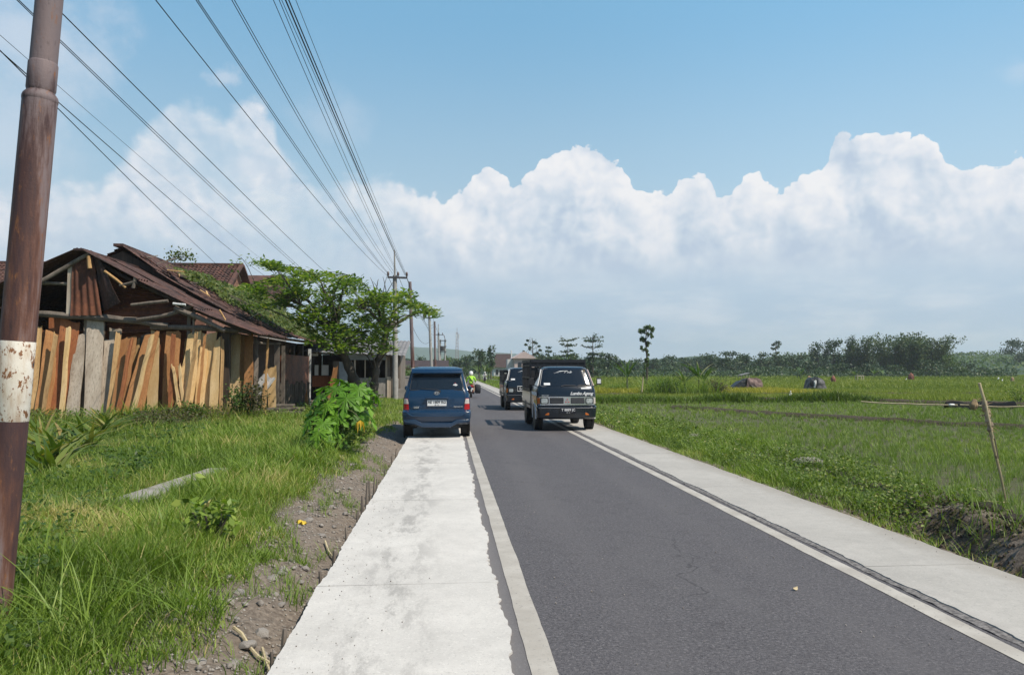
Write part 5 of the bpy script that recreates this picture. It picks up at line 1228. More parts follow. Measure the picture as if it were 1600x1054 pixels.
# papaya with big lobed leaves beside the road
def papaya_leaf(m, tip_from, c, R_, yaw, tilt, droop=.35):
    base = Matrix.Translation(c) @ Matrix.Rotation(yaw, 4, 'Z') @ Matrix.Rotation(tilt, 4, 'Y')
    outline = []
    for k in range(7):
        a = R(-147 + 294 * k / 6 + random.uniform(-5, 5)); L = R_ * (1.05 - .32 * abs(k - 3) / 3) * random.uniform(.9, 1.08)
        for da, rr in ((-23, .20), (-8, .40), (-22, .58), (-6, .56), (-13, .80), (0, 1.0), (13, .80), (6, .56), (22, .58), (8, .40)):
            outline.append((a + R(da), L * rr))
    V = [(0, 0, .02 * R_)] ; mid = []
    for a, r in outline: V.append((r * math.cos(a), r * math.sin(a), -droop * r * r / R_ + .06 * R_ * math.sin(a * 3 + R_ * 40) * r / R_))
    m.add([base @ Vector(v) for v in V], [(0, i, i + 1) for i in range(1, len(outline))])
def papaya(px, py, label, lv, hstem):
    b = gnd(px, py, 0.05); rt = root('papaya_plant', b, label, 'papaya plant'); Y = b.y
    ms, ml, my = M(), M(), M(); top = Vector((0, 0, hstem)); ms.tube([(0, 0, -.1), (.02, 0, hstem * .5), top], [.045, .04, .03], 8); nl = 0
    for (lx, ly, dy, s, yw, tl_, yellow) in lv:
        c = at(lx, ly, Y + dy) - b; a = Vector((0, 0, hstem * random.uniform(.8, 1))); ms.tube(arc(a, c, .10, 6), taper(.012, .007, 6), 5)
        if not yellow: papaya_leaf(ml, a, c, s * .86, yw, tl_); continue
        for k in range(9):
            t_ = k * .7; p1 = c + Vector((math.cos(t_) * .06, math.sin(t_) * .06, -.05)); p2 = p1 + Vector((math.cos(t_) * .03, math.sin(t_) * .03, -random.uniform(.10, .22))); w_ = Vector((-math.sin(t_ + .6), math.cos(t_ + .6), 0)) * .022
            my.add([c, p1 - w_, p2, p1 + w_], [(0, 1, 2, 3)])
    for _ in range(len(lv)):
        lx, ly, dy, s, yw, tl_, _y = random.choice([q for q in lv if not q[6]]); c = at(lx + random.uniform(-16, 16), ly + random.uniform(-8, 22), Y + random.uniform(-.1, .5)) - b; ms.tube(arc(Vector((0, 0, hstem * .9)), c, .10, 6), taper(.012, .007, 6), 5); papaya_leaf(ml, top, c, s * random.uniform(.6, .9), yw + random.uniform(-.7, .7), tl_ + random.uniform(-.25, .4))
    ms.build('stem', MAT['stem_green'], rt); 
    for nm, mm, mt in (('foliage', ml, 'papaya_leaf'), ('yellow_leaf', my, 'yellow_leaf')):
        if mm.v:
            o = mm.build(nm, MAT[mt], rt, smooth=0, fix=False); a = o.data.attributes.new('rnd', 'FLOAT', 'POINT'); a.data.foreach_set('value', np.repeat(rng.random(len(mm.v) // 71 + 1), 71)[:len(mm.v)].astype(np.float32))
            if nm == 'yellow_leaf': o['label'] = 'withered yellow papaya leaf hanging low'
S_ = lambda: random.uniform(-.35, .35)
papaya(532, 712, 'bright green papaya plant with large lobed leaves and one yellow leaf', [
 (560, 606, 0, .40, 4.9, .75, 0), (524, 607, .1, .38, 4.4, .6, 0), (498, 618, -.1, .36, 3.6, .7, 0), (541, 622, -.3, .42, 4.6, .85, 0), (572, 624, .1, .40, 5.6, .8, 0), (512, 632, -.3, .36, 4.1, .8, 0), (550, 644, .2, .36, 5.0, .8, 0), (492, 642, -.2, .34, 3.5, .9, 0), (528, 650, -.4, .34, 4.5, 1.0, 0), (560, 652, -.1, .26, 5.4, .9, 0), (508, 604, .4, .34, 2.4, .3, 0), (545, 600, .4, .36, 1.2, .25, 0), (563, 656, -.2, .17, 5.0, 1.45, 1), (580, 612, .4, .34, .2, .5, 0)], .95)
papaya(497, 716, 'smaller papaya sapling crowding the grass in front of the bigger papaya', [
 (484, 655, 0, .30, 3.8, .7, 0), (506, 660, -.2, .32, 4.8, .8, 0), (478, 668, .1, .28, 3.3, .9, 0), (498, 674, -.3, .30, 4.5, 1.0, 0), (518, 672, 0, .30, 5.3, .9, 0), (492, 646, .3, .28, 2.0, .4, 0), (486, 690, -.2, .26, 4.2, 1.1, 0), (510, 690, -.2, .26, 5.0, 1.1, 0)], .55)
def shrub(px, py, w, h, n, mat, label, size=.09, name='shrub', z0=.05, grp=None, Y=None):
    b = gnd(px, py, z0) if Y is None else Vector((at(px, 578, Y).x, Y, float(gz(at(px, 578, Y).x, Y))))
    rt = root(name, b, label, 'shrub', grp); m = M(); cs = []
    for k in range(9):
        a = random.uniform(0, 6.28); q = Vector((math.cos(a) * w * random.uniform(.1, .8), math.sin(a) * w * random.uniform(.1, .8), h * random.uniform(.35, .9))); m.tube(arc((q.x * .1, q.y * .1, -.05), q, .05, 5, .05), taper(.018 + size * .05, .006, 5), 5); cs.append(q)
    m.build('stem', MAT['bark'], rt); c = np.array([tuple(q) for q in cs])[rng.integers(0, len(cs), n)] + rng.normal(0, 1, (n, 3)) * [w * .30, w * .30, h * .20]; c[:, 2] = np.abs(c[:, 2]) + .02
    V, F = leafquads(c, rng.uniform(.6, 1.3, n) * size, rng.normal(0, .6, (n, 3)) + [.2, -.3, .8], .55); np_mesh('foliage', V, F, MAT[mat], rt, np.repeat(np.clip(rng.normal(.55, .25, n), 0, 1), 4)); return rt
shrub(512, 712, .45, .75, 1100, 'weed_leaf', 'dense leafy shrub at the foot of the papaya plants', .10)
shrub(558, 692, .35, .45, 500, 'verge_weed', 'low weed clump under the yellow papaya leaf', .08)
shrub(566, 650, .5, .9, 900, 'weed_leaf', 'dark shaded bush at the base of the leaning trunk', .12)
shrub(330, 858, .22, .42, 160, 'grass_blade', 'lone broad-leaved weed standing up in the tall grass', .10)
shrub(212, 762, .30, .35, 420, 'weed_leaf', 'dark green weed clump by the old concrete kerb', .07)
shrub(395, 664, .5, 1.15, 800, 'dry_weed', 'tall brownish weeds before the corner planks', .10, Y=24.2)
shrub(372, 660, .4, .9, 600, 'weed_leaf', 'green weeds at the dark corner post', .10, Y=24.0)
shrub(300, 660, .5, .55, 700, 'weed_leaf', 'low dark bush below the broad pale plank', .09, Y=23.6)
# turmeric-like plants with drooping, yellowing leaves near the pole
for k, (px, py) in enumerate(((58, 742), (70, 712), (88, 735), (95, 700), (112, 716), (128, 695), (140, 712), (62, 690), (150, 690), (80, 760), (172, 678), (160, 664), (45, 668))):
    b = gnd(px, py, .1); b.z = float(gz(b.x, b.y)); rt = root('broad_leaf_plant', b, 'plant with drooping yellowing lance leaves growing by the rusty pole', 'plant', 'yellowing plants by the rusty pole')
    n = 17; V, F = blades(np.zeros((n, 3)) + rng.normal(0, .03, (n, 3)) * [1, 1, 0], rng.uniform(.55, .95, n), rng.uniform(.06, .095, n), rng.uniform(0, 6.28, n), rng.uniform(.10, .45, n), rng.uniform(.4, 1.2, n), 6)
    V = V.reshape(n, 7, 2, 3); mid = V.mean(2, keepdims=True); t_ = np.linspace(0, 1, 7)[None, :, None, None]; wd = np.where(t_ < .35, .25 + t_ * 2.0, 1.25 * (1.05 - t_) ** .5 + .1); V = mid + (V - mid) * wd * np.where(t_ > .8, 1.6, 1.2)
    np_mesh('foliage', V.reshape(-1, 3), F, MAT['turmeric_leaf'], rt, np.repeat(rng.random(n), 14), smooth=True)

# ------------------------------------------------------------------ distant trees
def far_tree(px, Y, top, wpx, kind='round', mat='far_leaf', label=None, group=None, cat='tree', name='tree', base=None, dens=1.0):
    x = at(px, 578, Y).x; zb = -.25 if base is None else base; H = at(px, top, Y).z - zb; W_ = wpx / FPX * Y / 2; pxm = Y / FPX
    rt = root(name, (x, Y, zb), label or 'hazy dark rounded tree standing in the treeline beyond the paddies', cat, group if group or label else 'treeline beyond the paddies')
    rr = random.Random(int(px * 7 + Y)); m = M(); cl = []          # cl: centre, (rx,ry,rz), weight
    r0 = max(.10, H * .022)
    if kind == 'round':
        m.tube([(0, 0, 0), (.1, 0, H * .3), (-.05, .1, H * .6)], [r0, r0 * .8, r0 * .4], 7)
        for k in range(16):
            a = rr.uniform(0, 6.28); f = rr.random(); rad = W_ * math.sqrt(rr.random()) * (1 - .45 * f); q = Vector((math.cos(a) * rad * .75, math.sin(a) * rad * .75, H * (.22 + .66 * f)))
            cl.append((q, (W_ * .36, W_ * .36, H * .12), 1)); m.tube(arc((0, 0, H * .25), q, .1, 4), taper(r0 * .4, .02, 4), 4)
    elif kind == 'tier':
        m.tube([(0, 0, 0), (.1, 0, H * .5), (0, 0, H)], [r0, r0 * .7, r0 * .15], 7); nt = 6
        for k in range(nt):
            z = H * (.36 + .60 * k / (nt - 1) + rr.uniform(-.035, .035)); rad = W_ * (1.0 - .10 * k if k < nt - 1 else .75) * rr.uniform(.55, 1.1); nb = rr.randint(4, 8)
            for j in range(nb):
                a = j * 6.283 / nb + rr.uniform(-.5, .5); rj = rad * rr.uniform(.55, 1.15); q = Vector((math.cos(a) * rj, math.sin(a) * rj, z + rj * rr.uniform(-.18, .30))); m.tube(arc((0, 0, z - .2), q, 0, 4), taper(r0 * .3, .02, 4), 4)
                for f in (.45, .7, .95): cl.append((Vector((0, 0, z)).lerp(q, f), (W_ * .20, W_ * .20, H * rr.uniform(.010, .032) + .10), .55 if k > 2 else 1.1))
        for k in range(12): cl.append((Vector((rr.uniform(-.6, .6) * W_, rr.uniform(-.6, .6) * W_, H * rr.uniform(.10, .62))), (W_ * .30, W_ * .30, H * .08), 1))
    elif kind == 'slim':
        m.tube([(0, 0, 0), (.12, 0, H * .4), (-.05, .05, H * .75), (.1, 0, H * .97)], [r0 * .9, r0 * .7, r0 * .5, r0 * .2], 7)
        for f, w_, dx in ((.97, .75, 0), (.93, .8, .5), (.92, .7, -.5), (.84, .6, .35), (.78, .7, -.45), (.70, .6, .3), (.62, .6, -.35), (.56, .55, .3), (.47, .4, 0), (.35, .35, .1), (.2, .35, -.1)):
            q = Vector((dx * W_, rr.uniform(-.4, .4) * W_, H * f))
            for _ in range(4): cl.append((q + Vector((rr.uniform(-.4, .4) * W_ * w_, rr.uniform(-.4, .4) * W_, rr.uniform(-.04, .025) * H)), (W_ * .30 * w_, W_ * .30 * w_, H * .030), .5))
            m.tube(arc((0, 0, H * f - .5), q, .05, 4), taper(r0 * .3, .015, 4), 4)
    elif kind == 'bare':
        m.tube([(0, 0, 0), (.1, 0, H * .5), (0, 0, H)], [r0, r0 * .7, r0 * .2], 7)
        for k in range(13):
            z = H * (.42 + .5 * k / 13); a = k * 2.4; rad = W_ * (1.05 - .5 * k / 13); q = Vector((math.cos(a) * rad, math.sin(a) * rad, z + rad * .4)); m.tube(arc((0, 0, z), q, -.1, 5), taper(r0 * .35, .03, 5), 4)
            for f in (.5, .75): s = Vector((0, 0, z)).lerp(q, f); m.tube([s, s + Vector((rr.uniform(-.7, .7), rr.uniform(-.7, .7), .9))], [.05, .02], 4)
            cl.append((q, (W_ * .12, W_ * .12, .2), .12))
    elif kind == 'bamboo':
        for k in range(20):
            a = rr.uniform(0, 6.28); rad = W_ * .35 * math.sqrt(rr.random()); lean = W_ * rr.uniform(.2, .85); hh = H * rr.uniform(.72, 1.0); p0 = Vector((math.cos(a) * rad, math.sin(a) * rad, 0)); p1 = p0 + Vector((math.cos(a) * lean * .35, math.sin(a) * lean * .35, hh * .75)); p2 = p0 + Vector((math.cos(a) * lean, math.sin(a) * lean, hh * rr.uniform(.9, 1.0)))
            m.tube(smoothpath([p0, p1, p2], 4), taper(.07, .02, 9), 5)
            for f in np.linspace(.15, 1, 9): q = p0.lerp(p1, f / .75) if f < .75 else p1.lerp(p2, (f - .75) / .25); cl.append((q, (W_ * .22, W_ * .22, H * .06), .8))
    m.build('trunk', MAT['bark'], rt, smooth=60)
    if cl:
        ls = 3.0 * pxm; tot = W_ * 2 * H * .62 / (ls * ls) * 7.0 * dens
        if kind in ('tier', 'slim'): tot *= .75
        wsum = sum(c[2] for c in cl); Ps = []
        for q, rad, w_ in cl:
            n = max(4, int(tot * w_ / wsum)); d = rng.normal(size=(n, 3)); d /= np.linalg.norm(d, axis=1, keepdims=True); Ps.append(np.array(q)[None] + d * np.array(rad)[None] * (rng.random((n, 1)) ** .45) * (1 + .25 * rng.normal(size=(n, 1))))
        Pn = np.concatenate(Ps); Pn[:, 2] = np.maximum(Pn[:, 2], .1); n = len(Pn)
        V, F = leafquads(Pn, rng.uniform(.6, 1.5, n) * ls, rng.normal(0, .7, (n, 3)) + [.2, -.3, .5], .6); np_mesh('crown', V, F, MAT[mat], rt, np.repeat(np.clip(rng.normal(.5, .25, n), 0, 1), 4))
    return rt
FT = far_tree
FT(926, 150, 524, 50, 'tier', label='tall tree with flat pagoda-like branch tiers rising above the nearest truck')
FT(887, 158, 529, 48, 'tier', label='broad tree with upswept tiers just before the tall pagoda-like tree')
FT(832, 172, 528, 32, 'bare', label='almost bare tree with thin spreading branches beside the pinkish house')
FT(857, 200, 541, 17, 'tier', label='small slender tiered treetop between the bare tree and the broad tiered one')
FT(1010, 86, 508, 28, 'slim', 'far_leaf_light', label='tall thin tree with a tufted top standing alone in the paddies', dens=2.2)
FT(1213, 228, 533, 24, 'slim', label='narrow tree poking above the even treeline right of the brown tent', name='tree')
FT(748, 168, 540, 38, 'round', label='dense dark tree where the road disappears, beside the brown-roofed house')
FT(767, 160, 537, 22, 'round', label='narrow upright dark tree touching the brown-roofed house')
FT(784, 205, 550, 32, 'round', label='dark tree peeping over the brown roof')
FT(662, 130, 553, 34, 'round', label='dark tree behind the bare rusty pole and the blue car')
FT(697, 165, 552, 30, 'round', label='bushy tree below the transformer frame', mat='far_leaf_light')
FT(716, 190, 558, 30, 'round', label='low dark tree at the foot of the far lattice mast')
FT(1330, 205, 520, 30, 'round', label='round-headed tree topping the bamboo grove at its left shoulder')
FT(1278, 210, 531, 44, 'round', label='dark tree at the left end of the bamboo grove')
FT(1303, 207, 527, 44, 'round', label='second dark tree at the left end of the bamboo grove')
for a in ((1352, 202, 526, 64), (1392, 195, 521, 70), (1432, 192, 522, 72), (1466, 192, 522, 66), (1416, 205, 519, 60)):
    FT(*a, 'bamboo', 'bamboo_leaf', label='feathery bamboo clump in the tall grove beyond the paddies', group='bamboo grove', cat='bamboo clump', name='bamboo_clump', dens=2.0)
FT(1594, 300, 528, 70, 'round', label='big dark tree on the hillside at the edge of the view', base=1.5)
for px, Y, top, w, *mt in ((842, 178, 549, 44), (870, 168, 551, 42), (903, 160, 553, 44), (922, 152, 556, 40), (948, 176, 549, 40), (968, 190, 553, 36), (990, 262, 556, 46), (1022, 245, 556, 46), (1047, 232, 552, 46), (1070, 262, 557, 44), (1096, 300, 556, 50), (1112, 222, 549, 60), (1142, 215, 546, 62), (1166, 226, 549, 52), (1188, 222, 549, 50), (1216, 216, 550, 52), (1243, 222, 548, 54), (1262, 184, 561, 52), (1308, 184, 563, 60), (1356, 182, 566, 62), (1404, 182, 566, 62), (1452, 182, 560, 60), (1488, 184, 553, 52, 'far_leaf_light'), (1512, 194, 563, 50), (1535, 200, 572, 46), (1330, 204, 545, 60), (1380, 206, 545, 60), (1440, 206, 540, 70), (640, 150, 562, 30), (680, 210, 558, 34), (730, 215, 553, 26)):
    FT(px, Y, top, w, 'round', *(mt or ['far_leaf']))
# plants with long arching leaves: bananas, palms
def fan_plant(px, Y, top, label, kind='banana', n=12, cat='banana plant', grp=None, wl=None, mat='banana_leaf', zb=-.2):
    x = at(px, 578, Y).x; H = at(px, top, Y).z - zb; name = cat.replace(' ', '_'); rt = root(name, (x, Y, zb), label, cat, grp); m = M(); hs = H * (.42 if kind == 'banana' else .55)
    m.tube([(0, 0, -.1), (0, 0, hs)], [.11 if kind == 'banana' else .14, .07], 8); m.build('stem', MAT['stem_green' if kind == 'banana' else 'bark'], rt)
    L = H - hs; az = rng.uniform(0, 6.28, n); V, F = blades(np.tile([0, 0, hs], (n, 1)).astype(float), rng.uniform(.9, 1.35, n) * L, np.full(n, (wl or .20) * .72), az, rng.uniform(.10, .75, n), rng.uniform(.1, .9, n), 7)
    V = V.reshape(n, 8, 2, 3); mid = V.mean(2, keepdims=True); t_ = np.linspace(0, 1, 8)[None, :, None, None]; V = mid + (V - mid) * np.where(t_ < .2, .2, 1.3); V[:, -1] = mid[:, -1]
    np_mesh('foliage', V.reshape(-1, 3), F, MAT[mat], rt, np.repeat(rng.random(n), 16), smooth=True); return rt
fan_plant(980, 66, 563, 'banana plant with ragged upright leaves on the grass mound next to the truck', n=10)
fan_plant(1070, 58, 576, 'pale withered banana plant in the middle of the grass mound', n=9)
fan_plant(1092, 58, 561, 'tallest banana plant at the far end of the grass mound', n=8)
fan_plant(1100, 60, 572, 'banana plant with hanging dry leaf at the end of the grass mound', n=8)
fan_plant(1251, 130, 573, 'banana plant behind the black tarpaulin heap', n=9, wl=.35)
fan_plant(1336, 150, 579, 'small banana plant by the little field table', n=8, wl=.35)
fan_plant(1366, 150, 576, 'banana plant standing before the bamboo grove past the field table', n=9, wl=.4)
fan_plant(1380, 148, 577, 'second banana plant before the bamboo grove past the field table', n=9, wl=.4)
fan_plant(884, 120, 553, 'light green young palm behind the cargo cage of the truck', 'palm', 12, 'palm', wl=.22, mat='far_leaf_light')
for px, Y, top in ((750, 120, 570), (757, 118, 568), (763, 122, 571)): fan_plant(px, Y, top, 'yellow-green arching plant at the far end of the road', 'banana', 14, 'arching plant', 'arching plants at the road end', wl=.22, mat='far_leaf_light', zb=0)
fan_plant(1585, 70, 608, 'low leafy banana shoot at the edge of the view beyond the tied stick', n=9, wl=.2)
# grass mounds with bushes in the paddies
def mound(px0, px1, Y, h, label):
    x0, x1 = at(px0, 578, Y).x, at(px1, 578, Y).x; rt = root('reed_clump', ((x0 + x1) / 2, Y, -.3), label, 'reed clump'); n = int(260 * (x1 - x0))
    x = rng.uniform(x0, x1, n); y = Y + rng.normal(0, 1.3, n); e = np.clip(1 - np.abs((x - (x0 + x1) / 2) / ((x1 - x0) / 2)) ** 4, .15, 1)
    V, F = blades(np.stack([x - (x0 + x1) / 2, y - Y, 0 * x], 1), rng.uniform(.5, 1.1, n) * h * e * (.6 + .7 * vnoise(x, y, .7, 2)), rng.uniform(.02, .04, n), rng.uniform(0, 6.28, n), rng.uniform(.05, .4, n), rng.uniform(.1, .7, n), 3)
    np_mesh('reeds', V, F, MAT['grass_blade'], rt, np.repeat(np.clip(rng.normal(.45, .2, n), 0, 1), 8)); 
mound(1000, 1075, 57.5, 2.0, 'tall green reed clump below the pale banana plant')
mound(1075, 1116, 57, 1.7, 'darker reed clump at the tent end of the grass mound')
mound(940, 1000, 68, 1.0, 'low reed clump behind the truck around the ragged banana plant')
shrub(1118, 600, .9, 1.0, 900, 'dry_weed', 'brownish dry bush at the end of the grass mound', .13, Y=56.5)
shrub(1046, 600, 1.2, 1.2, 900, 'weed_leaf', 'dark green bush in the grass mound', .14, Y=56.2)
shrub(1592, 622, 1.0, .9, 900, 'verge_weed', 'leafy bush on the field bund at the edge of the view', .10, Y=40)
for px, Y, w, h, lb in ((632, 75, 1.2, 1.7, 'light green bush between the workshop and the blue car'), (646, 95, 1.5, 1.8, 'light green bush beyond the bare rusty pole')):
    shrub(px, 600, w, h, 900, 'far_leaf_light', lb, .18, Y=Y)
shrub(729, 600, .9, 2.0, 700, 'far_leaf', 'dark rounded bush at the far left road edge beyond the motorcyclist', .2, Y=100)
# far-off woods that read as one mass
n = 26000; px = np.concatenate([rng.uniform(560, 1640, n * 3 // 4), rng.uniform(900, 1640, n // 4)]); n = len(px); Yd = rng.uniform(330, 420, n)
hz = 3.2 + 3.6 * vnoise(px, px * 0, .035, 3) + 2.2 * vnoise(px, px * 0, .12, 5); P_ = np.stack([(px - 700) / 1200 * Yd, Yd, -.2 + hz * rng.random(n) ** .7], 1)
V, F = leafquads(P_, rng.uniform(.7, 1.6, n) * 1.3, rng.normal(0, .7, (n, 3)) + [.2, -.3, .5], .7); tag(np_mesh('woods', V, F, MAT['far_leaf'], rnd=np.repeat(np.clip(rng.normal(.5, .25, n), 0, 1), 4)), kind='stuff')
# undergrowth along the near foot of the treeline
n = 12000; px = rng.uniform(860, 1640, n); Yd = 150 + 25 * vnoise(px, px * 0, .02, 2) + rng.uniform(0, 40, n); P_ = np.stack([(px - 700) / 1200 * Yd, Yd, -.2 + (1.0 + 2.4 * vnoise(px, px * 0, .06, 7)) * rng.random(n)], 1)
V, F = leafquads(P_, rng.uniform(.5, 1.3, n) * .55, rng.normal(0, .7, (n, 3)) + [.2, -.3, .5], .7); tag(np_mesh('undergrowth', V, F, MAT['far_leaf'], rnd=np.repeat(np.clip(rng.normal(.55, .25, n), 0, 1), 4)), kind='stuff')
# ------------------------------------------------------------------ vehicles
class Shell:
    """a car body as a stack of rounded outlines; the face at -Y is the one towards the photograph"""
    def __init__(s, lv, bow=.04): s.lv = lv; s.bow = bow
    def at(s, z):
        L = s.lv; z = min(max(z, L[0][0]), L[-1][0])
        for a, b in zip(L[:-1], L[1:]):
            if a[0] <= z <= b[0]: t_ = (z - a[0]) / (b[0] - a[0]); return [a[i] + (b[i] - a[i]) * t_ for i in range(5)]
    def ring(s, z):
        _, hw, y0, y1, rc = s.at(z); P_ = []; nc = 6
        for cx, cy, a0 in ((hw - rc, y0 + rc, -90), (hw - rc, y1 - rc, 0), (-hw + rc, y1 - rc, 90), (-hw + rc, y0 + rc, 180)):
            for k in range(nc + 1): a = R(a0 + 90 * k / nc); P_.append([cx + rc * math.cos(a), cy + rc * math.sin(a), z])
        for k in range(1, 8): P_.append([(-hw + rc) + (2 * hw - 2 * rc) * k / 8, y0, z])
        for p_ in P_:
            f = 1 - min(1, max(0, (p_[1] - y0) / .5)); p_[1] += s.bow * (p_[0] / hw) ** 2 * f
        return [tuple(p_) for p_ in P_]
    def mesh(s, extra=()):
        zs = sorted(set([l[0] for l in s.lv] + list(extra))); m = M(); m.rings([s.ring(z) for z in zs]); return m
    def face(s, x, z):
        _, hw, y0, y1, rc = s.at(z); y = y0 + s.bow * (x / hw) ** 2; e = abs(x) - (hw - rc)
        if e > 0: y += rc - math.sqrt(max(0, rc * rc - min(e, rc) ** 2))
        return y
    def side(s, y, z): return s.at(z)[1]
def rq(z0, z1, b0, b1, t0, t1, r):
    """limits of a rounded quad: at height z the span [x0, x1]; b = bottom, t = top"""
    def f(z):
        k = (z - z0) / (z1 - z0); x0, x1 = b0 + (t0 - b0) * k, b1 + (t1 - b1) * k; e = max(0, r - (z - z0), r - (z1 - z)); i = r - math.sqrt(max(0, r * r - min(e, r) ** 2)) if e > 0 else 0
        return x0 + i, x1 - i
    return f
def rows(z0, z1, r, n=6): 
    k = [z0 + r * (1 - math.cos(R(15 * i))) for i in range(7)] if r > 0 else [z0]
    return sorted(set([round(q, 5) for q in k + [z0 + z1 - q for q in k] + list(np.linspace(z0 + r, z1 - r, n))]))
def patch(sh, z0, z1, b0, b1, t0=None, t1=None, r=.03, off=.008, th=.02, nx=13, n=6):
    t0 = b0 if t0 is None else t0; t1 = b1 if t1 is None else t1; f = rq(z0, z1, b0, b1, t0, t1, r); m = M()
    def fn(z, v): x0, x1 = f(z); x = x0 + (x1 - x0) * v; return (x, sh.face(x, z) - off, z)
    m.slab(fn, rows(z0, z1, r, n), np.linspace(0, 1, nx), (0, th, 0)); return m
def side_patch(sh, sgn, z0, z1, y0, y1, t0, t1, r=.04, off=.006, th=.02):
    f = rq(z0, z1, y0, y1, t0, t1, r); m = M()
    def fn(z, v): a, b = f(z); y = a + (b - a) * v; return (sgn * (sh.side(y, z) + off), y, z)
    m.slab(fn, rows(z0, z1, r), np.linspace(0, 1, 7), (-sgn * th, 0, 0)); return m
def wheel(parent, x, y, r, w, rim='plastic_grey', ang=0):
    s = 1 if x > 0 else -1; m = M(); m.lathe([(r * .60, -w / 2), (r * .93, -w / 2), (r, -w * .36), (r, w * .36), (r * .93, w / 2), (r * .60, w / 2)], 'X', (x, y, r), 28); o = m.build('wheel', MAT['rubber'], parent, smooth=35)
    m = M(); m.lathe([(r * .60, w * .30 * s), (r * .56, w * .44 * s), (r * .30, w * .34 * s), (r * .16, w * .50 * s), (r * .02, w * .50 * s)], 'X', (x, y, r), 20); m.build('rim', MAT[rim], o); return o

# blue family van seen from behind
K_ = root('blue_van', (at(682.5, 578, 18.95).x, 18.95, 0), 'dark blue family van parked half on the white slab, seen from behind', 'van')
sh = Shell([(.36, .79, .10, 4.28, .12), (.46, .825, .04, 4.34, .14), (.62, .835, .03, 4.35, .14), (.72, .825, .05, 4.34, .13), (.95, .82, .05, 4.25, .12), (1.06, .80, .07, 3.55, .12), (1.16, .765, .10, 3.30, .12), (1.22, .735, .13, 3.15, .12), (1.40, .695, .20, 2.85, .12), (1.56, .655, .28, 2.6, .12), (1.65, .635, .30, 2.45, .12), (1.71, .60, .34, 2.3, .12), (1.745, .53, .44, 2.15, .12), (1.76, .40, .6, 1.95, .12)])
kp = lambda nm, m, mt, par=None, **k: m.build(nm, MAT[mt], par or K_, **k)
body = kp('body', sh.mesh((.82, 1.3, 1.48)), 'paint_blue', smooth=35)
kp('rear_window', patch(sh, 1.195, 1.565, -.655, .655, -.575, .575, .05, .006), 'dark_glass')
m = M()
f = rq(1.18, 1.58, -.672, .672, -.59, .59, .055); fi = rq(1.197, 1.563, -.650, .650, -.571, .571, .045)
def rim_pts(f, z0, z1, r): 
    zz = rows(z0, z1, r); L = [(f(z)[0], z) for z in zz]; Rr = [(f(z)[1], z) for z in reversed(zz)]; return L + Rr
for a in rim_pts(f, 1.18, 1.58, .055), : m.tube([Vector((x, sh.face(x, z) - .004, z)) for x, z in a + a[:1]], .011, 5)
kp('window_seal', m, 'plastic_black')
m = M(); pr = [(-.62, .345), (-.40, .315), (0, .30), (.40, .315), (.62, .345)]
m.rings([[(x, y - d, z) for x, y in pr] + [(x, .62, z) for x, y in reversed(pr)] for z, d in ((1.588, .12), (1.60, .155), (1.672, .125), (1.705, .06), (1.716, .0))]); kp('spoiler', m, 'paint_blue', smooth=45)
# tailgate shut lines, plate recess, plate
m = M(); m.tube([(-.66, sh.face(-.66, 1.16) - .003, 1.16), (-.70, sh.face(-.70, .98) - .002, .98), (-.64, sh.face(-.64, .74) - .003, .735), (0, sh.face(0, .735) - .003, .735), (.64, sh.face(.64, .735) - .003, .735), (.70, sh.face(.70, .98) - .002, .98), (.66, sh.face(.66, 1.16) - .003, 1.16)], .006, 4); kp('shut_line', m, 'plastic_black')
m = M(); fy = lambda x, z: sh.face(x, z) - .004
m.add([(-.40, fy(-.40, .975), .975), (.44, fy(.44, .975), .975), (.44, fy(.44, .735), .745), (-.34, fy(-.34, .735), .745), (-.27, fy(0, .96) + .006, .965), (.34, fy(0, .96) + .006, .965), (.34, fy(0, .75) + .006, .755), (-.25, fy(0, .75) + .006, .755)], [(0, 1, 5, 4), (1, 2, 6, 5), (2, 3, 7, 6), (3, 0, 4, 7), (4, 5, 6, 7)])
kp('plate_recess', m, 'paint_blue', smooth=0)
m = M(); m.box((.005, .028, .866), (.47, .014, .145)); pl = kp('number_plate', m, 'plate_white', bevel=.004)
m = M(); text(m, 'AE 1809 RG', .088, (.005, .0185, .885), bold=.0012); text(m, '09 · 27', .036, (.005, .0185, .818)); kp('lettering', m, 'ink_black', pl, smooth=0, fix=False)
m = M(); m.box((.005, .02, .985), (.56, .06, .035)); kp('plate_lamp_bar', m, 'paint_blue', bevel=.01)
# emblem, badges, sticker, wiper
m = M(); 
for rx, rz, dz in ((.062, .040, 0), (.024, .038, 0), (.040, .016, .012)): m.tube([(rx * math.cos(a), sh.face(0, 1.10) - .014, 1.105 + dz + rz * math.sin(a)) for a in np.linspace(0, 6.2832, 25)], .006, 5, cap=False)
kp('emblem', m, 'chrome')
m = M(); text(m, 'LGX', .062, (-.50, sh.face(-.5, .745) - .010, .757), .25, .012, 1.1, .003); kp('badge', m, 'chrome', smooth=0, fix=False)
m = M(); text(m, 'KIJANG EFI', .042, (.53, sh.face(.53, .77) - .010, .772), 0, .010, 1.1, .001); kp('badge', m, 'chrome', smooth=0, fix=False)
m = M(); c = (.455, 1.305); yy = sh.face(*c) - .012; m.prism([(c[0] - .062, yy, c[1]), (c[0], yy - .004, c[1] - .04), (c[0] + .062, yy, c[1]), (c[0], yy + .004, c[1] + .04)], (0, .004, 0)); kp('sticker', m, 'decal_white', smooth=0)
m = M(); text(m, 'OK', .03, (c[0], yy - .006, c[1] + .045), 0, .004); kp('sticker', m, 'decal_red', smooth=0, fix=False)
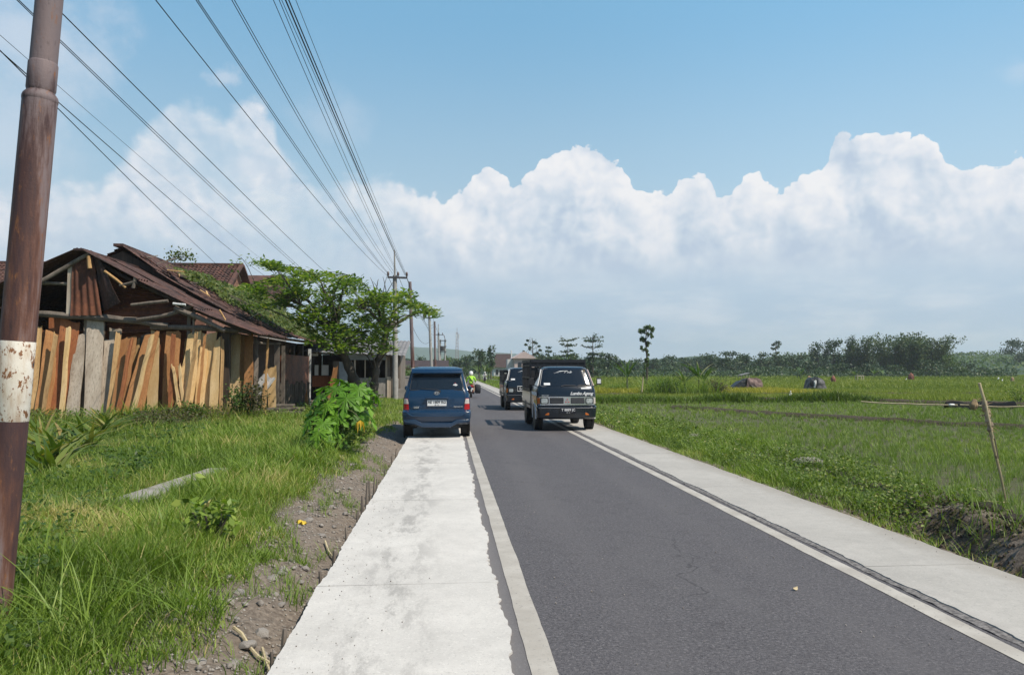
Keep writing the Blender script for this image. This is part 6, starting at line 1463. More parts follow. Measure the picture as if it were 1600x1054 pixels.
m = M(); m.tube([(.07, sh.face(.07, 1.15) - .02, 1.15), (.02, sh.face(0, 1.19) - .03, 1.185), (-.38, sh.face(-.38, 1.215) - .02, 1.215)], [.014, .010, .006], 6); m.lathe([(.03, -.02), (.03, .02)], 'Y', (.07, sh.face(.07, 1.15), 1.15), 12); kp('wiper', m, 'plastic_black')
# lamps
for s in (-1, 1):
    b0, b1 = (.675, .815); x0, x1 = (s * b1, s * b0) if s < 0 else (b0, b1)
    lm = kp('tail_lamp', patch(sh, .705, .975, x0, x1, x0 + (.03 if s > 0 else .02), x1 - (.02 if s > 0 else .03), .02, .014, .05), 'lamp_red', smooth=50)
    kp('reverse_lens', patch(sh, .845, .965, x0 + .008, x1 - .008, x0 + (.034 if s > 0 else .022), x1 - (.022 if s > 0 else .034), .012, .019, .02), 'lamp_clear', lm, smooth=50)
# bumper, sculpted with a dip in the middle
bsh = Shell([(.34, .78, .03, .5, .10), (.40, .82, -.05, .5, .12), (.52, .835, -.075, .5, .12), (.60, .84, -.085, .5, .12), (.655, .835, -.07, .5, .12), (.69, .825, .01, .5, .12)], .05)
bp = kp('rear_bumper', bsh.mesh(), 'paint_blue', smooth=50)
m = M()
for s in (-1, 1): m.tube([(s * x, bsh.face(x, z) - .004, z) for x, z in ((.80, .645), (.72, .635), (.66, .585), (.60, .555), (.3, .548), (0, .546))], [.014, .018, .022, .018, .014, .012], 6)
kp('bumper_crease', m, 'paint_blue', bp)
m = M(); pr = [(-.80, .47), (-.52, .47), (-.36, .385), (.36, .385), (.50, .46), (.80, .47), (.80, .40), (.50, .36), (.34, .275), (-.34, .275), (-.54, .36), (-.80, .40)]
m.prism([(x, bsh.face(x, .5) - .022, z) for x, z in pr], (0, .14, 0)); kp('valance', m, 'paint_blue', bp, smooth=30, bevel=.015)
m = M(); m.box((0, 1.9, .33), (1.25, 3.2, .12)); kp('underbody', m, 'plastic_black')
m = M(); m.lathe([(.075, -.5), (.08, -.45), (.08, .0), (.05, .05)], 'X', (-.15, .75, .33), 14); m.tube([(-.52, .25, .30), (-.50, .5, .31), (-.3, .75, .33)], .026, 8); kp('exhaust', m, 'steel_dark')
for x, y in ((-.71, .78), (.71, .78), (-.71, 3.43), (.71, 3.43)): wheel(K_, x, y, .325, .215, 'plastic_grey')
for s in (-1, 1):
    for y in (.78, 3.43):
        m = M(); m.lathe([(.40, s * .80), (.40, s * (.829))], 'X', (0, y, .36), 28); kp('wheel_arch', m, 'plastic_black')
    for y0, y1, t0, t1 in ((.36, 1.10, .46, 1.10), (1.16, 1.95, 1.16, 1.92), (2.02, 2.95, 2.0, 2.58)): kp('side_window', side_patch(sh, s, 1.20, 1.54, y0, y1, t0, t1), 'dark_glass')
    m = M(); m.lathe([(.02, -.04), (.06, -.02), (.065, .05), (.02, .08)], 'Y', (s * .88, 2.85, 1.17), 12); m.tube([(s * .78, 2.88, 1.12), (s * .88, 2.88, 1.16)], .022, 6); kp('door_mirror', m, 'paint_blue')
    m = M(); m.tube([(s * (sh.side(0, z) + .003), sh.at(z)[2] + .10, z) for z in (1.17, 1.25, 1.4, 1.55, 1.64)], .010, 5); kp('pillar_trim', m, 'paint_blue')
    for y in (1.13, 1.98): m = M(); m.tube([(s * (sh.side(y, z) + .001), y, z) for z in (.5, .7, .95, 1.06, 1.16, 1.3, 1.56)], .005, 4); kp('shut_line', m, 'plastic_black')
kp('windscreen', (lambda m: m.slab(lambda z, v: ((2 * v - 1) * (sh.at(z)[1] - .10), sh.at(z)[3] + .006, z), np.linspace(1.10, 1.60, 6), np.linspace(0, 1, 7), (0, -.02, 0)))(M()), 'dark_glass')

# pickups with cargo cages
def pickup(X, Y, label, near):
    rt = root('pickup_truck', (X, Y, 0), label, 'pickup truck'); pp = lambda nm, m, mt, par=None, **k: m.build(nm, MAT[mt], par or rt, **k)
    sh = Shell([(.34, .77, .08, 1.62, .10), (.42, .805, .02, 1.66, .12), (.69, .82, .0, 1.68, .12), (.95, .818, .0, 1.68, .12), (1.10, .81, .035, 1.68, .12), (1.215, .785, .085, 1.67, .12), (1.26, .765, .12, 1.66, .12), (1.45, .715, .23, 1.63, .12), (1.68, .655, .37, 1.58, .12), (1.73, .62, .43, 1.54, .12), (1.765, .54, .54, 1.45, .12), (1.78, .40, .7, 1.3, .12)], .07)
    pp('cab', sh.mesh((.82, 1.35, 1.56)), 'paint_black', smooth=35)
    ws = pp('windscreen', patch(sh, 1.235, 1.70, -.715, .715, -.60, .60, .06, .006), 'dark_glass')
    m = M(); f = rq(1.222, 1.712, -.735, .735, -.618, .618, .065); a = rim_pts(f, 1.222, 1.712, .065); m.tube([Vector((x, sh.face(x, z) - .003, z)) for x, z in a + a[:1]], .012, 5); pp('window_seal', m, 'plastic_grey')
    m = M(); m.tube([(.30, sh.face(.3, 1.235) - .02, 1.228), (.40, sh.face(.40, 1.26) - .022, 1.262), (.64, sh.face(.64, 1.258) - .018, 1.258)], [.014, .010, .008], 5); m.tube([(-.15, sh.face(-.15, 1.235) - .02, 1.228), (-.05, sh.face(0, 1.255) - .02, 1.252), (.25, sh.face(.25, 1.25) - .02, 1.25)], [.014, .010, .008], 5); pp('wiper', m, 'plastic_black')
    m = M(); x = -.54; y = sh.face(x, 1.285) - .014; m.slab(lambda u, v: (-.62 + .17 * u, sh.face(-.62 + .17 * u, 1.26 + .06 * v) - .012, 1.26 + .06 * v), (0, .5, 1), (0, 1), (0, .004, 0)); pp('permit_sticker', m, 'decal_white', ws, smooth=0)
    m = M(); text(m, '~', .16, (-.20, sh.face(-.2, 1.60) - .014, 1.575), .3, .004, 1, .006); text(m, 'Colt', .115, (.06, sh.face(.06, 1.61) - .014, 1.605), .45, .004, 1, .003); m.prism([(-.34, sh.face(-.34, 1.58) - .012, 1.575), (-.16, sh.face(-.16, 1.63) - .012, 1.632), (.10, sh.face(.1, 1.66) - .012, 1.655), (-.15, sh.face(-.15, 1.65) - .012, 1.648)], (0, .004, 0)); pp('sticker', m, 'decal_white', ws, smooth=0, fix=False)
    m = M(); text(m, 'L300', .035, (.53, sh.face(.53, 1.66) - .014, 1.655), 0, .003); pp('sticker', m, 'decal_yellow', ws, smooth=0, fix=False)
    # front band: chrome surround, black grille with slats, headlamps
    gf = pp('grille_frame', patch(sh, .715, .945, -.80, .80, None, None, .015, .012, .03, 25), 'chrome' if near else 'plastic_black', smooth=50)
    for s in (-1, 1): 
        pp('grille_panel', patch(sh, .755, .915, min(s * .48, s * .10), max(s * .48, s * .10), None, None, .02, .017, .02), 'plastic_black', gf)
    m = M()
    for k in range(16):
        x = .12 + .35 * k / 15; dx = .02
        m.beam((x, sh.face(x, .84) - .021, .905), (x + dx, sh.face(x, .84) - .021, .765), .008, .008, (0, 1, 0))
    pp('grille_slats', m, 'plastic_grey', gf); m = M()
    for z in (.80, .835, .87): m.beam((-.47, sh.face(-.47, z) - .021, z), (-.12, sh.face(-.12, z) - .021, z), .007, .007)
    pp('grille_slats', m, 'plastic_grey', gf)
    for s in (-1, 1):
        x0, x1 = min(s * .51, s * .735), max(s * .51, s * .735); hl = pp('headlight', patch(sh, .745, .915, x0, x1, None, None, .03, .018, .03), 'plastic_black', smooth=50)
        pp('lens', patch(sh, .765, .895, x0 + .025, x1 - .025, None, None, .035, .024, .02), 'lamp_head', hl, smooth=50)
        pp('corner_lamp', patch(sh, .745, .915, min(s * .75, s * .812), max(s * .75, s * .812), None, None, .012, .016, .03), 'lamp_clear' if s > 0 else 'lamp_orange', smooth=50)
        pp('indicator', patch(sh, .445, .515, min(s * .50, s * .66), max(s * .50, s * .66), None, None, .02, .075, .05), 'lamp_orange', smooth=50)
    m = M(); yb = sh.face(0, .83) - .030; q = .066
    def dia(c, a): 
        d = Vector((math.sin(a), 0, math.cos(a))) * q; n_ = Vector((d.z, 0, -d.x)) * .55; c = Vector(c); return [c, c + d * .5 + n_ * .62, c + d, c + d * .5 - n_ * .62]
    for a in (0, 2.0944, 4.1888): m.prism([p_ * 1.35 + Vector((0, yb, .825)) for p_ in dia((0, 0, 0), a)], (0, .012, 0))
    em = pp('emblem', m, 'chrome', smooth=0); m = M()
    for a in (0, 2.0944, 4.1888): m.prism([(p_ - Vector((math.sin(a), 0, math.cos(a))) * q * .5) * .7 + Vector((math.sin(a), 0, math.cos(a))) * q * .675 + Vector((0, yb - .003, .825)) for p_ in dia((0, 0, 0), a)], (0, .004, 0))
    pp('emblem_inlay', m, 'decal_red', em, smooth=0)
    # bumper and plate
    bsh = Shell([(.33, .76, .02, .5, .1), (.38, .81, -.045, .5, .12), (.60, .83, -.065, .5, .12), (.665, .83, -.06, .5, .12), (.69, .82, .0, .5, .12)], .06); bp = pp('bumper', bsh.mesh(), 'paint_black', smooth=40)
    m = M(); m.tube([(x, bsh.face(x, .635) - .006, .635) for x in np.linspace(-.78, .78, 15)], .008, 4); pp('bumper_line', m, 'plastic_grey', bp)
    m = M(); m.box((0.02, bsh.face(0, .57) - .014, .565), (.46, .012, .15)); pl = pp('number_plate', m, 'plate_black', bevel=.003); yp = bsh.face(0, .57) - .022
    m = M(); text(m, 'T 8889 JC' if near else 'L 8147 HA', .092, (.02, yp, .585), 0, .003, 1.0, .001); text(m, '08 · 26', .034, (.02, yp, .513), 0, .003); m.box((.02, yp + .004, .4965), (.44, .004, .006)); pp('lettering', m, 'decal_white', pl, smooth=0, fix=False)
    if near:
        m = M(); text(m, 'Lumbu Ageng', .118, (.40, sh.face(.4, 1.03) - .022, 1.03), .35, .004, .95, .004); pp('decal', m, 'decal_white', smooth=0, fix=False)
        m = M(); m.slab(lambda u, v: (.40 + .24 * u, sh.face(.4 + .24 * u, 1.155 + .03 * v) - .010, 1.155 + .03 * v), np.linspace(0, 1, 5), (0, 1), (0, .004, 0)); pp('decal', m, 'decal_white', smooth=0)
        m = M(); text(m, 'COLT L300', .04, (-.60, sh.face(-.6, .98) - .010, .975), 0, .006, 1, .002); pp('badge', m, 'chrome', smooth=0, fix=False)
    else:
        m = M(); pr = [(-.36, 1.0), (.06, 1.0), (.11, .90), (.06, .80), (-.36, .80)]; m.prism([(x, sh.face(x, .9) - .028, z) for x, z in pr], (0, .012, 0)); sg = pp('front_sign', m, 'plate_black', smooth=0); m = M()
        P2 = [Vector((x, sh.face(x, .9) - .030, z)) for x, z in pr]; m.tube(P2 + P2[:1], .011, 4); text(m, 'LAT', .15, (-.15, sh.face(-.15, .9) - .032, .905), .15, .004, 1.0, .004); pp('lettering', m, 'decal_white', sg, smooth=0, fix=False)
    for s in (-1, 1):
        pp('door_window', side_patch(sh, s, 1.25, 1.63, .38, 1.28, .60, 1.26), 'dark_glass')
        m = M(); m.tube([(s * (sh.side(0, z) + .012), sh.at(z)[2] + .13, z) for z in (1.24, 1.35, 1.48, 1.6, 1.69)], .014 if s < 0 else .007, 5); pp('pillar_strip', m, 'decal_white')
        m = M(); m.tube([(s * (sh.side(0, z) + .012), sh.at(z)[2] + .19, z) for z in (1.24, 1.35, 1.48, 1.6, 1.69)], .010 if s < 0 else .005, 5); pp('pillar_strip', m, 'decal_red')
        for k, (mt, z0, z1) in enumerate((('decal_white', .97, 1.06), ('decal_orange', .84, .96), ('decal_yellow', .74, .83))):
            mt = mt if mt in MAT else 'lamp_orange'; mt = mt if near else ('plastic_grey', 'decal_white', 'plastic_grey')[k]; pp('door_stripe', side_patch(sh, s, z0, z1, .20 + .05 * k, 1.30 - .28 * k, .30 + .05 * k, 1.50 - .28 * k, .01, .008, .014), mt)
        m = M(); m.tube([(s * .76, .42, 1.20), (s * .90, .36, 1.27), (s * .95, .34, 1.30)], .012, 5); m.box((s * .95, .33, 1.36), (.13, .04, .19)); pp('door_mirror', m, 'plastic_black', bevel=.02)
        m = M(); m.slab(lambda u, v: (s * .95 - .05 + .10 * u, .307, 1.30 + .12 * v), (0, 1), (0, 1), (0, .004, 0)); pp('mirror_painted_reflection', m, 'decal_white', smooth=0) if s > 0 else None  # flat white colour stands in for the bright reflection in the mirror glass
        m = M(); m.lathe([(.36, s * .78), (.36, s * .826)], 'X', (0, .72, .36), 26); pp('wheel_arch', m, 'plastic_black')
        m = M(); m.tube([(s * .825, .72 + .38 * math.cos(a), .36 + .38 * math.sin(a)) for a in np.linspace(-.1, 3.24, 15)], .022, 6); pp('arch_trim', m, 'decal_white' if near else 'plastic_grey')
    m = M(); m.box((0, 2.1, .42), (.95, 3.4, .16)); pp('chassis', m, 'plastic_black')
    m = M()
    m.box((0, 3.0, .74), (1.62, 2.42, .10)); m.box((0, 1.81, .92), (1.62, .05, .30)); m.box((0, 4.19, .92), (1.62, .05, .30))
    for s in (-1, 1): m.box((s * .80, 3.0, .80), (.05, 2.44, .52))
    pp('cargo_bed', m, 'paint_bed' if near else 'paint_black', bevel=.01)
    m = M()
    for s in (-1, 1):
        m.beam((s * .826, 1.80, 1.05), (s * .826, 4.2, 1.05), .02, .05); m.beam((s * .826, 1.80, .66), (s * .826, 4.2, .66), .02, .04); m.lathe([(.36, s * .775), (.36, s * .829)], 'X', (0, 3.15, .38), 26)
    pp('bed_trim', m, 'plastic_black')
    m = M(); zt = 1.94 if near else 1.66
    for s in (-1, 1):
        for z in ((1.10, 1.45, 1.80, zt) if near else (1.10, 1.40, zt)): m.beam((s * .81, 1.76, z), (s * .81, 4.22, z), .045, .05 if z < 1.9 else .09)
        for k in range(12): m.beam((s * .81, 1.80 + 2.38 * k / 11, 1.06), (s * .81, 1.80 + 2.38 * k / 11, zt), .03 if k % 4 else .06, .03)
    for y in (1.76, 4.2):
        for z in ((1.45, 1.80, zt) if near else (1.40, zt)): m.beam((-.81, y, z), (.81, y, z), .045, .05 if z < 1.9 else .09)
        for k in range(9): m.beam((-.81 + 1.62 * k / 8, y, 1.06), (-.81 + 1.62 * k / 8, y, zt), .03, .03)
    pp('cargo_cage', m, 'cage_black', smooth=0)
    m = M(); m.box((0, 1.80, 1.30 if not near else 1.42), (1.56, .03, .44 if not near else .66)); m.box((0, 1.79, zt - .07), (1.56, .03, .09)); pp('headboard', m, 'plastic_black')
    for x, y in ((-.70, .72), (.70, .72), (-.70, 3.15), (.70, 3.15)): wheel(rt, x, y, .30, .175, 'plastic_grey')
    return rt
pickup(at(886, 578, 20.9).x, 20.9, 'black caged pickup truck with chrome grille and white lettering, coming nearest on the road', True)
pickup(at(822, 578, 31.8).x, 31.8, 'second dark caged pickup with a small LAT sign, half hidden behind the first', False)

# ------------------------------------------------------------------ riders and their scooters
def skin(name, joints, edges, mat, parent, lv=2):
    me = bpy.data.meshes.new(name); me.from_pydata([j[0] for j in joints], edges, []); o = put(name, me, MAT[mat], parent)
    s = o.modifiers.new('skin', 'SKIN'); s.use_smooth_shade = True
    for v, j in zip(me.skin_vertices[0].data, joints): v.radius = (j[1], j[1] * (j[2] if len(j) > 2 else 1))
    me.skin_vertices[0].data[0].use_root = True
    u = o.modifiers.new('sub', 'SUBSURF'); u.levels = u.render_levels = lv; return o
def rider(loc_, rz, sc, label, top, legs, helm, strap=None):
    rt = root('person', loc_, label, 'person', rz=rz); rt.scale = (sc, sc, sc)
    J = [((0, -.12, .84), .135, .85), ((0, -.08, 1.02), .125, .8), ((0, .0, 1.22), .145, .75), ((0, .05, 1.36), .075), ((0, .08, 1.46), .055), ((0, .10, 1.53), .085), ((0, .11, 1.62), .09)]; E = [(0, 1), (1, 2), (2, 3), (3, 4), (4, 5), (5, 6)]
    arms = []
    for s in (-1, 1):
        n = len(J); J += [((s * .19, .02, 1.31), .062), ((s * .30, .10, 1.10), .046), ((s * .31, .36, 1.02), .036), ((s * .31, .44, 1.02), .034)]; E += [(3, n), (n, n + 1), (n + 1, n + 2), (n + 2, n + 3)]
        for fx, dz in ((-.02, 0), (-.007, .004), (.007, .004), (.02, 0)): k = len(J); J += [((s * .31 + fx, .485, 1.03 + dz), .010), ((s * .31 + fx, .50, 1.005), .009)]; E += [(n + 3, k), (k, k + 1)]
        k = len(J); J += [((s * .275, .46, 1.0), .011)]; E += [(n + 3, k)]
        n = len(J); J += [((s * .11, -.08, .80), .095), ((s * .20, .33, .72), .068), ((s * .17, .16, .36), .046), ((s * .17, .10, .28), .042), ((s * .17, .24, .25), .034)]; E += [(0, n), (n, n + 1), (n + 1, n + 2), (n + 2, n + 3), (n + 3, n + 4)]
    skin('body', J, E, 'skin', rt)
    J = [((0, -.13, .86), .155, .85), ((0, -.08, 1.02), .148, .8), ((0, .0, 1.22), .168, .78), ((0, .045, 1.36), .095)]; E = [(0, 1), (1, 2), (2, 3)]
    for s in (-1, 1): n = len(J); J += [((s * .20, .02, 1.315), .080), ((s * .305, .10, 1.10), .062), ((s * .312, .30, 1.035), .050)]; E += [(3, n), (n, n + 1), (n + 1, n + 2)]
    skin('jacket', J, E, top, rt)
    J = [((0, -.13, .82), .145, .85)]; E = []
    for s in (-1, 1): n = len(J); J += [((s * .12, -.06, .79), .108), ((s * .20, .33, .725), .082), ((s * .17, .17, .38), .062)]; E += [(0, n), (n, n + 1), (n + 1, n + 2)]
    skin('trousers', J, E, legs, rt)
    m = M(); m.lathe([(.02, .155), (.07, .145), (.115, .10), (.138, .03), (.14, -.04), (.128, -.10), (.10, -.125)], c=(0, .10, 1.585), n=20); m.build('helmet', MAT[helm], rt, smooth=60)
    m = M(); m.slab(lambda u, v: (.118 * math.sin(u), .10 + .142 * math.cos(u) * .98, 1.56 + .09 * v), np.linspace(-.9, .9, 9), (0, 1), (0, .01, 0)); m.build('visor', MAT['dark_glass'], rt)
    for s in (-1, 1): m = M(); m.tube([(s * .17, .04, .265), (s * .17, .14, .262), (s * .17, .26, .25)], [.045, .05, .035], 8); m.build('shoe', MAT['plastic_black'], rt)
    if strap:
        m = M(); m.tube([(-.17, -.02, 1.40), (-.08, -.13, 1.28), (.04, -.19, 1.12), (.14, -.20, .98)], .022, 6); m.tube([(-.15, -.19, 1.14), (0, -.20, 1.13), (.15, -.19, 1.14)], .016, 6); m.build('strap', MAT[strap], rt)
    return rt
def scooter(loc_, rz, sc, label, paint, plate=True):
    rt = root('motor_scooter', loc_, label, 'motor scooter', rz=rz); rt.scale = (sc, sc, sc); b = lambda nm, m, mt, par=None, **k: m.build(nm, MAT[mt], par or rt, **k)
    for y in (-.62, .62):
        m = M(); m.lathe([(.17, -.04), (.26, -.05), (.285, -.025), (.285, .025), (.26, .05), (.17, .04)], 'X', (0, y, .285), 24); w = b('wheel', m, 'rubber'); m = M(); m.lathe([(.17, -.03), (.05, -.04), (.05, .04), (.17, .03)], 'X', (0, y, .285), 16); b('rim', m, 'plastic_grey', w)
    m = M(); m.rings([[(w_ * math.cos(a), y, zc + h_ * math.sin(a)) for a in np.linspace(0, 6.283, 13)[:-1]] for y, w_, zc, h_ in ((-.80, .04, .78, .05), (-.74, .10, .74, .10), (-.5, .15, .66, .14), (-.2, .15, .60, .15), (.05, .12, .48, .12), (.25, .11, .40, .09))]); b('rear_body', m, paint, smooth=60)
    m = M(); m.rings([[(w_ * math.cos(a), y, zc + h_ * math.sin(a)) for a in np.linspace(0, 6.283, 11)[:-1]] for y, w_, zc, h_ in ((-.75, .09, .815, .03), (-.5, .13, .81, .04), (-.15, .12, .78, .04), (.08, .07, .74, .03))]); b('seat', m, 'plastic_black', smooth=60)
    m = M(); m.rings([[(w_ * math.cos(a), y + .03 * math.sin(a), z) for a in np.linspace(0, 6.283, 13)[:-1]] for z, w_, y in ((.30, .15, .38), (.55, .19, .42), (.80, .15, .38), (.98, .10, .34), (1.05, .03, .33))]); b('front_shield', m, paint, smooth=60)
    m = M(); m.tube([(0, .36, .95), (0, .50, .5), (0, .62, .285)], .035, 8); b('fork', m, 'steel_dark'); m = M(); m.tube([(-.34, .38, 1.02), (-.2, .42, 1.05), (0, .36, 1.02), (.2, .42, 1.05), (.34, .38, 1.02)], .016, 6); b('handlebar', m, 'steel_dark')
    for s in (-1, 1): m = M(); m.tube([(s * .24, .42, 1.04), (s * .30, .40, 1.20)], .008, 5); m.lathe([(.02, -.01), (.055, 0), (.02, .012)], 'Y', (s * .31, .40, 1.23), 10); b('mirror', m, 'plastic_black')
    m = M(); m.box((0, -.80, .76), (.20, .05, .09)); b('tail_lamp', m, 'lamp_red', bevel=.02)
    m = M(); m.box((0, -.84, .58), (.24, .012, .11)); b('number_plate', m, 'plate_white'); m = M(); m.beam((0, -.80, .66), (0, -.86, .36), .16, .02); b('mudguard', m, 'plastic_black'); m = M(); m.box((0, -.865, .46), (.07, .012, .09)); b('reflector', m, 'decal_white')
    m = M(); m.lathe([(.03, -.3), (.055, -.25), (.055, .15), (.03, .25)], 'Y', (.18, -.5, .34), 12); b('exhaust', m, 'steel_dark'); m = M(); m.box((0, .05, .29), (.26, .6, .06)); b('footboard', m, 'plastic_black', bevel=.02); m = M(); m.lathe([(.02, .05), (.08, .02), (.085, -.03)], 'Y', (0, .47, .95), 12); b('headlight', m, 'lamp_head')
    return rt
Yr = 47.4; xr = at(736, 578, Yr).x
scooter((xr, Yr, 0), 0, .93, 'red and black motor scooter riding away past the blue van', 'scooter_red')
rider((xr, Yr, 0), 0, .93, 'person in lime safety vest and white helmet riding the scooter past the van', 'vest_lime', 'cloth_tan', 'helmet_white', 'cloth_dark')
m = M(); m.rings([[(x_ + w_ * math.copysign(abs(math.cos(a)) ** .5, math.cos(a)), -.45 + .30 * math.copysign(abs(math.sin(a)) ** .5, math.sin(a)) * k, z) for a in np.linspace(0, 6.283, 21)[:-1]] for z, w_, x_, k in ((.26, .13, .40, .8), (.30, .17, .40, 1), (.55, .19, .40, 1.05), (.74, .18, .39, 1), (.80, .12, .37, .8))]); o = m.build('pannier_bag', MAT['bag_black'], smooth=60); o.location = (xr, Yr, 0); tag(o, 'bulky black pannier bag slung on the side of the red scooter', 'bag')
Yf = 104; xf = at(757.5, 578, Yf).x
scooter((xf, Yf, 0), math.pi, .85, 'dark motor scooter far up the road on the right shoulder', 'plastic_black')
rider((xf, Yf, 0), math.pi, .85, 'person dressed in white riding a dark scooter far up the road', 'cloth_white', 'cloth_white', 'helmet_white')
# ------------------------------------------------------------------ far houses, hills, things in the fields
def house(name, label, cx, cy, w, d, hw, hr, wallm, roofm, hip=0.0, windows=(), rz=0.0, over=.5):
    rt = root(name, (cx, cy, -.1), label, 'house', rz=rz); m = M(); m.box((0, 0, hw / 2), (w, d, hw)); m.build('wall', MAT[wallm], rt)
    m = M(); W2, D2 = w / 2 + over, d / 2 + over; rx = W2 - hip * d / 2
    b = [(-W2, -D2, hw - .05), (W2, -D2, hw - .05), (W2, D2, hw - .05), (-W2, D2, hw - .05), (-rx, 0, hw + hr), (rx, 0, hw + hr)]
    m.add(b, [(0, 1, 5, 4), (2, 3, 4, 5), (1, 2, 5), (3, 0, 4), (3, 2, 1, 0)]); m.build('roof', MAT[roofm], rt)
    for (x, z, ww, hh, mt) in windows:
        m = M(); m.box((x, -d / 2 - .03, z), (ww, .10, hh)); f = m.build('window', MAT['wood_dark'], rt); m = M(); m.box((x, -d / 2 - .09, z), (ww * .8, .04, hh * .8)); m.build('pane', MAT[mt], f)
    return rt
h = house('brown_roofed_house', 'white-walled house with steep brown hipped roof at the end of the road', at(786, 578, 190).x, 190, 5.0, 7, 2.5, 3.3, 'white_wall', 'far_tile', .35, ((-1.7, 1.3, .6, 1.2, 'dark_glass'),))
h = house('pale_house', 'pinkish white gabled house rising behind the trucks', at(817, 578, 172).x, 172, 7.0, 4.4, 4.4, 1.5, 'pink_wall', 'pink_wall', 0, (), math.pi / 2)
m = M(); [m.box((-3.53, y_, 2.9), (.1, .8, 1.1)) for y_ in (-1.0, 1.0)]; m.v = m.v[:8]; m.f = m.f[:6]; m.build('window', MAT['dark_glass'], h); m = M(); m.box((-3.53, 1.0, 2.9), (.1, .8, 1.1)); m.build('window', MAT['dark_glass'], h)
m = M(); m.box((0, 2.9, 2.1), (3, 1.4, 4.2)); m.build('side_wing', MAT['white_wall'], h); m = M(); m.tube([(0, 2.6, 4.2), (0, 2.6, 6.2)], .14, 8); m.build('flue', MAT['white_wall'], h)
house('brick_shed', 'small brick shed with low tile roof behind the bare rusty pole', at(655, 578, 105).x, 105, 7, 6, 2.1, 1.0, 'brick_wall', 'far_tile', 0, ((-1.5, 1.3, 1, .8, 'dark_glass'),))
house('white_roofed_hut', 'low hut with pale roof under the far lattice mast', at(716, 578, 150).x - 1, 190, 4, 5, 1.9, .5, 'cement_wall', 'grey_tin', 0)
# low wall on the left behind the parked car
m = M(); a, b = at(622, 600, 60), at(634, 600, 60); m.box(((a.x + b.x) / 2 - 1.5, 62, .5), (6, .2, 1.2)); r0 = root('low_wall', (0, 62, 0), 'low grey boundary wall between the workshop and the blue car', 'wall'); o = m.build('wall_face', MAT['cement_wall'], r0, origin=(0, 62, 0)); o.location = (0, 0, 0)
m = M(); m.box(((a.x + b.x) / 2 - 1.5, 62, 1.15), (6.1, .28, .1)); o = m.build('coping', MAT['cement_pole'], r0, origin=(0, 62, 0)); o.location = (0, 0, 0)

# mountains far away on the left and a stepped green hillside on the right
def ridge_hill(name, prof, Y, depth, mat, nx=120):
    xs = [at(p_[0], 578, Y).x for p_ in prof]; hs = [max(0, at(p_[0], p_[1], Y).z) for p_ in prof]; m = M()
    def fn(u, v):
        x = xs[0] + (xs[-1] - xs[0]) * u; h_ = float(np.interp(x, xs, hs)); k = math.cos((v - .5) * math.pi) ** 1.3
        return (x, Y + (v - .5) * 2 * depth, -.5 + (h_ + h_ * .16 * noise.noise(Vector((x / depth * 3, v * 5, 2)))) * k)
    m.grid(fn, np.linspace(0, 1, nx), np.linspace(0, 1, 21)); return tag(m.build(name, MAT[mat], smooth=80), kind='structure')
ridge_hill('mountains', [(300, 560), (420, 548), (520, 545), (580, 540), (630, 537), (660, 540), (700, 544), (740, 550), (800, 553), (860, 556), (930, 561), (1000, 568), (1060, 574)], 2350, 420, 'hill_green')
ridge_hill('hill', [(980, 572), (1030, 560), (1080, 556), (1110, 556), (1150, 562), (1200, 570)], 900, 120, 'hill_green', 40)
m = M(); x0, x1 = at(1440, 578, 250).x, at(1440, 578, 250).x + 330
def terr(u, v):
    y = 232 + 220 * v; z = 10.5 * v; st = 2.6; k = math.floor(z / st); f = z / st - k; z = st * (k + min(1, f * 4)) if f < .25 else st * (k + 1)
    x = x0 + (x1 - x0) * u; e = min(1, u * 9); return (x, y, -.35 + max(0, z + .8 * noise.noise(Vector((x * .02, y * .03, 0)))) * e)
m.grid(terr, np.linspace(0, 1, 60), np.linspace(0, 1, 90)); tag(m.build('hillside', MAT['hill_green'], smooth=60), kind='structure')
n = 15000; u = rng.random(n) ** .8; v = rng.random(n); pt = np.array([terr(a, b) for a, b in zip(u, v)]); pt[:, 2] += 2.2 * rng.random(n) * (.4 + vnoise(pt[:, 0], pt[:, 1], .06, 3))
V, F = leafquads(pt, rng.uniform(.6, 1.6, n), rng.normal(0, .7, (n, 3)) + [.2, -.3, .5], .7); tag(np_mesh('hillside_undergrowth', V, F, MAT['far_leaf_light'], rnd=np.repeat(rng.random(n), 4)), kind='stuff')
for px in (1500, 1519, 1537, 1556, 1572): far_tree(px, 450, 549 + (px % 3), 26, 'round', label='small tree on the skyline of the stepped hillside', group='trees on the hillside skyline', base=9.0)

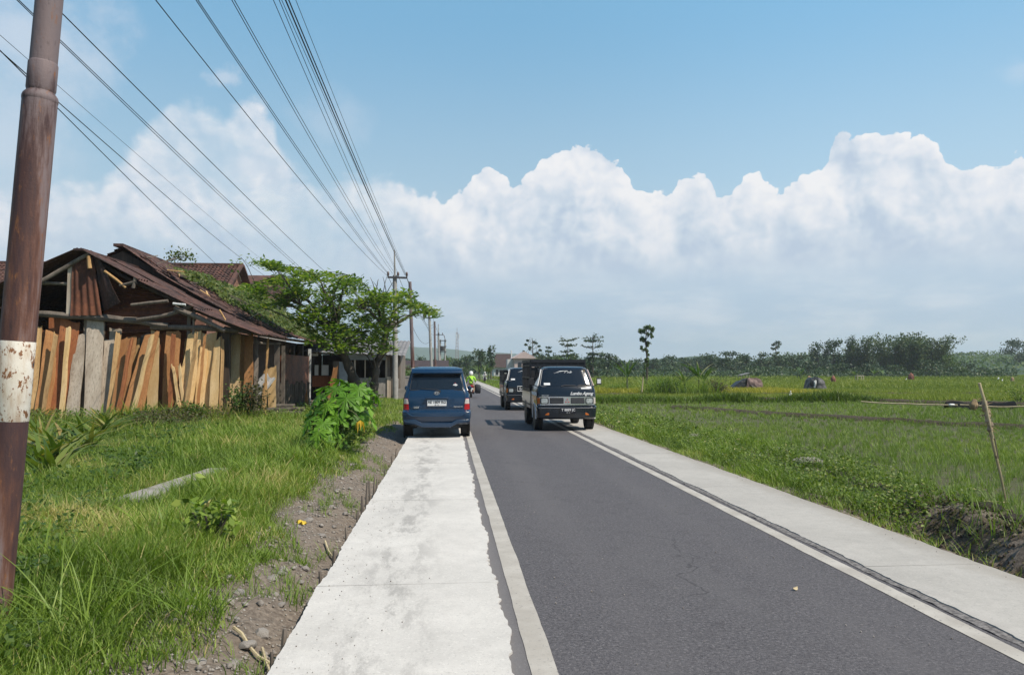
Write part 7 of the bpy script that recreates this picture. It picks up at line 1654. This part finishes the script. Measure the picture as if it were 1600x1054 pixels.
# tarpaulin heaps in the paddies
def heap(px0, px1, top, Y, label, parts_):
    x0, x1 = at(px0, 578, Y).x, at(px1, 578, Y).x; zt = at(px0, top, Y).z + .3; rt = root('tarpaulin_heap', ((x0 + x1) / 2, Y, -.3), label, 'tarpaulin heap'); w = (x1 - x0) / 2
    for nm, mt, poly, dep, y0 in parts_:
        P_ = [(a * w, y0, b * zt) for a, b in poly]; m = M(); n_ = len(P_); nb = [(p_[0] * .94, y0 + dep, p_[2] * .92) for p_ in P_]; cf = (sum(p_[0] for p_ in P_) / n_, y0 - .12, sum(p_[2] for p_ in P_) / n_)
        V = P_ + nb + [cf]; m.add(V, [(i, (i + 1) % n_, 2 * n_) for i in range(n_)] + [((i + 1) % n_, i, n_ + i, n_ + (i + 1) % n_) for i in range(n_)] + [tuple(range(2 * n_ - 1, n_ - 1, -1))])
        bm_o = m.build(nm, MAT[mt], rt, smooth=0); s = bm_o.modifiers.new('s', 'SUBSURF'); s.levels = s.render_levels = 3; s.subdivision_type = 'SIMPLE'
        tx = bpy.data.textures.new('folds', 'CLOUDS'); tx.noise_scale = .45; d = bm_o.modifiers.new('d', 'DISPLACE'); d.texture = tx; d.strength = .16; d.mid_level = .5; d.texture_coords = 'OBJECT'
heap(1143, 1192, 590, 69, 'brown and black tarpaulin shelter slumped in the paddies', (
 ('black_sheet', 'tarp_black', [(-1, 0), (-.72, .45), (-.35, .82), (0, .9), (.05, .4), (-.1, 0)], 1.3, .15),
 ('brown_sheet', 'tarp_brown', [(-.15, 0), (-.02, .55), (.05, .98), (.55, 1.0), (.9, .85), (1.0, .45), (.92, .02), (.5, 0)], 1.6, 0),
 ('painted_fold_shade', 'tarp_black', [(.12, .52), (.35, .42), (.78, .02), (.40, .01), (.2, .2)], .2, -.18)))  # black piece stands in for the shade inside the brown sheet's fold
heap(1259, 1291, 588, 67, 'grey and black tarpaulin heap in the paddies with a pale patch', (
 ('black_sheet', 'tarp_black', [(-1, 0), (-.72, .25), (-.5, .85), (-.1, 1.0), (.2, .95), (.15, .3), (0, 0)], 1.2, 0),
 ('grey_sheet', 'tarp_grey', [(.0, 0), (.1, .5), (.15, .95), (.6, .88), (.9, .65), (1.0, .25), (.95, 0)], 1.3, .05),
 ('pale_patch', 'white_wall', [(-.32, .30), (-.28, .72), (-.10, .78), (-.02, .62), (-.18, .25)], .12, -.14)))
def lump(px, py0, py1, wpx, Y, label, mat, name, cat, yw=.6):
    b = at(px, py1, Y); b.z = min(b.z, -.1); h_ = at(px, py0, Y).z - b.z; me = rock_mesh(int(px), 3); o = bpy.data.objects.new(name, me); COL.objects.link(o); me.materials.append(MAT[mat]); w = wpx / FPX * Y / 2
    o.scale = (w, w * yw, h_ * .8); o.location = (b.x, Y, b.z + h_ * .42); return tag(o, label, cat)
lump(1424, 582, 596, 9, 120, 'reddish brown cut stump standing at the foot of the bamboo grove', 'reddish_cloth', 'stump', 'stump')
lump(1302, 586, 596, 8, 100, 'reddish bundle beside the grey and black tarpaulin heap', 'reddish_cloth', 'bundle', 'bundle')
lump(1265, 586, 592, 9, 92, 'small tan straw heap just behind the black tarpaulin heap', 'straw', 'straw_heap', 'straw heap')
lump(1522, 622, 634, 14, 33, 'clump of dry straw and rags on the bund behind the tied stick', 'straw', 'straw_heap', 'straw heap')
lump(1582, 588, 598, 6, 105, 'small pale bundle at the hillside foot near the edge of the view', 'straw', 'bundle', 'bundle')
# white egrets (small birds on thin legs)
def egret(px, py0, py1, Y, label, lean=.0):
    b = at(px, py1, Y); h_ = at(px, py0, Y).z - b.z; rt = root('egret', b, label, 'egret'); m = M(); H = h_
    m.tube(smoothpath([Vector((-.22 * H, 0, .42 * H)), Vector((-.08 * H, 0, .50 * H)), Vector((.06 * H, 0, .58 * H)), Vector((.12 * H, 0, .70 * H)), Vector((.05 * H, 0, .84 * H)), Vector((.10 * H, 0, .94 * H)), Vector((.18 * H, 0, .93 * H))], 3), [.01 * H, .05 * H, .09 * H, .12 * H, .135 * H, .13 * H, .12 * H, .09 * H, .07 * H, .05 * H, .042 * H, .035 * H, .032 * H, .034 * H, .042 * H, .045 * H, .044 * H, .035 * H, .02 * H], 8)
    m.build('body', MAT['feather_white'], rt, smooth=80); m = M(); m.tube([(.17 * H, 0, .93 * H), (.30 * H, 0, .90 * H)], [.015 * H, .004 * H], 5); m.build('beak', MAT['decal_yellow'], rt)
    for s in (-1, 1): m = M(); m.tube([(0, s * .04 * H, .48 * H), (.03 * H, s * .04 * H, .24 * H), (0, s * .04 * H, 0)], .012 * H, 5); m.build('leg', MAT['plastic_black'], rt)
    rt.rotation_euler = (0, lean, 0); return rt
egret(1236, 610, 624, 46, 'white egret standing on the weedy bund before the black tarpaulin heap', -.15)
egret(1560, 588, 595, 108, 'white egret by the hillside foot, higher of two'); egret(1566, 591, 598, 106, 'white egret by the hillside foot, lower of two')
egret(1416, 590, 595, 112, 'white egret beside the brown stump at the bamboo grove')
# small field table
b = at(1343, 594, 120); b.z = -.2; ft = root('field_table', b, 'small grey table standing at the foot of the bamboo grove', 'table'); m = M(); m.box((0, 0, .95), (1.15, .8, .09)); m.build('tabletop', MAT['wood_grey'], ft)
for sx in (-.5, .5):
    for sy in (-.32, .32): m = M(); m.box((sx, sy, .45), (.09, .09, .92)); m.build('leg', MAT['wood_grey'], ft)
b = at(1162, 582, 130); b.z = -.2; ft = root('lean_to', b, 'tiny lean-to roof at the treeline behind the brown tarpaulin', 'lean-to'); m = M(); m.slab(lambda u, v: (u * .8, v * .8, 1.15 + .2 * u), (-1, 1), (-1, 1), (0, 0, .08)); m.build('roof', MAT['grey_tin'], ft)
for sx in (-1, 1):
    for sy in (-1, 1): m = M(); m.box((sx * .7, sy * .7, .52), (.07, .07, 1.05)); m.build('post', MAT['wood_grey'], ft)
# bamboo lying along the bund, in two lengths
for a, b, lb in (((1346, 627, 38.0), (1496, 632.5, 35.0), 'long pale bamboo pole lying along the bund, longer of two'), ((1500, 632, 35.5), (1640, 634, 33.5), 'pale bamboo pole lying on past the tied stick, thicker end toward it')):
    A, B = at(*a), at(*b); m = M(); m.tube(arc(A, B, -.05, 14, .05), .034, 8); o = m.build('bamboo_pole', MAT['bamboo_dry'], origin=A); tag(o, lb, 'bamboo pole')
m = M(); A = at(1487, 632, 34.5); m.box(A, (.26, .16, .10)); o = m.build('white_bag', MAT['cloth_white'], origin=A, bevel=.05); tag(o, 'small white bag lying where the two bamboo poles meet', 'bag')
A = at(1560, 622, 36); m = M(); m.grid(lambda u, v: (A.x - 2.6 + 3.6 * u, A.y + .9 * v * .5, -.33 + .42 * math.sin(math.pi * min(1, v * .9 + .05)) + .05 * math.sin(u * 14)), np.linspace(0, 1, 20), np.linspace(0, 1, 9)); o = m.build('ditch_liner', MAT['liner_black'], origin=A); tag(o, 'black plastic sheet laid along the bund behind the tied stick', 'plastic sheet')
# the leaning stick wrapped with rag
B = gnd(1570, 776, -.15); Tt = at(1530, 598, B.y - .15); ST = root('tied_stick', B, 'tall leaning bamboo stick with dry rag tied round it at the paddy edge', 'stick'); d = Tt - B
m = M(); m.tube([-d * .06, d * .2 + Vector((.01, 0, 0)), d * .42 + Vector((.0, 0, 0)), d * .6], [.014, .018, .020, .020], 8); m.build('lower_stick', MAT['bamboo_dry'], ST)
m = M(); m.tube([d * .52 + Vector((-.012, -.04, 0)), d * .8 + Vector((-.01, -.045, 0)), d], [.018, .019, .020], 8); m.build('upper_stick', MAT['bamboo_dry'], ST)
m = M(); m.tube([d * .34 + Vector((.05, .02, 0)), d * .5 + Vector((.045, 0, 0)), d * .66 + Vector((.02, 0, 0))], [.008, .010, .010], 6); m.build('side_twig', MAT['wood_weathered'], ST)
m = M()
for k in range(7):
    f = .60 + .22 * k / 6; c = d * f; m.lathe([(.026, -.04), (.040, -.01), (.036, .02), (.024, .045)], c=c + Vector((random.uniform(-.015, .015), -.02, 0)), n=9)
m.build('rag_wrap', MAT['rag'], ST, smooth=30)
m = M()
for k in range(34):
    f = random.uniform(.55, .86); c = d * f; a = random.uniform(0, 6.28); l = random.uniform(.06, .16); e = c + Vector((math.cos(a) * l * .8, math.sin(a) * l * .8, random.uniform(-l, l * .6))); m.tube([c, c.lerp(e, .6) + Vector((0, 0, .02)), e], [.006, .005, .002], 4)
m.build('straw_fringe', MAT['straw'], ST)
A, C2 = at(1536, 782, B.y + .2), at(1576, 785, B.y + .2); m = M(); m.tube([A, C2], .012, 6); o = m.build('dry_stick', MAT['bamboo_dry'], origin=A); tag(o, 'short dry stick lying at the foot of the tied bamboo stick', 'stick')
A, C2 = at(1003, 612, 52), at(1005, 588, 52); m = M(); m.tube([A, (A + C2) / 2, C2], [.05, .045, .03], 6); o = m.build('marker_stick', MAT['bamboo_dry'], origin=A); tag(o, 'thin pale marker stick in the reeds below the lone thin tree', 'stick')

# ------------------------------------------------------------------ humid air over the plain
m = M(); m.box((0, 0, 64), (6600, 6600, 134)); hz = m.build('haze', None, smooth=0); tag(hz, kind='stuff')
def hazemat():
    mt = bpy.data.materials.new('haze'); mt.use_nodes = True; mt.node_tree.nodes.clear(); t = NT(mt.node_tree)
    v = t.n('ShaderNodeVolumePrincipled', {'Color': (.86, .93, 1.0, 1), 'Density': .00030, 'Anisotropy': .25}); t.t.links.new(v.outputs[0], t.n('ShaderNodeOutputMaterial').inputs['Volume']); return mt
hz.data.materials.append(hazemat())
